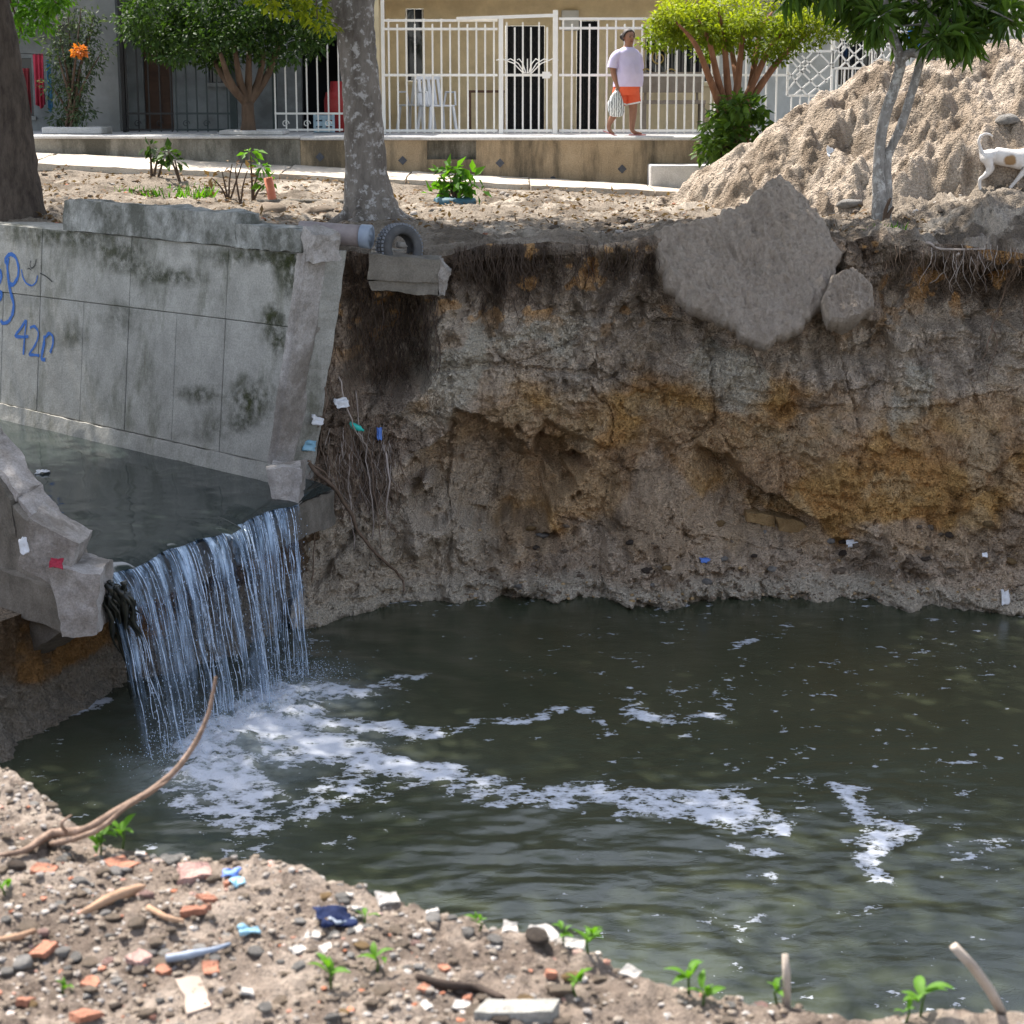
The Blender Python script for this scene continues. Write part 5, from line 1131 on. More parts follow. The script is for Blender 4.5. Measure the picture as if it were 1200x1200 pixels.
# flowering shrub by the wall
b = PY(84, 152, 30.1); b.z = TZ + .12; cy = 30.1
tr = thing('flowering_shrub', b, 'loose grey-green shrub with one orange flower head against the grey pier', 'shrub')
tips = [(66, 20), (80, 15), (95, 10), (110, 30), (70, 70), (96, 85), (120, 60), (60, 100), (92, 110), (110, 20), (62, 45), (100, 130), (70, 138)]
paths = [refine([b + Vector((random.uniform(-.1, .1), 0, -.03)), PY(84 + (x - 84) * .3, (y + 152) / 2, cy + random.uniform(-.2, .2)), PY(x, y, cy + random.uniform(-.3, .3))], [.03, .02, .006], 4) for x, y in tips]
trunk_mesh(paths, 6).build('trunk', M['bark_brown'], tr, smooth=True)
cc = np.array([tuple(p[0][-1 - k]) for p in paths for k in (0, 1, 2, 3)]); pos, d = clumps(cc, .22, 2600, 33); leaves('crown', pos, d, .075, .4, tr, M['leaf_grey'], 34)
fp = np.array([tuple(PY(93, 60, cy - .35))]); pos, d = clumps(fp, .11, 160, 35); leaves('flower_head', pos, d, .06, .6, tr, M['flower'], 36)
# umbrella-shaped tree
cy = 28.4; b = PY(852, 178, cy); b.z = float(gz(b.x, cy)) - .02
tr = thing('umbrella_tree', b, 'umbrella-shaped yellow-green tree with reddish fanning stems behind the sand heap', 'tree')
tips = [(815, 52), (830, 45), (848, 40), (870, 45), (905, 52), (925, 58), (858, 60), (890, 40)]
paths = []
for i, (x, y) in enumerate(tips):
    x0 = 850 + i * 3.2; paths.append(refine([PY(x0, 182, cy + (i - 4) * .02), PY(x0 + (x - x0) * .15, 130, cy + (i - 4) * .05), PY(x0 + (x - x0) * .55, 90, cy + (i - 4) * .1), PY(x, y, cy + (i - 3.5) * .2), PY(x + (x - 860) * .5, y - 26, cy + (i - 3.5) * .3)], [.075, .062, .05, .036, .014], 4))
trunk_mesh(paths, 9).build('trunk', M['bark_red'], tr, smooth=True)
cc = np.concatenate([crown_centres(PY(862, 22, cy), (1.45, 1.2, .46), 100, 45, .2, .5), crown_centres(PY(795, 25, cy), (.5, .6, .28), 16, 46), crown_centres(PY(950, 20, cy), (.55, .6, .36), 18, 47), crown_centres(PY(790, 48, cy), (.45, .6, .16), 8, 48), crown_centres(PY(900, 55, cy), (.7, .6, .16), 9, 49)])
pos, d = clumps(cc, .19, 15000, 43, .6); zt = (pos[:, 2] - PY(860, 50, cy).z) / .9; leaves('crown', pos, d, .07, .5, tr, M['leaf_yellow'], 44, .1, tint=np.clip(zt, 0, 1))  # leaves yellower towards the crown top: sunlight put into the tint
# leafy bush under it
b = PY(858, 182, 27.9); b.z = float(gz(b.x, 27.9)) - .02
tr = thing('leafy_bush', b, 'glossy dark green bush at the foot of the umbrella-shaped tree', 'bush')
tips = [(835, 165), (842, 145), (850, 130), (865, 122), (878, 128), (886, 150), (860, 150), (870, 165), (848, 172), (832, 178)]
paths = [refine([b + Vector((random.uniform(-.15, .15), 0, 0)), PY((x + 858) / 2, (y + 182) / 2, 27.9), PY(x, y, 27.9 + random.uniform(-.3, .3))], [.02, .014, .006], 3) for x, y in tips]
trunk_mesh(paths, 6).build('trunk', M['bark_brown'], tr, smooth=True); cc = np.array([tuple(p[0][-1]) for p in paths])
pos, d = clumps(cc, .22, 900, 53); leaves('crown', pos, d, .14, .55, tr, M['leaf_mid'], 54, .2)
# slender forked tree with long leaves
b = GP(1033, 266); cy = b.y; b.z -= .03
tr = thing('slender_tree', b, 'slender pale tree forked from the ground with long drooping leaves at the cliff edge', 'tree')
P1 = refine([PY(1032, 270, cy), PY(1031, 240, cy), PY(1030, 190, cy), PY(1036, 140, cy), PY(1049, 100, cy), PY(1055, 72, cy), PY(1046, 40, cy), PY(1036, 0, cy), PY(1030, -70, cy)], [.10, .082, .062, .06, .058, .055, .045, .04, .025], 5)
P2 = refine([PY(1036, 266, cy + .03), PY(1040, 225, cy + .02), PY(1040, 185, cy + .02), PY(1056, 148, cy), PY(1068, 110, cy), PY(1080, 66, cy), PY(1086, 30, cy), PY(1090, -40, cy)], [.08, .055, .05, .05, .046, .046, .035, .025], 5)
P3 = refine([PY(1055, 72, cy), PY(1066, 62, cy), PY(1082, 64, cy), PY(1105, 62, cy), PY(1128, 48, cy - .1), PY(1160, 20, cy - .2)], [.05, .05, .05, .042, .034, .02], 4)
P4 = refine([PY(1052, 60, cy), PY(1040, 40, cy + .1), PY(1025, 30, cy + .2), PY(1000, 10, cy + .2)], [.04, .034, .025, .012], 4)
cl = [(1000, 10), (1015, -5), (1030, 20), (985, 0), (1045, 10), (1060, -5), (1080, 15), (1095, 5), (1110, 25), (1125, 40), (1140, 15), (1155, 25), (1160, 5), (1175, 10), (1185, 25), (1060, 40), (1020, 35), (1100, 45), (1135, 50), (975, -15), (950, -12), (930, -10), (1195, -5), (1120, 0)]
cl3 = np.array([tuple(PY(x, y, cy + random.uniform(-.7, .5))) for x, y in cl] + [tuple(PY(x, y, cy + random.uniform(-.9, .9))) for x, y in [(random.uniform(940, 1230), random.uniform(-160, -20)) for _ in range(45)]])
paths = [P1, P2, P3, P4] + [limb((P1, P2, P3)[i % 3][0][-3], c, .022, .006, .15, i + 70, 5) for i, c in enumerate(cl3[::2])]
trunk_mesh(paths, 10, .07).build('trunk', M['bark_pale'], tr, smooth=True)
pos, d = clumps(cl3, .12, 3400, 63, .8); leaves('crown', pos, d, .24, .22, tr, M['leaf_mid'], 64, .45, .22)

# ---- plants on the far bank
def shoot(name, base, tips, rad, nleaf, size, asp, m, label, cat='plant', droop=.3, stem='bark_brown', spread=.08, seed=0, group=None):
    t = thing(name, base, label, cat, group); paths = []
    for x in tips: paths.append(refine([base + Vector((0, 0, -.02)), (base + x) / 2 + Vector((random.uniform(-.03, .03), 0, .02)), x], [rad, rad * .8, rad * .4], 3))
    trunk_mesh(paths, 6).build('stem', M[stem], t, smooth=True)
    if nleaf:
        pos, d = clumps(np.array([tuple(x) for x in tips]), spread, nleaf, 71 + seed); leaves('foliage', pos, d, size, asp, t, M[m], 72 + seed, droop)
    return t
def gp(px, py, dy=0): p = GP(px, py); return p
b = gp(178, 232); cy = b.y; shoot('sapling', b, [PY(176, 172, cy), PY(186, 180, cy), PY(192, 186, cy)], .024, 34, .13, .6, 'leaf_dark', 'young tree stump sprouting dark leaves behind the parapet', seed=1)
b = gp(217, 232); cy = b.y; shoot('sapling', b, [PY(197, 178, cy), PY(205, 188, cy)], .02, 34, .13, .55, 'leaf_dark', 'leaning sapling with dark leaves next to the sprouting stump', seed=2)
b = gp(296, 238); cy = b.y; shoot('sapling', b, [PY(293, 178, cy), PY(306, 196, cy), PY(312, 214, cy)], .016, 54, .12, .5, 'leaf_fresh', 'thin sapling with fresh green top beside the orange pipe', seed=3)
b = gp(268, 238); cy = b.y; shoot('dry_plant', b, [PY(260, 200, cy), PY(272, 192, cy), PY(284, 190, cy), PY(248, 208, cy)], .014, 16, .10, .5, 'leaf_dry', 'dry grey drooping plant behind the parapet', seed=4)
b = gp(282, 240); cy = b.y; shoot('dry_plant', b, [PY(276, 196, cy), PY(290, 200, cy)], .014, 6, .10, .4, 'leaf_dry', 'bare arching stems between the dry plant and the thin sapling', seed=5)
b = gp(103, 205); cy = b.y; shoot('dry_plant', b, [PY(96, 192, cy), PY(104, 190, cy), PY(110, 198, cy)], .012, 40, .12, .5, 'leaf_dry', 'small withered brown plant near the foot of the dark-barked tree', seed=6)
b = gp(138, 206); cy = b.y; shoot('dry_plant', b, [PY(132, 192, cy), PY(138, 187, cy), PY(145, 196, cy)], .012, 24, .11, .5, 'leaf_dry', 'small withered plant on the dirt in front of the shaded house', seed=7)
b = gp(60, 215); cy = b.y; shoot('low_weed', b, [PY(52, 205, cy), PY(60, 198, cy), PY(70, 206, cy), PY(80, 212, cy)], .01, 120, .10, .4, 'leaf_grey', 'low grey-green weeds at the foot of the dark-barked tree', seed=8)
# grass behind the parapet
r = np.random.default_rng(77); gpos = []
for i in range(900):
    p = GP(r.uniform(118, 250), r.uniform(228, 238)); gpos.append(p)
gpos = np.array([tuple(p) for p in gpos]); ax = np.tile([0, 0, 1.], (len(gpos), 1))
def stuff_leaves(name, pos, axis, size, asp, m, seed, droop, label, cat):
    e = bpy.data.objects.new('tmp', None); e.location = Vector(pos.mean(0)); o = leaves(name, pos, axis, size, asp, e, m, seed, droop); o.parent = None; o.location = e.location; bpy.data.objects.remove(e); return tag(o, label, cat, None, 'stuff')
stuff_leaves('grass', gpos, ax, .17, .10, M['leaf_fresh'], 78, -.2, 'strip of green grass behind the stepped parapet', 'grass')
# fallen leaves and litter
lpz = []
for i in range(3200):
    x, y = r.uniform(-7, 4.5), r.uniform(19.9, 27); y = max(y, float(np.interp(x, ex, ey)) + .75); p = (x, y, gzf(x, y) + .035 + .055 * float(fbm(x * 1.8, y * 1.8, 81, 3))); lpz.append(p)
lpz = np.array(lpz); la = r.normal(size=lpz.shape) * [1, 1, .15]; stuff_leaves('leaf_litter', lpz, la, .07, .5, M['leaf_dry'], 79, 0, 'dry fallen leaves strewn over the far bank', 'leaves')
# plant in the tyre planter
b = gp(533, 240); cy = b.y
pl = thing('tyre_planter', b, 'low blue-green tyre ring used as a planter in front of the tan terrace wall', 'planter')
MB().lathe([(.20, -.02), (.26, 0), (.275, .05), (.26, .1), (.2, .12), (.18, .05)], (b.x, b.y, b.z - .02), 28, 'z', True).build('ring', rough_mat('painted_tyre', (.03, .09, .13), (.06, .14, .18), 8, 50, .002, .6), pl, smooth=True)
MB().lathe([(.001, .03), (.19, .05), (.19, .0)], (b.x, b.y, b.z - .01), 20).build('soil', M['grey_wood'], pl)
tips = [PY(x, y, cy + random.uniform(-.12, .12)) for x, y in [(515, 205), (525, 200), (535, 198), (545, 202), (554, 210), (518, 220), (550, 222), (535, 215), (528, 212), (544, 215), (508, 226), (558, 226)]]
shoot('leafy_plant', b + Vector((0, 0, .06)), tips, .012, 150, .15, .55, 'leaf_fresh', 'bright green leafy plant growing in the blue-green tyre planter', droop=.4, spread=.10, seed=9)
b = gp(1037, 268); shoot('cactus', b, [PY(1044, 232, b.y - .05), PY(1047, 242, b.y - .05)], .03, 0, .1, .4, 'leaf_mid', 'short green stem growing at the foot of the slender tree', stem='leaf_stem' if 'leaf_stem' in M else 'bark_brown', seed=10)
pos = np.array([tuple(GP(x, 272) + Vector((0, -.05, -.02))) for x in r.uniform(1018, 1062, 60)]); stuff_leaves('grass_tuft', pos, np.tile([0, 0, 1.], (60, 1)), .11, .12, M['leaf_fresh'], 81, -.1, 'thin grass blades round the foot of the slender tree', 'grass')
# ------------------------------------------------------------------ skinned figures
def skinned(name, verts, edges, m, parent, sub=2, root=0):
    """verts: (x, y, z, r) or (x, y, z, rx, ry)"""
    me = bpy.data.meshes.new(name); me.from_pydata([v[:3] for v in verts], edges, [])
    o = bpy.data.objects.new(name, me); COL.objects.link(o)
    sk = o.modifiers.new('skin', 'SKIN'); sk.use_smooth_shade = True; sv_ = me.skin_vertices[0].data if me.skin_vertices else None
    if sv_ is None:
        bm = bmesh.new(); bm.from_mesh(me); bm.verts.layers.skin.verify(); bm.to_mesh(me); bm.free(); sv_ = me.skin_vertices[0].data
    for i, v in enumerate(verts): sv_[i].radius = (v[3], v[4] if len(v) > 4 else v[3]); sv_[i].use_root = (i == root)
    ss_ = o.modifiers.new('sub', 'SUBSURF'); ss_.levels = sub; ss_.render_levels = sub
    dg = bpy.context.evaluated_depsgraph_get(); ev = o.evaluated_get(dg); me2 = bpy.data.meshes.new_from_object(ev)
    bpy.data.objects.remove(o); me2.polygons.foreach_set('use_smooth', [True] * len(me2.polygons)); me2.materials.clear(); me2.materials.append(m)
    return link(name, me2, None, parent)
def chain(a, n): return [(a + i, a + i + 1) for i in range(n - 1)]
M['skin'] = rough_mat('brown_skin', (.24, .115, .07), (.30, .15, .095), 12, 80, .001, .5, rnd=0)
M['hair'] = rough_mat('dark_hair', (.012, .008, .007), (.03, .02, .017), 30, 90, .004, .6, rnd=0)
M['shirt'] = rough_mat('pale_lilac_cotton', (.50, .44, .64), (.60, .54, .72), 4, 30, .006, .85, rnd=0)
M['shorts'] = rough_mat('orange_cotton', (.62, .085, .035), (.75, .13, .055), 5, 30, .006, .8, rnd=0)
M['trim'] = paint('white_trim', (.75, .72, .70)); M['sandal'] = paint('pink_sandal', (.5, .2, .2))
po = PY(733, 158, 29.6); po.z = TZ + .0555
ps = thing('person', po, 'person in lilac T-shirt and orange shorts walking along the terrace with a bag', 'person', rz=math.radians(24))
bv = [(0, 0, .80, .165, .14), (.02, 0, .95, .185, .16), (.02, 0, 1.12, .17, .13), (.02, .01, 1.225, .11, .075), (.025, -.005, 1.305, .058), (.03, -.03, 1.375, .066, .072), (.03, -.02, 1.455, .082, .098), (.03, -.01, 1.515, .07, .085), (.03, -.005, 1.545, .035, .04)]
be = chain(0, 9)
def addc(par, pts):
    global bv, be
    k = len(bv); bv += pts; be.append((par, k)); be += chain(k, len(pts)); return k
k = addc(3, [(-.12, .0, 1.21, .058), (-.205, -.01, 1.15, .058), (-.225, -.0, 1.03, .055), (-.23, -.01, .95, .046), (-.215, -.04, .85, .042), (-.195, -.06, .765, .029), (-.185, -.065, .715, .03, .016)]); hand = k + 6
for i, (dx, L) in enumerate(((-.022, .07), (-.008, .08), (.008, .078), (.02, .065))): addc(hand, [(-.185 + dx, -.07, .68, .0095), (-.185 + dx * 1.1, -.085, .68 - L * .5, .009), (-.185 + dx * 1.1, -.075, .68 - L * .8, .007)])
addc(hand - 0, [(-.158, -.085, .71, .011), (-.15, -.10, .685, .009)])
k = addc(3, [(.15, .03, 1.21, .056), (.222, .05, 1.145, .056), (.25, .09, 1.02, .052), (.245, .12, .94, .045), (.24, .10, .84, .04), (.235, .07, .76, .028), (.235, .06, .71, .028, .015)])
for i, (dx, L) in enumerate(((-.018, .065), (-.006, .075), (.007, .07), (.018, .06))): addc(k + 6, [(.235 + dx, .055, .675, .009), (.235 + dx, .045, .675 - L * .7, .008)])
addc(0, [(.075, -.01, .70, .115), (.095, -.025, .55, .092), (.11, -.035, .42, .066), (.115, -.015, .30, .062), (.115, .005, .16, .045), (.115, .01, .075, .038), (.15, -.015, .04, .036, .03), (.215, -.05, .026, .042, .022), (.25, -.065, .022, .03, .016)])
addc(0, [(-.075, .02, .70, .115), (-.11, .01, .55, .09), (-.135, -.005, .43, .066), (-.18, .02, .32, .062), (-.235, .05, .21, .046), (-.262, .06, .145, .036), (-.255, .045, .085, .034), (-.215, .02, .035, .04, .024), (-.185, .005, .024, .03, .016)])
body = skinned('body', bv, be, M['skin'], ps)
O0 = (0, 0, 0)
def ering(cx_, cy_, z, rx, ry, n=20, wob=0, ph=0): return [(cx_ + rx * math.cos(2 * math.pi * i / n) * (1 + wob * math.sin(5 * 2 * math.pi * i / n + ph)), cy_ + ry * math.sin(2 * math.pi * i / n) * (1 + wob * math.sin(4 * 2 * math.pi * i / n + ph)), z) for i in range(n)]
shr = ([ering(.03, 0, .725, .215, .185, wob=.04), ering(.035, -.005, .80, .222, .195, wob=.035, ph=.5), ering(.035, -.01, .92, .225, .195, wob=.02, ph=1), ering(.03, -.01, 1.05, .21, .175, wob=.01), ering(.022, 0, 1.16, .20, .145), ering(.02, .005, 1.225, .195, .135), ering(.022, .005, 1.265, .155, .118), ering(.025, 0, 1.293, .10, .095), ering(.026, -.004, 1.305, .078, .078)])
sr = np.array(shr); kk = np.linspace(0, len(sr) - 1, 40); lo = np.minimum(kk.astype(int), len(sr) - 2); fr = (kk - lo)[:, None, None]; sr = sr[lo] * (1 - fr) + sr[lo + 1] * fr
sr = np.stack([np.stack([np.interp(np.arange(60) / 3, np.arange(21), np.r_[row[:, c], row[:1, c]]) for c in range(3)], -1) for row in sr])
fo = 1 + (.05 * fbm(sr[..., 0] * 7 + sr[..., 2] * 3, sr[..., 1] * 7, sr[..., 2] * 5, 3) + .035 * ridged(sr[..., 0] * 10 - sr[..., 2] * 8, sr[..., 1] * 6, 3.3, 2)) * ss(1.29, 1.15, sr[..., 2]) if False else 1 + (.05 * fbm(sr[..., 0] * 7 + sr[..., 2] * 3, sr[..., 1] * 7, sr[..., 2] * 5, 3) + .03 * ridged(sr[..., 0] * 10 - sr[..., 2] * 8, sr[..., 1] * 6, 3.3, 2)) * (1 - ss(1.1, 1.28, sr[..., 2]))
sr[..., 0] = .025 + (sr[..., 0] - .025) * fo; sr[..., 1] *= fo
sh = MB().loft([list(map(tuple, row)) for row in sr], cap=False).build('shirt', M['shirt'], ps, smooth=True, origin=O0)
for sgn, pts in ((-1, [(-.11, .0, 1.20), (-.18, -.006, 1.165), (-.218, -.008, 1.10), (-.236, -.004, 1.00)]), (1, [(.14, .02, 1.20), (.205, .045, 1.155), (.24, .07, 1.09), (.258, .095, 1.00)])): MB().tube(refine(pts, [1] * 4, 4)[0], refine(pts, [.078, .076, .076, .084], 4)[1], 14, cap=False).build('sleeve', M['shirt'], sh, smooth=True, origin=O0)
so = MB().loft([ering(.01, 0, .60, .19, .165), ering(.01, 0, .68, .20, .175, wob=.02), ering(.02, 0, .78, .205, .178)], cap=False).build('shorts', M['shorts'], ps, smooth=True, origin=O0)
for pts in ([(.075, -.01, .70), (.09, -.02, .58), (.108, -.03, .47)], [(-.07, .02, .70), (-.098, .013, .58), (-.118, .005, .46)]):
    q = refine(pts, [.125, .122, .125], 4); MB().tube(q[0], q[1], 16, cap=False).build('shorts_leg', M['shorts'], so, smooth=True, origin=O0)
    e = Vector(q[0][-1]); u = (Vector(q[0][-1]) - Vector(q[0][-2])).normalized(); MB().tube([e - u * .018, e + u * .004], [.1275, .1285], 16, cap=False).build('hem', M['trim'], so, smooth=True, origin=O0)
hr = MB(); rings = []
for i in range(11):
    rings.append([])
    for k in range(28):
        t = 2 * math.pi * k / 28; a = max(.02, i / 10) * (math.pi * (.24 + .46 * float(ss(-.75, .15, math.sin(t))))); rings[-1].append((.03 + .099 * math.sin(a) * math.cos(t), .0 + .116 * math.sin(a) * math.sin(t), 1.462 + .115 * math.cos(a)))
hh_ = hr.loft(rings).build('hair', M['hair'], ps, smooth=True, origin=O0); MB().lathe([(.005, -.05), (.04, -.035), (.052, 0), (.04, .035), (.005, .05)], (.0, .125, 1.46), 12, 'y').build('hair_bun', M['hair'], hh_, smooth=True, origin=O0)
M['eye'] = paint('eye', (.02, .015, .012), .2); M['lip'] = paint('lip', (.20, .06, .05))
for a in (-.034, .034): MB().lathe([(.001, -.006), (.011, -.002), (.001, .004)], (.03 + a, -.112, 1.455), 10, 'y').build('eye', M['eye'], ps, smooth=True, origin=O0); MB().tube([(.03 + a - .018, -.112, 1.478), (.03 + a, -.118, 1.484), (.03 + a + .018, -.110, 1.478)], .004, 5).build('eyebrow', M['hair'], ps, origin=O0)
MB().tube([(.03, -.112, 1.462), (.03, -.124, 1.435), (.03, -.134, 1.42), (.03, -.112, 1.408)], [.008, .011, .015, .006], 7).build('nose', M['skin'], ps, smooth=True, origin=O0)
MB().tube([(.005, -.100, 1.382), (.02, -.110, 1.386), (.03, -.112, 1.384), (.04, -.110, 1.386), (.055, -.100, 1.382)], [.003, .007, .008, .007, .003], 6).build('mouth', M['lip'], ps, smooth=True, origin=O0)
for a in (-1, 1): MB().lathe([(.001, -.008), (.024, -.004), (.024, .004), (.001, .008)], (.03 + a * .086, -.005, 1.445), 10, 'x').build('ear', M['skin'], ps, smooth=True, origin=O0)
for (x, y, z, a, pt) in ((.185, -.035, .006, -.5, 0), (-.225, .028, .008, -.55, .35)):
    sd2 = MB(); vs = [(.13 * math.cos(t) , .048 * math.sin(t) * (1.15 if math.cos(t) > 0 else .9)) for t in [2 * math.pi * k / 18 for k in range(18)]]
    ca, sa = math.cos(a), math.sin(a); rr0 = [(x + u * ca - v * sa, y + u * sa + v * ca, z - .005 + (-u * pt + .04 * pt if pt else 0)) for u, v in vs]; sd2.loft([rr0, [(p[0], p[1], p[2] + .014) for p in rr0]]).build('sandal', M['sandal'], ps, origin=O0)
# shopping bag in the hand
n = NB('striped_bag', .4, .4); wv = n.t.nodes.new('ShaderNodeTexWave'); wv.inputs['Scale'].default_value = 9; wv.inputs['Distortion'].default_value = 4; wv.inputs['Detail Scale'].default_value = 2; n.lk(n.tc.outputs['Object'], wv.inputs[0]); n.color(n.ramp(wv.outputs['Fac'], [(.35, (.20, .21, .21)), (.55, (.68, .69, .68))])); n.bump(n.noise(14, 4), .03); M['bag'] = n.m
bgp = po + Matrix.Rotation(math.radians(24), 3, 'Z') @ Vector((-.2, -.075, .28)); bg_ = thing('carrier_bag', bgp, 'white and grey striped carrier bag held by the walking person', 'bag')
rg = []
for z, rx, ry in ((0, .05, .03), (.02, .10, .06), (.10, .125, .075), (.20, .12, .075), (.30, .085, .055), (.36, .05, .03), (.385, .028, .02)): rg.append(ering(-.01 * math.sin(z * 9), 0, z, rx, ry, 22, .07, z * 20))
MB().loft(rg).build('sack', M['bag'], bg_, smooth=True, origin=O0); MB().tube([(-.02, 0, .375), (-.018, 0, .40), (.0, .0, .418), (.018, 0, .40), (.02, 0, .375)], .008, 6).build('handle', M['bag'], bg_, smooth=True, origin=O0)

# ------------------------------------------------------------------ dog
n = NB('dog_coat', .8, .2); dst = n.t.nodes.new('ShaderNodeVectorMath'); dst.operation = 'DISTANCE'; n.lk(n.tc.outputs['Object'], dst.inputs[0]); dst.inputs[1].default_value = (.34, -.11, .385)
pm = n.ramp(n.math('ADD', dst.outputs['Value'], n.math('MULTIPLY', n.noise(16, 4), .05)), [(.088, 1.0), (.11, 0.0)]); dst2 = n.t.nodes.new('ShaderNodeVectorMath'); dst2.operation = 'DISTANCE'; n.lk(n.tc.outputs['Object'], dst2.inputs[0]); dst2.inputs[1].default_value = (.9, 0, .6); pm2 = n.ramp(dst2.outputs['Value'], [(.07, 1.0), (.1, 0.0)])
n.color(n.mix(n.math('MAXIMUM', pm, pm2), n.ramp(n.noise(9, 4), [(.3, (.50, .47, .45)), (.7, (.66, .63, .61))]), (.27, .17, .085))); n.bump(n.noise(90, 4), .006); M['coat'] = n.m
dgp = MP(1146, 227); dg_ = thing('dog', dgp + Vector((0, 0, 0)), 'white dog with a tan flank patch and curled tail standing before the sand heap', 'dog')
bv = [(.30, 0, .42, .105, .115), (.17, 0, .445, .10, .105), (.07, 0, .45, .095, .10), (.02, 0, .47, .04, .04), (.0, 0, .53, .02), (-.025, 0, .60, .019), (-.01, 0, .665, .019), (.04, 0, .70, .018), (.10, 0, .695, .015), (.145, 0, .665, .009)]; be = chain(0, 10)
addc(0, [(.44, 0, .40, .12, .13), (.58, 0, .41, .135, .135), (.68, 0, .45, .10, .11), (.78, 0, .52, .062, .07), (.86, 0, .575, .068, .07), (.94, 0, .565, .045, .05), (1.02, 0, .545, .034, .034), (1.04, 0, .54, .02, .02)])
for y, xo in ((-.065, 0), (.065, .05)):
    addc(2, [(.08 + xo, y, .39, .062, .075), (.12 + xo, y, .29, .046, .055), (.055 + xo, y, .205, .03), (-.005 + xo, y, .165, .023), (.0 + xo, y, .09, .02), (.01 + xo, y, .035, .022), (.045 + xo, y, .018, .022, .016)])
for y, sx_ in ((-.075, -1), (.075, 1)):
    if sx_ < 0: L_ = [(.56, y, .32, .05), (.50, y, .235, .034), (.425, y, .14, .024), (.36, y, .06, .021), (.345, y, .028, .022), (.375, y, .015, .022, .015)]
    else: L_ = [(.60, y, .32, .05), (.58, y, .22, .034), (.60, y, .13, .024), (.605, y, .05, .022), (.64, y, .016, .023, .016)]
    addc(11, L_)
skinned('body', bv, be, M['coat'], dg_)
for s_ in (-1, 1): MB().loft([[(.84, s_ * .045, .62), (.88, s_ * .05, .625), (.86, s_ * .065, .615)], [(.835, s_ * .075, .60), (.885, s_ * .078, .60), (.86, s_ * .088, .60)], [(.85, s_ * .085, .555), (.865, s_ * .085, .555), (.858, s_ * .09, .555)]]).build('ear', M['coat'], dg_, smooth=True, origin=O0); MB().lathe([(.001, -.006), (.01, 0), (.001, .006)], (.915, s_ * .046, .59), 8, 'y').build('eye', M['eye'], dg_, smooth=True, origin=O0)
MB().lathe([(.001, -.012), (.016, 0), (.001, .01)], (1.05, 0, .55), 8, 'x').build('nose', M['eye'], dg_, smooth=True, origin=O0)

# ------------------------------------------------------------------ rocks
def rock_mesh(seed, sq=.7, ang=.35, sub=2):
    bm = bmesh.new(); bmesh.ops.create_icosphere(bm, subdivisions=sub, radius=1); V_ = np.array([v.co[:] for v in bm.verts]); rs = np.random.default_rng(seed)
    for i in range(9):                                       # cut facets
        d = rs.normal(size=3); d /= np.linalg.norm(d); k = V_ @ d; c = rs.uniform(.55, .9); V_ = V_ - np.outer(np.clip(k - c, 0, None) * (1 - ang * .3), d)
    V_ *= (1 + .16 * fbm(V_[:, 0] * 2 + seed, V_[:, 1] * 2, V_[:, 2] * 2, 3))[:, None]; V_ *= [1, rs.uniform(.65, 1), sq * rs.uniform(.8, 1.15)]
    for v, c in zip(bm.verts, V_): v.co = c
    me = bpy.data.meshes.new('rock'); bm.to_mesh(me); bm.free(); me.polygons.foreach_set('use_smooth', [sub > 1] * len(me.polygons)); return me
RK = [rock_mesh(i, .6) for i in range(8)]
def rocks_of(m): 
    out = []
    for me in RK:
        c = me.copy(); c.materials.append(m); out.append(c)
    return out
SM = {k: rocks_of(v) for k, v in dict(grey=rough_mat('stone_grey', (.24, .225, .205), (.38, .355, .33), 3, 14, .06), tan=rough_mat('stone_tan', (.23, .175, .125), (.34, .265, .20), 3, 14, .06), white=rough_mat('stone_white', (.40, .37, .34), (.54, .51, .48), 3, 14, .05), dark=rough_mat('clod_dark', (.075, .055, .042), (.15, .115, .09), 3, 14, .1), brick=rough_mat('brick_orange', (.34, .14, .085), (.46, .22, .145), 3, 20, .05), ochre=rough_mat('clod_ochre', (.28, .17, .07), (.40, .27, .13), 3, 14, .1), rose=rough_mat('stone_rose', (.36, .21, .18), (.48, .31, .27), 3, 14, .05)).items()}
def stone(p, r_, kind, label, group=None, flat=1.0, name='stone', cat='stone', seed=None):
    q = random.Random(seed if seed is not None else int(p.x * 9999)); o = link(name, SM[kind][q.randrange(8)]); o.location = p + Vector((0, 0, r_ * (.22 if name != 'clod' else -.15) * flat)); o.scale = (r_, r_, r_ * flat); o.rotation_euler = (q.uniform(-.25, .25), q.uniform(-.25, .25), q.uniform(0, 6.28)); tag(o, label, cat, group); return o
def joined_rocks(name, P, R_, m, seed, cols=None, sub=1):
    base = [rock_mesh(50 + i, .65, .5, sub) for i in range(5)]; rs = np.random.default_rng(seed); vs = []; fs = []; k = 0; tn = []
    bv_ = [np.array([v.co[:] for v in b.vertices]) for b in base]; bf = [np.array([p.vertices[:] for p in b.polygons]) for b in base]
    for i in range(len(P)):
        j = rs.integers(5); a = rs.random() * 6.28; c, s = math.cos(a), math.sin(a); v = bv_[j] @ np.array([[c, s, 0], [-s, c, 0], [0, 0, 1.]]); v = v * R_[i] * [1, 1, rs.uniform(.6, 1.1)] + P[i]
        vs.append(v); fs.append(bf[j] + k); k += len(v); tn.append(np.full(len(v), rs.random()))
    V_ = np.concatenate(vs); c = V_.mean(0); o = link(name, np_mesh(name, V_ - c, np.concatenate(fs), sub > 1, {'tint': np.concatenate(tn)}), m); o.location = c; return o
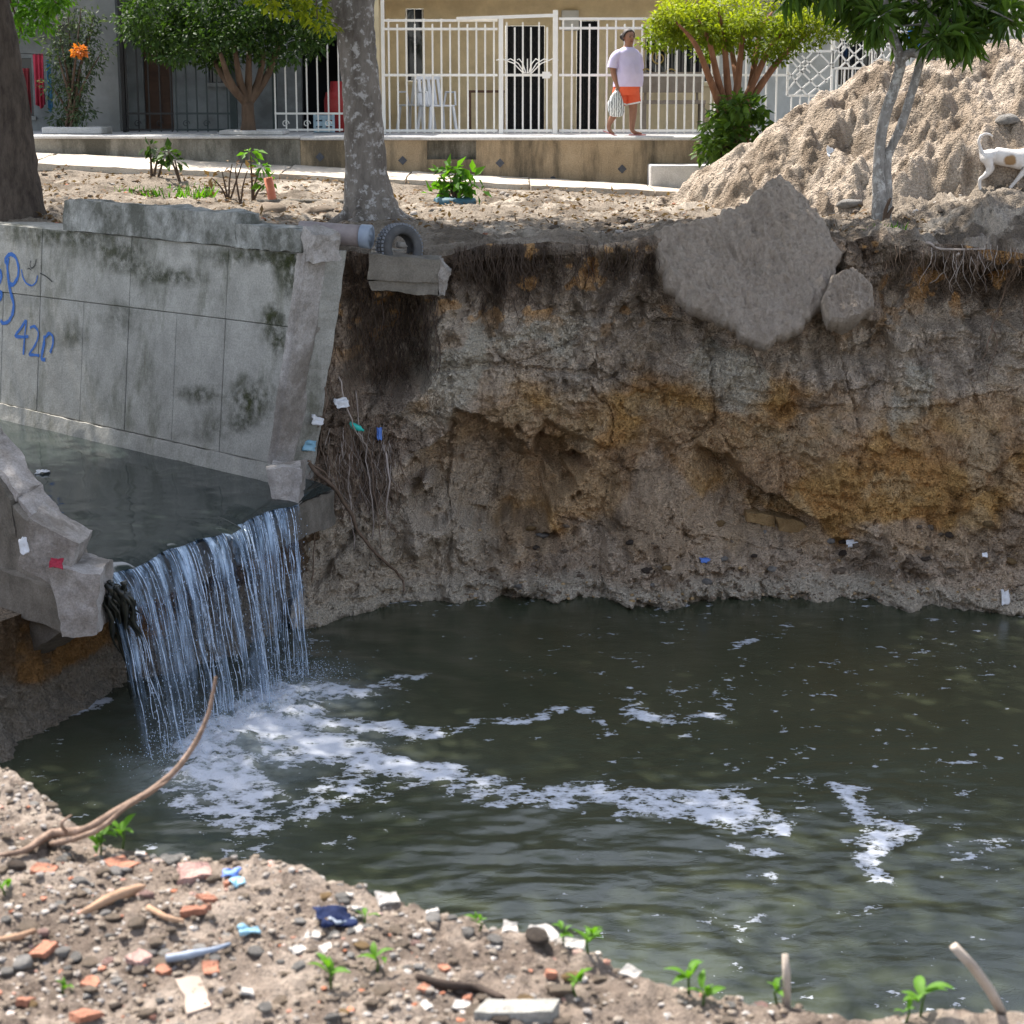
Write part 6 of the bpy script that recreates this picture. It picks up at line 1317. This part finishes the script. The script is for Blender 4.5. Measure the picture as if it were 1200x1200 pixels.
n = NB('gravel_mixed', .9, .2); n.color(n.mix(1.0, n.ramp(n.attr('tint', 'Fac'), [(0, (.085, .065, .05)), (.3, (.19, .15, .115)), (.55, (.265, .22, .175)), (.78, (.24, .22, .205)), (.93, (.40, .365, .335)), (.98, (.36, .14, .08))]), n.ramp(n.noise(60, 4), [(.3, .7), (.7, 1.25)]), 'MULTIPLY')); n.bump(n.noise(140, 4), .004); M['gravel'] = n.m
n = NB('scree_mixed', .95, .15); n.color(n.mix(1.0, n.ramp(n.attr('tint', 'Fac'), [(0, (.10, .075, .055)), (.35, (.20, .155, .115)), (.6, (.26, .215, .17)), (.85, (.31, .21, .10)), (1, (.36, .33, .29))]), n.ramp(n.noise(30, 4), [(.3, .7), (.7, 1.25)]), 'MULTIPLY')); M['scree'] = n.m

# boulders and stones on the far bank
p = GP(318, 249); stone(p, .25, 'tan', 'rounded pale boulder sitting behind the lower parapet block', None, .75, 'boulder')
p = GP(371, 251); stone(p, .22, 'tan', 'flat-topped brown boulder between the pale boulder and the grey-barked tree', None, .6, 'boulder', seed=4)
p = GP(448, 262); stone(p, .09, 'tan', 'small pale stone at the foot of the grey-barked tree', None, .7)
p = GP(472, 292); stone(tc_ + Vector((.02, .0, .02)), .075, 'white', 'pale stone lying inside the half-buried tyre', None, .9)
p = MP(1180, 146); stone(p, .17, 'grey', 'big dark grey rock embedded in the sand heap above the dog', None, .8, 'rock', seed=3)
p = MP(995, 248); stone(p, .16, 'grey', 'grey rock lodged in the earth beside the slender tree', None, .8, 'rock', seed=6)
# kerb stub and orange pipe behind the parapet
ks = thing('kerb_stone', GP(390, 242), 'grey kerb with whitewashed end behind the drain pipe', 'kerb'); ky = ks.location.y + .1
a_, b2 = PY(302, 254, ky), PY(407, 258, ky); MB().box(a_.x, b2.x, ky, ky + .14, a_.z - .1, PY(390, 234, ky).z).build('kerb_body', M['conc_dark'], ks, bevel=.015); MB().box(b2.x + .002, b2.x + .09, ky - .01, ky + .15, a_.z - .1, PY(390, 234, ky).z + .01).build('white_end', M['white_wall'], ks, bevel=.01)
p = GP(320, 240); op = MB().tube([p + Vector((.01, 0, -.02)), PY(314, 208, p.y), PY(314, 208, p.y), p + Vector((0, 0, .05))], [.055, .055, .045, .04], 14, cap=False).build('orange_pipe', rough_mat('orange_plastic', (.42, .12, .06), (.55, .18, .10), 8, 50, .002, .5), smooth=True); tag(op, 'short orange plastic pipe sticking up behind the pale boulder', 'pipe')
# dark lumps of rubbish along the edge
for i, (x, y, r_) in enumerate([(608, 268, .07), (594, 272, .045), (648, 268, .075), (570, 276, .05), (736, 262, .09), (712, 264, .06), (628, 275, .05), (560, 268, .04)]): stone(GP(x, y), r_, 'dark' if i % 3 else 'brick', 'charred dark lump lying on the cliff top' if i % 3 else 'rusty brown lump lying on the cliff top', 'lumps along the cliff top', .8, 'lump', 'rubble')
M['paper'] = rough_mat('white_paper', (.55, .55, .56), (.7, .7, .72), 6, 40, .004, .7); M['paper_blue'] = rough_mat('blue_plastic_sheet', (.16, .34, .46), (.28, .46, .56), 6, 40, .004, .4); M['teal'] = rough_mat('teal_plastic', (.02, .35, .30), (.04, .5, .42), 6, 40, .004, .35); M['bright_blue'] = rough_mat('bright_blue_plastic', (.05, .12, .40), (.10, .20, .5), 6, 40, .004, .35)
def scrap(p, w_, h, m, label, seed, cat='litter', tilt=(.9, 0, 0), group=None, name='plastic_scrap'):
    U, W_ = np.meshgrid(np.linspace(-.5, .5, 9), np.linspace(-.5, .5, 9), indexing='ij'); q = .25 * min(w_, h) * fbm(U * 3 + seed, W_ * 3, seed, 3)
    ed = 1 + .18 * fbm(U * 4, W_ * 4 + seed, 2.2, 2); o = link(name, np_mesh(name, np.stack([U * w_ * ed, W_ * h * ed, q], -1), grid_faces(9, 9)), m); o.location = p; o.rotation_euler = tilt
    s_ = o.modifiers.new('solid', 'SOLIDIFY'); s_.thickness = .004; tag(o, label, cat, group); return o
scrap(cliff_pt(364, 519, .12), .13, .10, M['paper_blue'], 'pale blue plastic wrapper caught in the roots beside the wall end', 1, tilt=(1.4, .1, .1)); scrap(cliff_pt(373, 491, .12), .12, .08, M['paper'], 'whitish wrapper in the roots above the blue wrapper', 2, tilt=(1.0, .3, .4)); scrap(cliff_pt(401, 470, .12), .13, .10, M['paper'], 'crumpled white wrapper higher up in the roots', 3, tilt=(1.1, -.2, .2))
p = cliff_pt(418, 498, .10); bo = MB().lathe([(.001, -.09), (.028, -.085), (.032, -.03), (.03, .05), (.012, .075), (.012, .095), (.001, .096)], (0, 0, 0), 12, 'x').build('plastic_bottle', M['teal'], smooth=True, origin=O0); bo.location = p; bo.rotation_euler = (0, .45, .2); tag(bo, 'teal plastic bottle tangled in the roots', 'bottle')
scrap(cliff_pt(445, 506, .08), .05, .12, M['bright_blue'], 'thin dark blue strip in the roots right of the teal bottle', 4, tilt=(1.4, 0, 0)); scrap(cliff_pt(828, 656, .05), .14, .07, M['bright_blue'], 'bright blue plastic scrap on the scree', 5, tilt=(.5, .1, .3)); scrap(cliff_pt(998, 636, .05), .13, .09, M['paper'], 'white paper scrap on the scree right of the flat stones', 6, tilt=(.6, 0, .2)); scrap(cliff_pt(1177, 700, .05), .07, .15, M['paper'], 'white scrap at the waterline by the far end of the cliff', 7, tilt=(1.0, 0, 0)); scrap(cliff_pt(1152, 648, .05), .05, .05, M['paper'], 'tiny white scrap on the dark scree', 8, tilt=(.7, 0, 0))
scrap(GP(505, 206) + Vector((0, 0, .18)), .22, .10, M['paper'], 'white shoe-like scrap leaning on the plant in the tyre planter', 9, tilt=(.8, -.6, .3)); scrap(MP(975, 182), .12, .14, M['paper'], 'white plastic scrap on the lower slope of the sand heap', 10, tilt=(1.0, .2, .2)); scrap(GP(592, 271) + Vector((0, 0, .03)), .16, .08, M['paper'], 'white scrap on the cliff top among charred lumps', 11, tilt=(.2, 0, .2))
scrap(PY(28, 640, 13.97), .06, .13, M['paper'], 'small white bottle-shaped scrap on the tilted concrete slab', 12, tilt=(1.0, 0, .5)); scrap(PY(66, 660, 13.9), .09, .08, M['red_cloth'], 'crumpled red wrapper on the tilted concrete slab', 13, tilt=(.8, .2, .3)); q = CH(.28, 3.3, CZ + .01); scrap(PZ(50, 553, CZ + .012), .13, .09, M['paper'], 'white scrap floating on the channel water', 14, tilt=(.05, 0, .2))
# flat stones leaning at the foot of the second overhang
for i, (q, lab) in enumerate([([(876, 612), (910, 618), (908, 604), (874, 600)], 'ochre flat broken stone under the diagonal overhang'), ([(912, 622), (962, 630), (940, 612), (908, 606)], 'long ochre flat stone next to the broken one under the overhang')]):
    c = cliff_pt(q[0][0] + 18, q[0][1] - 4); y0 = c.y - .12; o = lump_obj('flat_stone', pxhex(q, y0, y0 + .35), SM['ochre'][0].materials[0], n=(8, 6, 4), amp=.015, freq=8, seed=i); tag(o, lab, 'stone')
# small stones on the far bank
rs = np.random.default_rng(19); P_ = []; R_ = []
for i in range(1100):
    x, y = rs.uniform(-6.5, 5.5), 19.6 + 7 * rs.random() ** 1.3; y = max(y, float(np.interp(x, ex, ey)) + .6); k = .012 + .05 * rs.random() ** 4; P_.append((x, y, gzf(x, y) + .02)); R_.append(k)
o = joined_rocks('pebbles', np.array(P_), np.array(R_), M['gravel'], 5); tag(o, 'small stones scattered over the far bank', 'pebbles', None, 'stuff')
# scree
rs = np.random.default_rng(21); P_ = []; R_ = []
for i in range(900):
    x = rs.uniform(540, 1210); y = 705 - abs(rs.normal(0, 34)); p = cliff_pt(x, y); P_.append(tuple(p + Vector((0, -.005, 0)))); R_.append(.009 + .03 * rs.random() ** 3)
o = joined_rocks('scree', np.array(P_), np.array(R_), M['scree'], 4); tag(o, 'loose scree of small clods along the foot of the cliff', 'scree', None, 'stuff')
for i in range(34):
    x = rs.uniform(560, 1190); y = rs.uniform(610, 690); k = ['tan', 'grey', 'ochre', 'dark'][rs.integers(4)]; stone(cliff_pt(x, y, .01), rs.uniform(.035, .085), k, {'tan': 'tan clod', 'grey': 'grey stone', 'ochre': 'ochre clod', 'dark': 'dark brown clod'}[k] + ' lying in the scree at the foot of the cliff', k + ' clods in the scree', .8, 'clod', 'clod')
stone(cliff_pt(622, 620, .02), .085, 'ochre', 'yellow stone lying at the mouth of the arched hollow', None, .7)
# ------------------------------------------------------------------ roots
M['root'] = rough_mat('root_bark', (.10, .065, .045), (.20, .14, .10), 8, 60, .006); M['root_dark'] = rough_mat('root_dark', (.035, .024, .018), (.08, .055, .042), 8, 60, .004); M['root_pale'] = rough_mat('root_pale', (.26, .215, .19), (.40, .34, .30), 8, 60, .004)
def root(pxs, r0, r1, m, label, lift=.1, lifts=None, name='root', group=None):
    P3 = [cliff_pt(x, y, lift if lifts is None else lifts[i]) for i, (x, y) in enumerate(pxs)]; q = refine(P3, list(np.linspace(r0, r1, len(P3))), 6); q = ([p + Vector((float(fbm(i * .33, pxs[0][0] * .37, 1, 3)), .5 * float(fbm(i * .33, pxs[0][0] * .37, 7, 3)), 0)) * (.035 if name == 'root' else .02) for i, p in enumerate(q[0])], q[1]); o = MB().tube(q[0], q[1], 7, jit=.12).build(name, M[m], smooth=True); tag(o, label, 'root' if name == 'root' else 'branch', group); return o
root([(362, 540), (392, 565), (412, 598), (432, 628), (452, 650), (470, 664), (476, 682)], .022, .010, 'root', 'long brown branch sloping down from the roots to above the water', .22, [.12, .2, .26, .3, .3, .32, .34], 'branch')
rl = [([(418, 455), (424, 500), (430, 520), (434, 560), (437, 628)], .008, .005, 'root_pale', .14), ([(398, 440), (410, 490), (425, 515)], .008, .006, 'root_pale', .12), ([(384, 438), (380, 470), (366, 510)], .007, .005, 'root', .12), ([(430, 515), (440, 560), (446, 640)], .007, .004, 'root', .14), ([(455, 520), (456, 560), (454, 615)], .012, .006, 'root_pale', .12), ([(360, 536), (380, 548), (395, 575)], .012, .008, 'root', .2), ([(372, 600), (371, 640), (369, 680)], .008, .005, 'root', .1), ([(410, 530), (412, 590), (418, 640)], .009, .004, 'root_pale', .1), ([(1190, 305), (1175, 340), (1160, 380), (1148, 420)], .011, .006, 'root', .12), ([(1160, 380), (1162, 410), (1154, 445)], .007, .004, 'root', .12), ([(1120, 295), (1105, 315), (1088, 330)], .014, .006, 'root_pale', .14), ([(1200, 340), (1192, 375), (1190, 410)], .008, .004, 'root', .12), ([(1085, 284), (1100, 290), (1120, 292), (1150, 288)], .016, .008, 'root_pale', .08), ([(880, 395), (885, 420), (892, 455)], .006, .003, 'root', .05)]
for i, (p, a, b, m, lf) in enumerate(rl): root(p, a, b, m, ('thin ' + ('pale' if m == 'root_pale' else 'brown') + ' root dangling from the bank ' + ('near the wall end' if p[0][0] < 500 else 'below the slender tree' if p[0][0] > 1000 else 'under the slumped slab')), lf, group='roots ' + ('near the wall end' if p[0][0] < 500 else 'on the right bank'))
def fibres(zones, m, seed, name, label):
    r = np.random.default_rng(seed); vs = []; fs = []; k = 0
    for (x0, x1, y0, y1, n_, L0, L1, lf) in zones:
        for i in range(n_):
            p = cliff_pt(r.uniform(x0, x1), r.uniform(y0, y1)); L = r.uniform(L0, L1); m_ = 7; t = np.linspace(0, 1, m_); ph = r.random() * 6
            c = np.array(p)[None] + np.stack([L * .22 * np.sin(t * 5 + ph) * t + r.normal(0, .12) * L * t, -.02 - lf * r.random() * np.sin(np.clip(t * 2.2, 0, 1.57)), .05 - L * t], 1); rad = r.uniform(.0018, .005) * (1.1 - .8 * t); a = np.arange(4) * 1.5708
            ring = c[:, None] + rad[:, None, None] * np.stack([np.cos(a), np.sin(a), 0 * a], -1)[None]; vs.append(ring.reshape(-1, 3)); q = np.arange((m_ - 1) * 4); j = q % 4; b = q - j; fs.append(np.stack([b + j, b + (j + 1) % 4, b + (j + 1) % 4 + 4, b + j + 4], 1) + k); k += m_ * 4
    V_ = np.concatenate(vs); c = V_.mean(0); o = link(name, np_mesh(name, V_ - c, np.concatenate(fs)), m); o.location = c; tag(o, label, 'roots', None, 'stuff')
fibres([(425, 515, 340, 420, 190, .2, .75, .18), (530, 640, 288, 310, 120, .12, .5, .08), (640, 770, 290, 315, 110, .12, .45, .08), (410, 440, 300, 420, 60, .2, .6, .1), (560, 620, 300, 360, 60, .1, .4, .08)], M['root_dark'], 5, 'root_fibres', 'matted dark fibrous roots hanging from the cliff top')
fibres([(375, 470, 500, 570, 170, .2, .8, .14), (380, 440, 380, 480, 70, .2, .7, .10), (1030, 1200, 290, 312, 130, .08, .4, .15), (400, 470, 440, 520, 40, .2, .5, .1)], M['root'], 6, 'root_fibres', 'fine brown roots hanging near the wall end and under the turf lip')
fibres([(385, 465, 500, 560, 60, .2, .8, .16), (1060, 1200, 292, 310, 25, .1, .5, .15)], M['root_pale'], 7, 'root_fibres', 'fine pale bleached roots hanging among the brown ones')

# ------------------------------------------------------------------ foreground rubble
rs = np.random.default_rng(33); P_ = []; R_ = []
for i in range(9500):
    x = rs.uniform(-1.35, 1.0); d = rs.uniform(-.06, 1.0) ; y = float(n_edge(x)) - d; k = .003 + .010 * rs.random() ** 2.2
    dens = (1 - .75 * float(ss(.15, .55, x))) * (.35 + .65 * float(ss(-.3, .4, fbm(x * 4, y * 4, 303, 3)))); 
    if rs.random() > dens: continue
    P_.append((x, y, float(n_z(x, y)) + k * .2)); R_.append(k)
o = joined_rocks('gravel', np.array(P_), np.array(R_), M['gravel'], 34, sub=1); tag(o, 'fine mixed gravel covering the near bank', 'gravel', None, 'stuff')
gl = dict(grey='grey', tan='tan', white='whitish', dark='dark brown', rose='rose-coloured', ochre='ochre')
for i in range(360):
    x = rs.uniform(-1.2, .75); d = rs.uniform(-.02, .85); y = float(n_edge(x)) - d
    if x > .15 and rs.random() < .7: continue
    k = rs.choice(['grey', 'tan', 'white', 'dark', 'rose', 'ochre'], p=[.32, .38, .13, .06, .07, .04]); stone(Vector((x, y, float(n_z(x, y)))), float(rs.uniform(.009, .021) * (1 if rs.random() < .85 else 1.5)), k, gl[k] + ' pebble lying loose on the near rubble bank', gl[k] + ' pebbles on the near bank', .8, 'pebble', 'pebble', seed=i)
def flat_frag(px, py, w_, l, h, m, name, label, cat, rz=0, tilt=0, group=None, seed=0, lift=.3):
    p = NPt(px, py); me, c = lumpy([(-w_ / 2, -l / 2, 0), (w_ / 2 * .8, -l / 2, 0), (w_ / 2, l / 2 * .7, 0), (-w_ / 2 * .7, l / 2, 0), (-w_ / 2, -l / 2, h), (w_ / 2 * .8, -l / 2, h), (w_ / 2, l / 2 * .7, h), (-w_ / 2 * .7, l / 2, h)], n=(6, 6, 2), amp=min(w_, l) * .10, freq=2.2 / max(w_, l), seed=seed + px)
    o = link(name, me, m); o.location = p + Vector((0, 0, h * lift)); o.rotation_euler = (tilt, tilt * .5, rz); tag(o, label, cat, group); return o
mbk = SM['brick'][0].materials[0]; mrs = SM['rose'][0].materials[0]; mwh = SM['white'][0].materials[0]
for i, (x, y, w_, l) in enumerate([(52, 1022, .055, .035), (143, 1017, .07, .06), (241, 1056, .05, .03), (228, 1074, .06, .035), (52, 1118, .055, .045), (192, 1142, .03, .025), (247, 1141, .032, .04), (108, 1154, .05, .035), (101, 1194, .045, .05), (268, 1038, .025, .022), (547, 1176, .02, .02), (497, 1163, .02, .02), (520, 1138, .022, .02), (645, 1148, .022, .02), (30, 1180, .03, .03)]): flat_frag(x, y, w_, l, .012, mbk, 'brick_fragment', 'orange brick fragment lying on the near rubble bank', 'brick', i * 1.1, .15, 'brick fragments on the near bank', i)
flat_frag(228, 1028, .075, .06, .016, mrs, 'tile_shard', 'pinkish flat roof tile shard on the near bank', 'tile', .5, .2); flat_frag(163, 1134, .045, .04, .014, mrs, 'tile_shard', 'small rose tile shard lying among the orange brick fragments', 'tile', 1.2, .1)
for i, (x, y, w_, l, rz, lb_) in enumerate([(454, 1056, .055, .04, .6, 'white tile shard on the near bank crest behind dark blue cloth'), (598, 1080, .035, .035, .2, 'small square white tile shard standing on the bank crest'), (637, 1096, .06, .05, .9, 'triangular white tile shard beside the sprout on the crest'), (669, 1103, .065, .028, .1, 'long white tile shard in front of the sprout on the crest'), (740, 1125, .04, .028, -.4, 'pinkish white tile shard on the crest where the sand begins')]): flat_frag(x, y, w_, l, .007, mwh, 'tile_shard', lb_, 'tile', rz, .35, None, i, .6)
for i, (x, y) in enumerate([(367, 1098), (383, 1113), (290, 1164), (413, 1067), (505, 1052), (418, 1092), (497, 1180), (541, 1185), (350, 1115), (165, 1000), (580, 1112)]): flat_frag(x, y, .036, .024, .005, mwh, 'white_shard', 'small white shard lying on the near rubble bank', 'shard', i * .9, .2, 'white shards on the near bank', i)
flat_frag(608, 1192, .16, .05, .03, M['conc'], 'concrete_fragment', 'large pale concrete fragment at the foot of the near bank rubble', 'concrete', .08, .05)
flat_frag(228, 1172, .05, .13, .006, rough_mat('old_cardboard', (.27, .21, .17), (.36, .29, .24), 4, 30, .003), 'cardboard_strip', 'pale muddy cardboard strip pressed into the near bank', 'cardboard', .45, .03)
def on_bank(pxs, rad, m, name, label, cat, lift=.01, n_=7):
    P3 = [NPt(x, y, lift) for x, y in pxs]; q = refine(P3, rad, 4); o = MB().tube(q[0], q[1], n_, jit=.12).build(name, m, smooth=True); tag(o, label, cat); return o
M['drywood'] = rough_mat('dry_wood', (.24, .14, .085), (.38, .25, .165), 10, 90, .003); M['greywood'] = rough_mat('weathered_stick', (.30, .245, .20), (.46, .39, .33), 10, 90, .003)
n = NB('branch_bark', .85, .25); n.color(n.ramp(n.noise(26, 6, .7), [(.3, (.11, .07, .05)), (.55, (.25, .17, .125)), (.75, (.40, .30, .245))])); n.bump(n.noise(60, 6, .7, n.mapping((1, 1, 1))), .006); M['branch'] = n.m
br = thing('fallen_branch', NPt(60, 995), 'long bare branch arching from the near bank up in front of the waterfall', 'branch')
q = refine([NPt(0, 1010, .01), NPt(30, 1003, .012), NPt(62, 990, .02), PY(100, 972, 3.98), PY(140, 948, 4.04), PY(175, 928, 4.10), PY(205, 903, 4.15), PY(228, 872, 4.19), PY(243, 840, 4.22), PY(249, 815, 4.24), PY(253, 793, 4.25)], [.004, .007, .011, .010, .0085, .008, .0072, .0062, .005, .0045, .0035], 6); MB().tube(q[0], q[1], 10, jit=.10).build('limb', M['branch'], br, smooth=True)
q = refine([NPt(58, 996, .01), PY(110, 975, 3.94), PY(150, 944, 4.0), PY(172, 930, 4.06), PY(196, 916, 4.12)], [.007, .006, .005, .004, .002], 5); MB().tube(q[0], q[1], 7, jit=.15).build('side_shoot', M['branch'], br, smooth=True)
q = refine([PY(78, 975, 3.99), PY(72, 965, 3.98), PY(84, 955, 4.0)], [.005, .004, .002], 4); MB().tube(q[0], q[1], 6, jit=.15).build('knot', M['branch'], br, smooth=True)
on_bank([(97, 1076), (130, 1063), (155, 1052), (170, 1045)], [.006, .011, .012, .004], M['drywood'], 'wood_splinter', 'reddish brown wood splinter lying above the brick fragments', 'wood')
on_bank([(174, 1070), (195, 1081), (216, 1088)], [.007, .006, .004], M['drywood'], 'wood_splinter', 'short dark twig between two brick fragments', 'wood'); on_bank([(0, 1108), (22, 1104), (42, 1100)], [.007, .007, .004], M['drywood'], 'wood_splinter', 'brown stick at the side of the near bank beside a brick fragment', 'wood')
on_bank([(488, 1152), (520, 1160), (560, 1166), (590, 1178)], [.006, .009, .009, .005], M['root_dark'], 'wood_splinter', 'dark rotten stick on the rubble before the white shards', 'wood'); on_bank([(196, 1136), (222, 1126), (250, 1120), (270, 1112)], [.008, .0085, .006, .003], M['pvc_blue'], 'plastic_tube', 'grey-violet plastic tube piece between brick fragments', 'tube')
o = MB().tube([NPt(922, 1168, -.01), PY(922, 1140, NPt(922, 1168).y), PY(920, 1118, NPt(922, 1168).y + .01)], [.009, .008, .006], 6, jit=.15).build('stake', M['greywood'], smooth=True); tag(o, 'short pale stick standing upright on the sandy crest', 'stick')
y_ = NPt(1178, 1184).y; o = MB().tube([NPt(1178, 1184, -.01), PY(1160, 1160, y_ - .02), PY(1140, 1132, y_ - .04), PY(1118, 1109, y_ - .05)], [.008, .0085, .0085, .009], 7, jit=.12).build('stake', M['greywood'], smooth=True); tag(o, 'pale broken stick leaning out over the water', 'stick')
scrap(NPt(271, 1032, .008), .035, .03, M['bright_blue'], 'crumpled bright blue plastic on the near bank', 21, tilt=(.2, .1, 0)); scrap(NPt(279, 1038, .006), .025, .03, M['paper_blue'], 'sky blue plastic bit beside the bright blue plastic', 22, tilt=(.2, -.1, .5)); scrap(NPt(292, 1096, .006), .04, .03, M['teal'] if False else M['paper_blue'], 'rounded pale teal plastic piece on the near bank', 23, tilt=(.15, .1, .3))
n = NB('navy_cloth', .9, .1); n.color(n.ramp(n.noise(20, 4), [(.3, (.008, .012, .035)), (.7, (.02, .03, .08))])); M['navy'] = n.m
scrap(NPt(392, 1082, .014), .07, .06, M['navy'], 'dark navy cloth rag half buried on the near bank', 24, tilt=(.3, .2, .4)); scrap(NPt(400, 1088, .008), .05, .03, M['pvc_blue'], 'slate blue scrap beside the navy rag', 25, tilt=(.1, .2, .9))
# sprouts: every leaf a part
LEAF = {}
def leaf_mesh(m):
    if m not in LEAF:
        n_ = 9; vs = []; fs = []
        for i in range(n_):
            t = i / (n_ - 1); w_ = .19 * math.sin(math.pi * min(1, t * .96 + .02)) ** .8 * (1.2 - .5 * t); z = .18 * math.sin(t * 2.6) ; vs += [(-w_, t, z + w_ * .45), (0, t, z), (w_, t, z + w_ * .45)]
        for i in range(n_ - 1): k = i * 3; fs += [(k, k + 1, k + 4, k + 3), (k + 1, k + 2, k + 5, k + 4)]
        LEAF[m] = np_mesh('leaf', vs, fs, True, {'tint': np.random.default_rng(3).random(len(vs)) * .3 + .5}); LEAF[m].materials.append(M[m])
    return LEAF[m]
def sprout(px, py, n_, size, h, label, seed, m='leaf_fresh'):
    q = random.Random(seed); b = NPt(px, py); t = thing('sprout', b, label, 'sprout')
    MB().tube([b + Vector((0, 0, -.01)), b + Vector((q.uniform(-.01, .01), 0, h * .6)), b + Vector((q.uniform(-.015, .015), 0, h))], [.003, .0025, .0015], 5).build('stem', M['stem'], t, smooth=True)
    for i in range(n_):
        o = link('leaf', leaf_mesh(m), None, t); k = q.uniform(.45, 1.0); o.location = (q.uniform(-.006, .006), q.uniform(-.006, .006), h * k); s_ = size * q.uniform(.7, 1.15); o.scale = (s_, s_, s_); o.rotation_euler = (q.uniform(-.1, .9), q.uniform(-.3, .3), i * 6.283 / n_ + q.uniform(-.4, .4))
M['stem'] = leaf_mat('green_stem', (.06, .11, .02), (.09, .15, .03), .2)
for i, (x, y, n_, s_, h, lb_) in enumerate([(118, 1004, 11, .045, .05, 'leafy seedling under the fallen branch with broad leaves'), (142, 975, 6, .045, .05, 'bright seedling reaching up behind the fallen branch'), (6, 1052, 4, .035, .02, 'seedling of few leaves at the edge of the near bank beside the branch foot'), (76, 1166, 3, .03, .02, 'tiny single-leaved seedling below the brick fragments'), (388, 1158, 6, .042, .05, 'upright four-leaved seedling on the rubble below the white shards'), (442, 1142, 5, .034, .03, 'low seedling right of the upright four-leaved one'), (428, 1085, 3, .03, .02, 'half-hidden seedling beside the navy rag'), (660, 1088, 5, .034, .04, 'seedling on the crest left of the pale standing tile'), (690, 1092, 9, .04, .04, 'bushy seedling on the crest behind the long white shard'), (676, 1172, 6, .036, .035, 'seedling on bare sand below the long white shard'), (560, 1094, 4, .025, .025, 'thin grassy seedling between crest pebbles'), (808, 1170, 6, .05, .06, 'tall thin seedling on the sandy crest'), (824, 1178, 5, .04, .03, 'low seedling beside the tall thin one'), (912, 1150, 4, .035, .035, 'seedling next to the upright stick'), (1078, 1196, 6, .05, .05, 'large bright seedling near the leaning stick'), (1060, 1199, 3, .03, .03, 'small seedling beside the large bright one')]): sprout(x, y, n_, s_, h, lb_, i + 5)
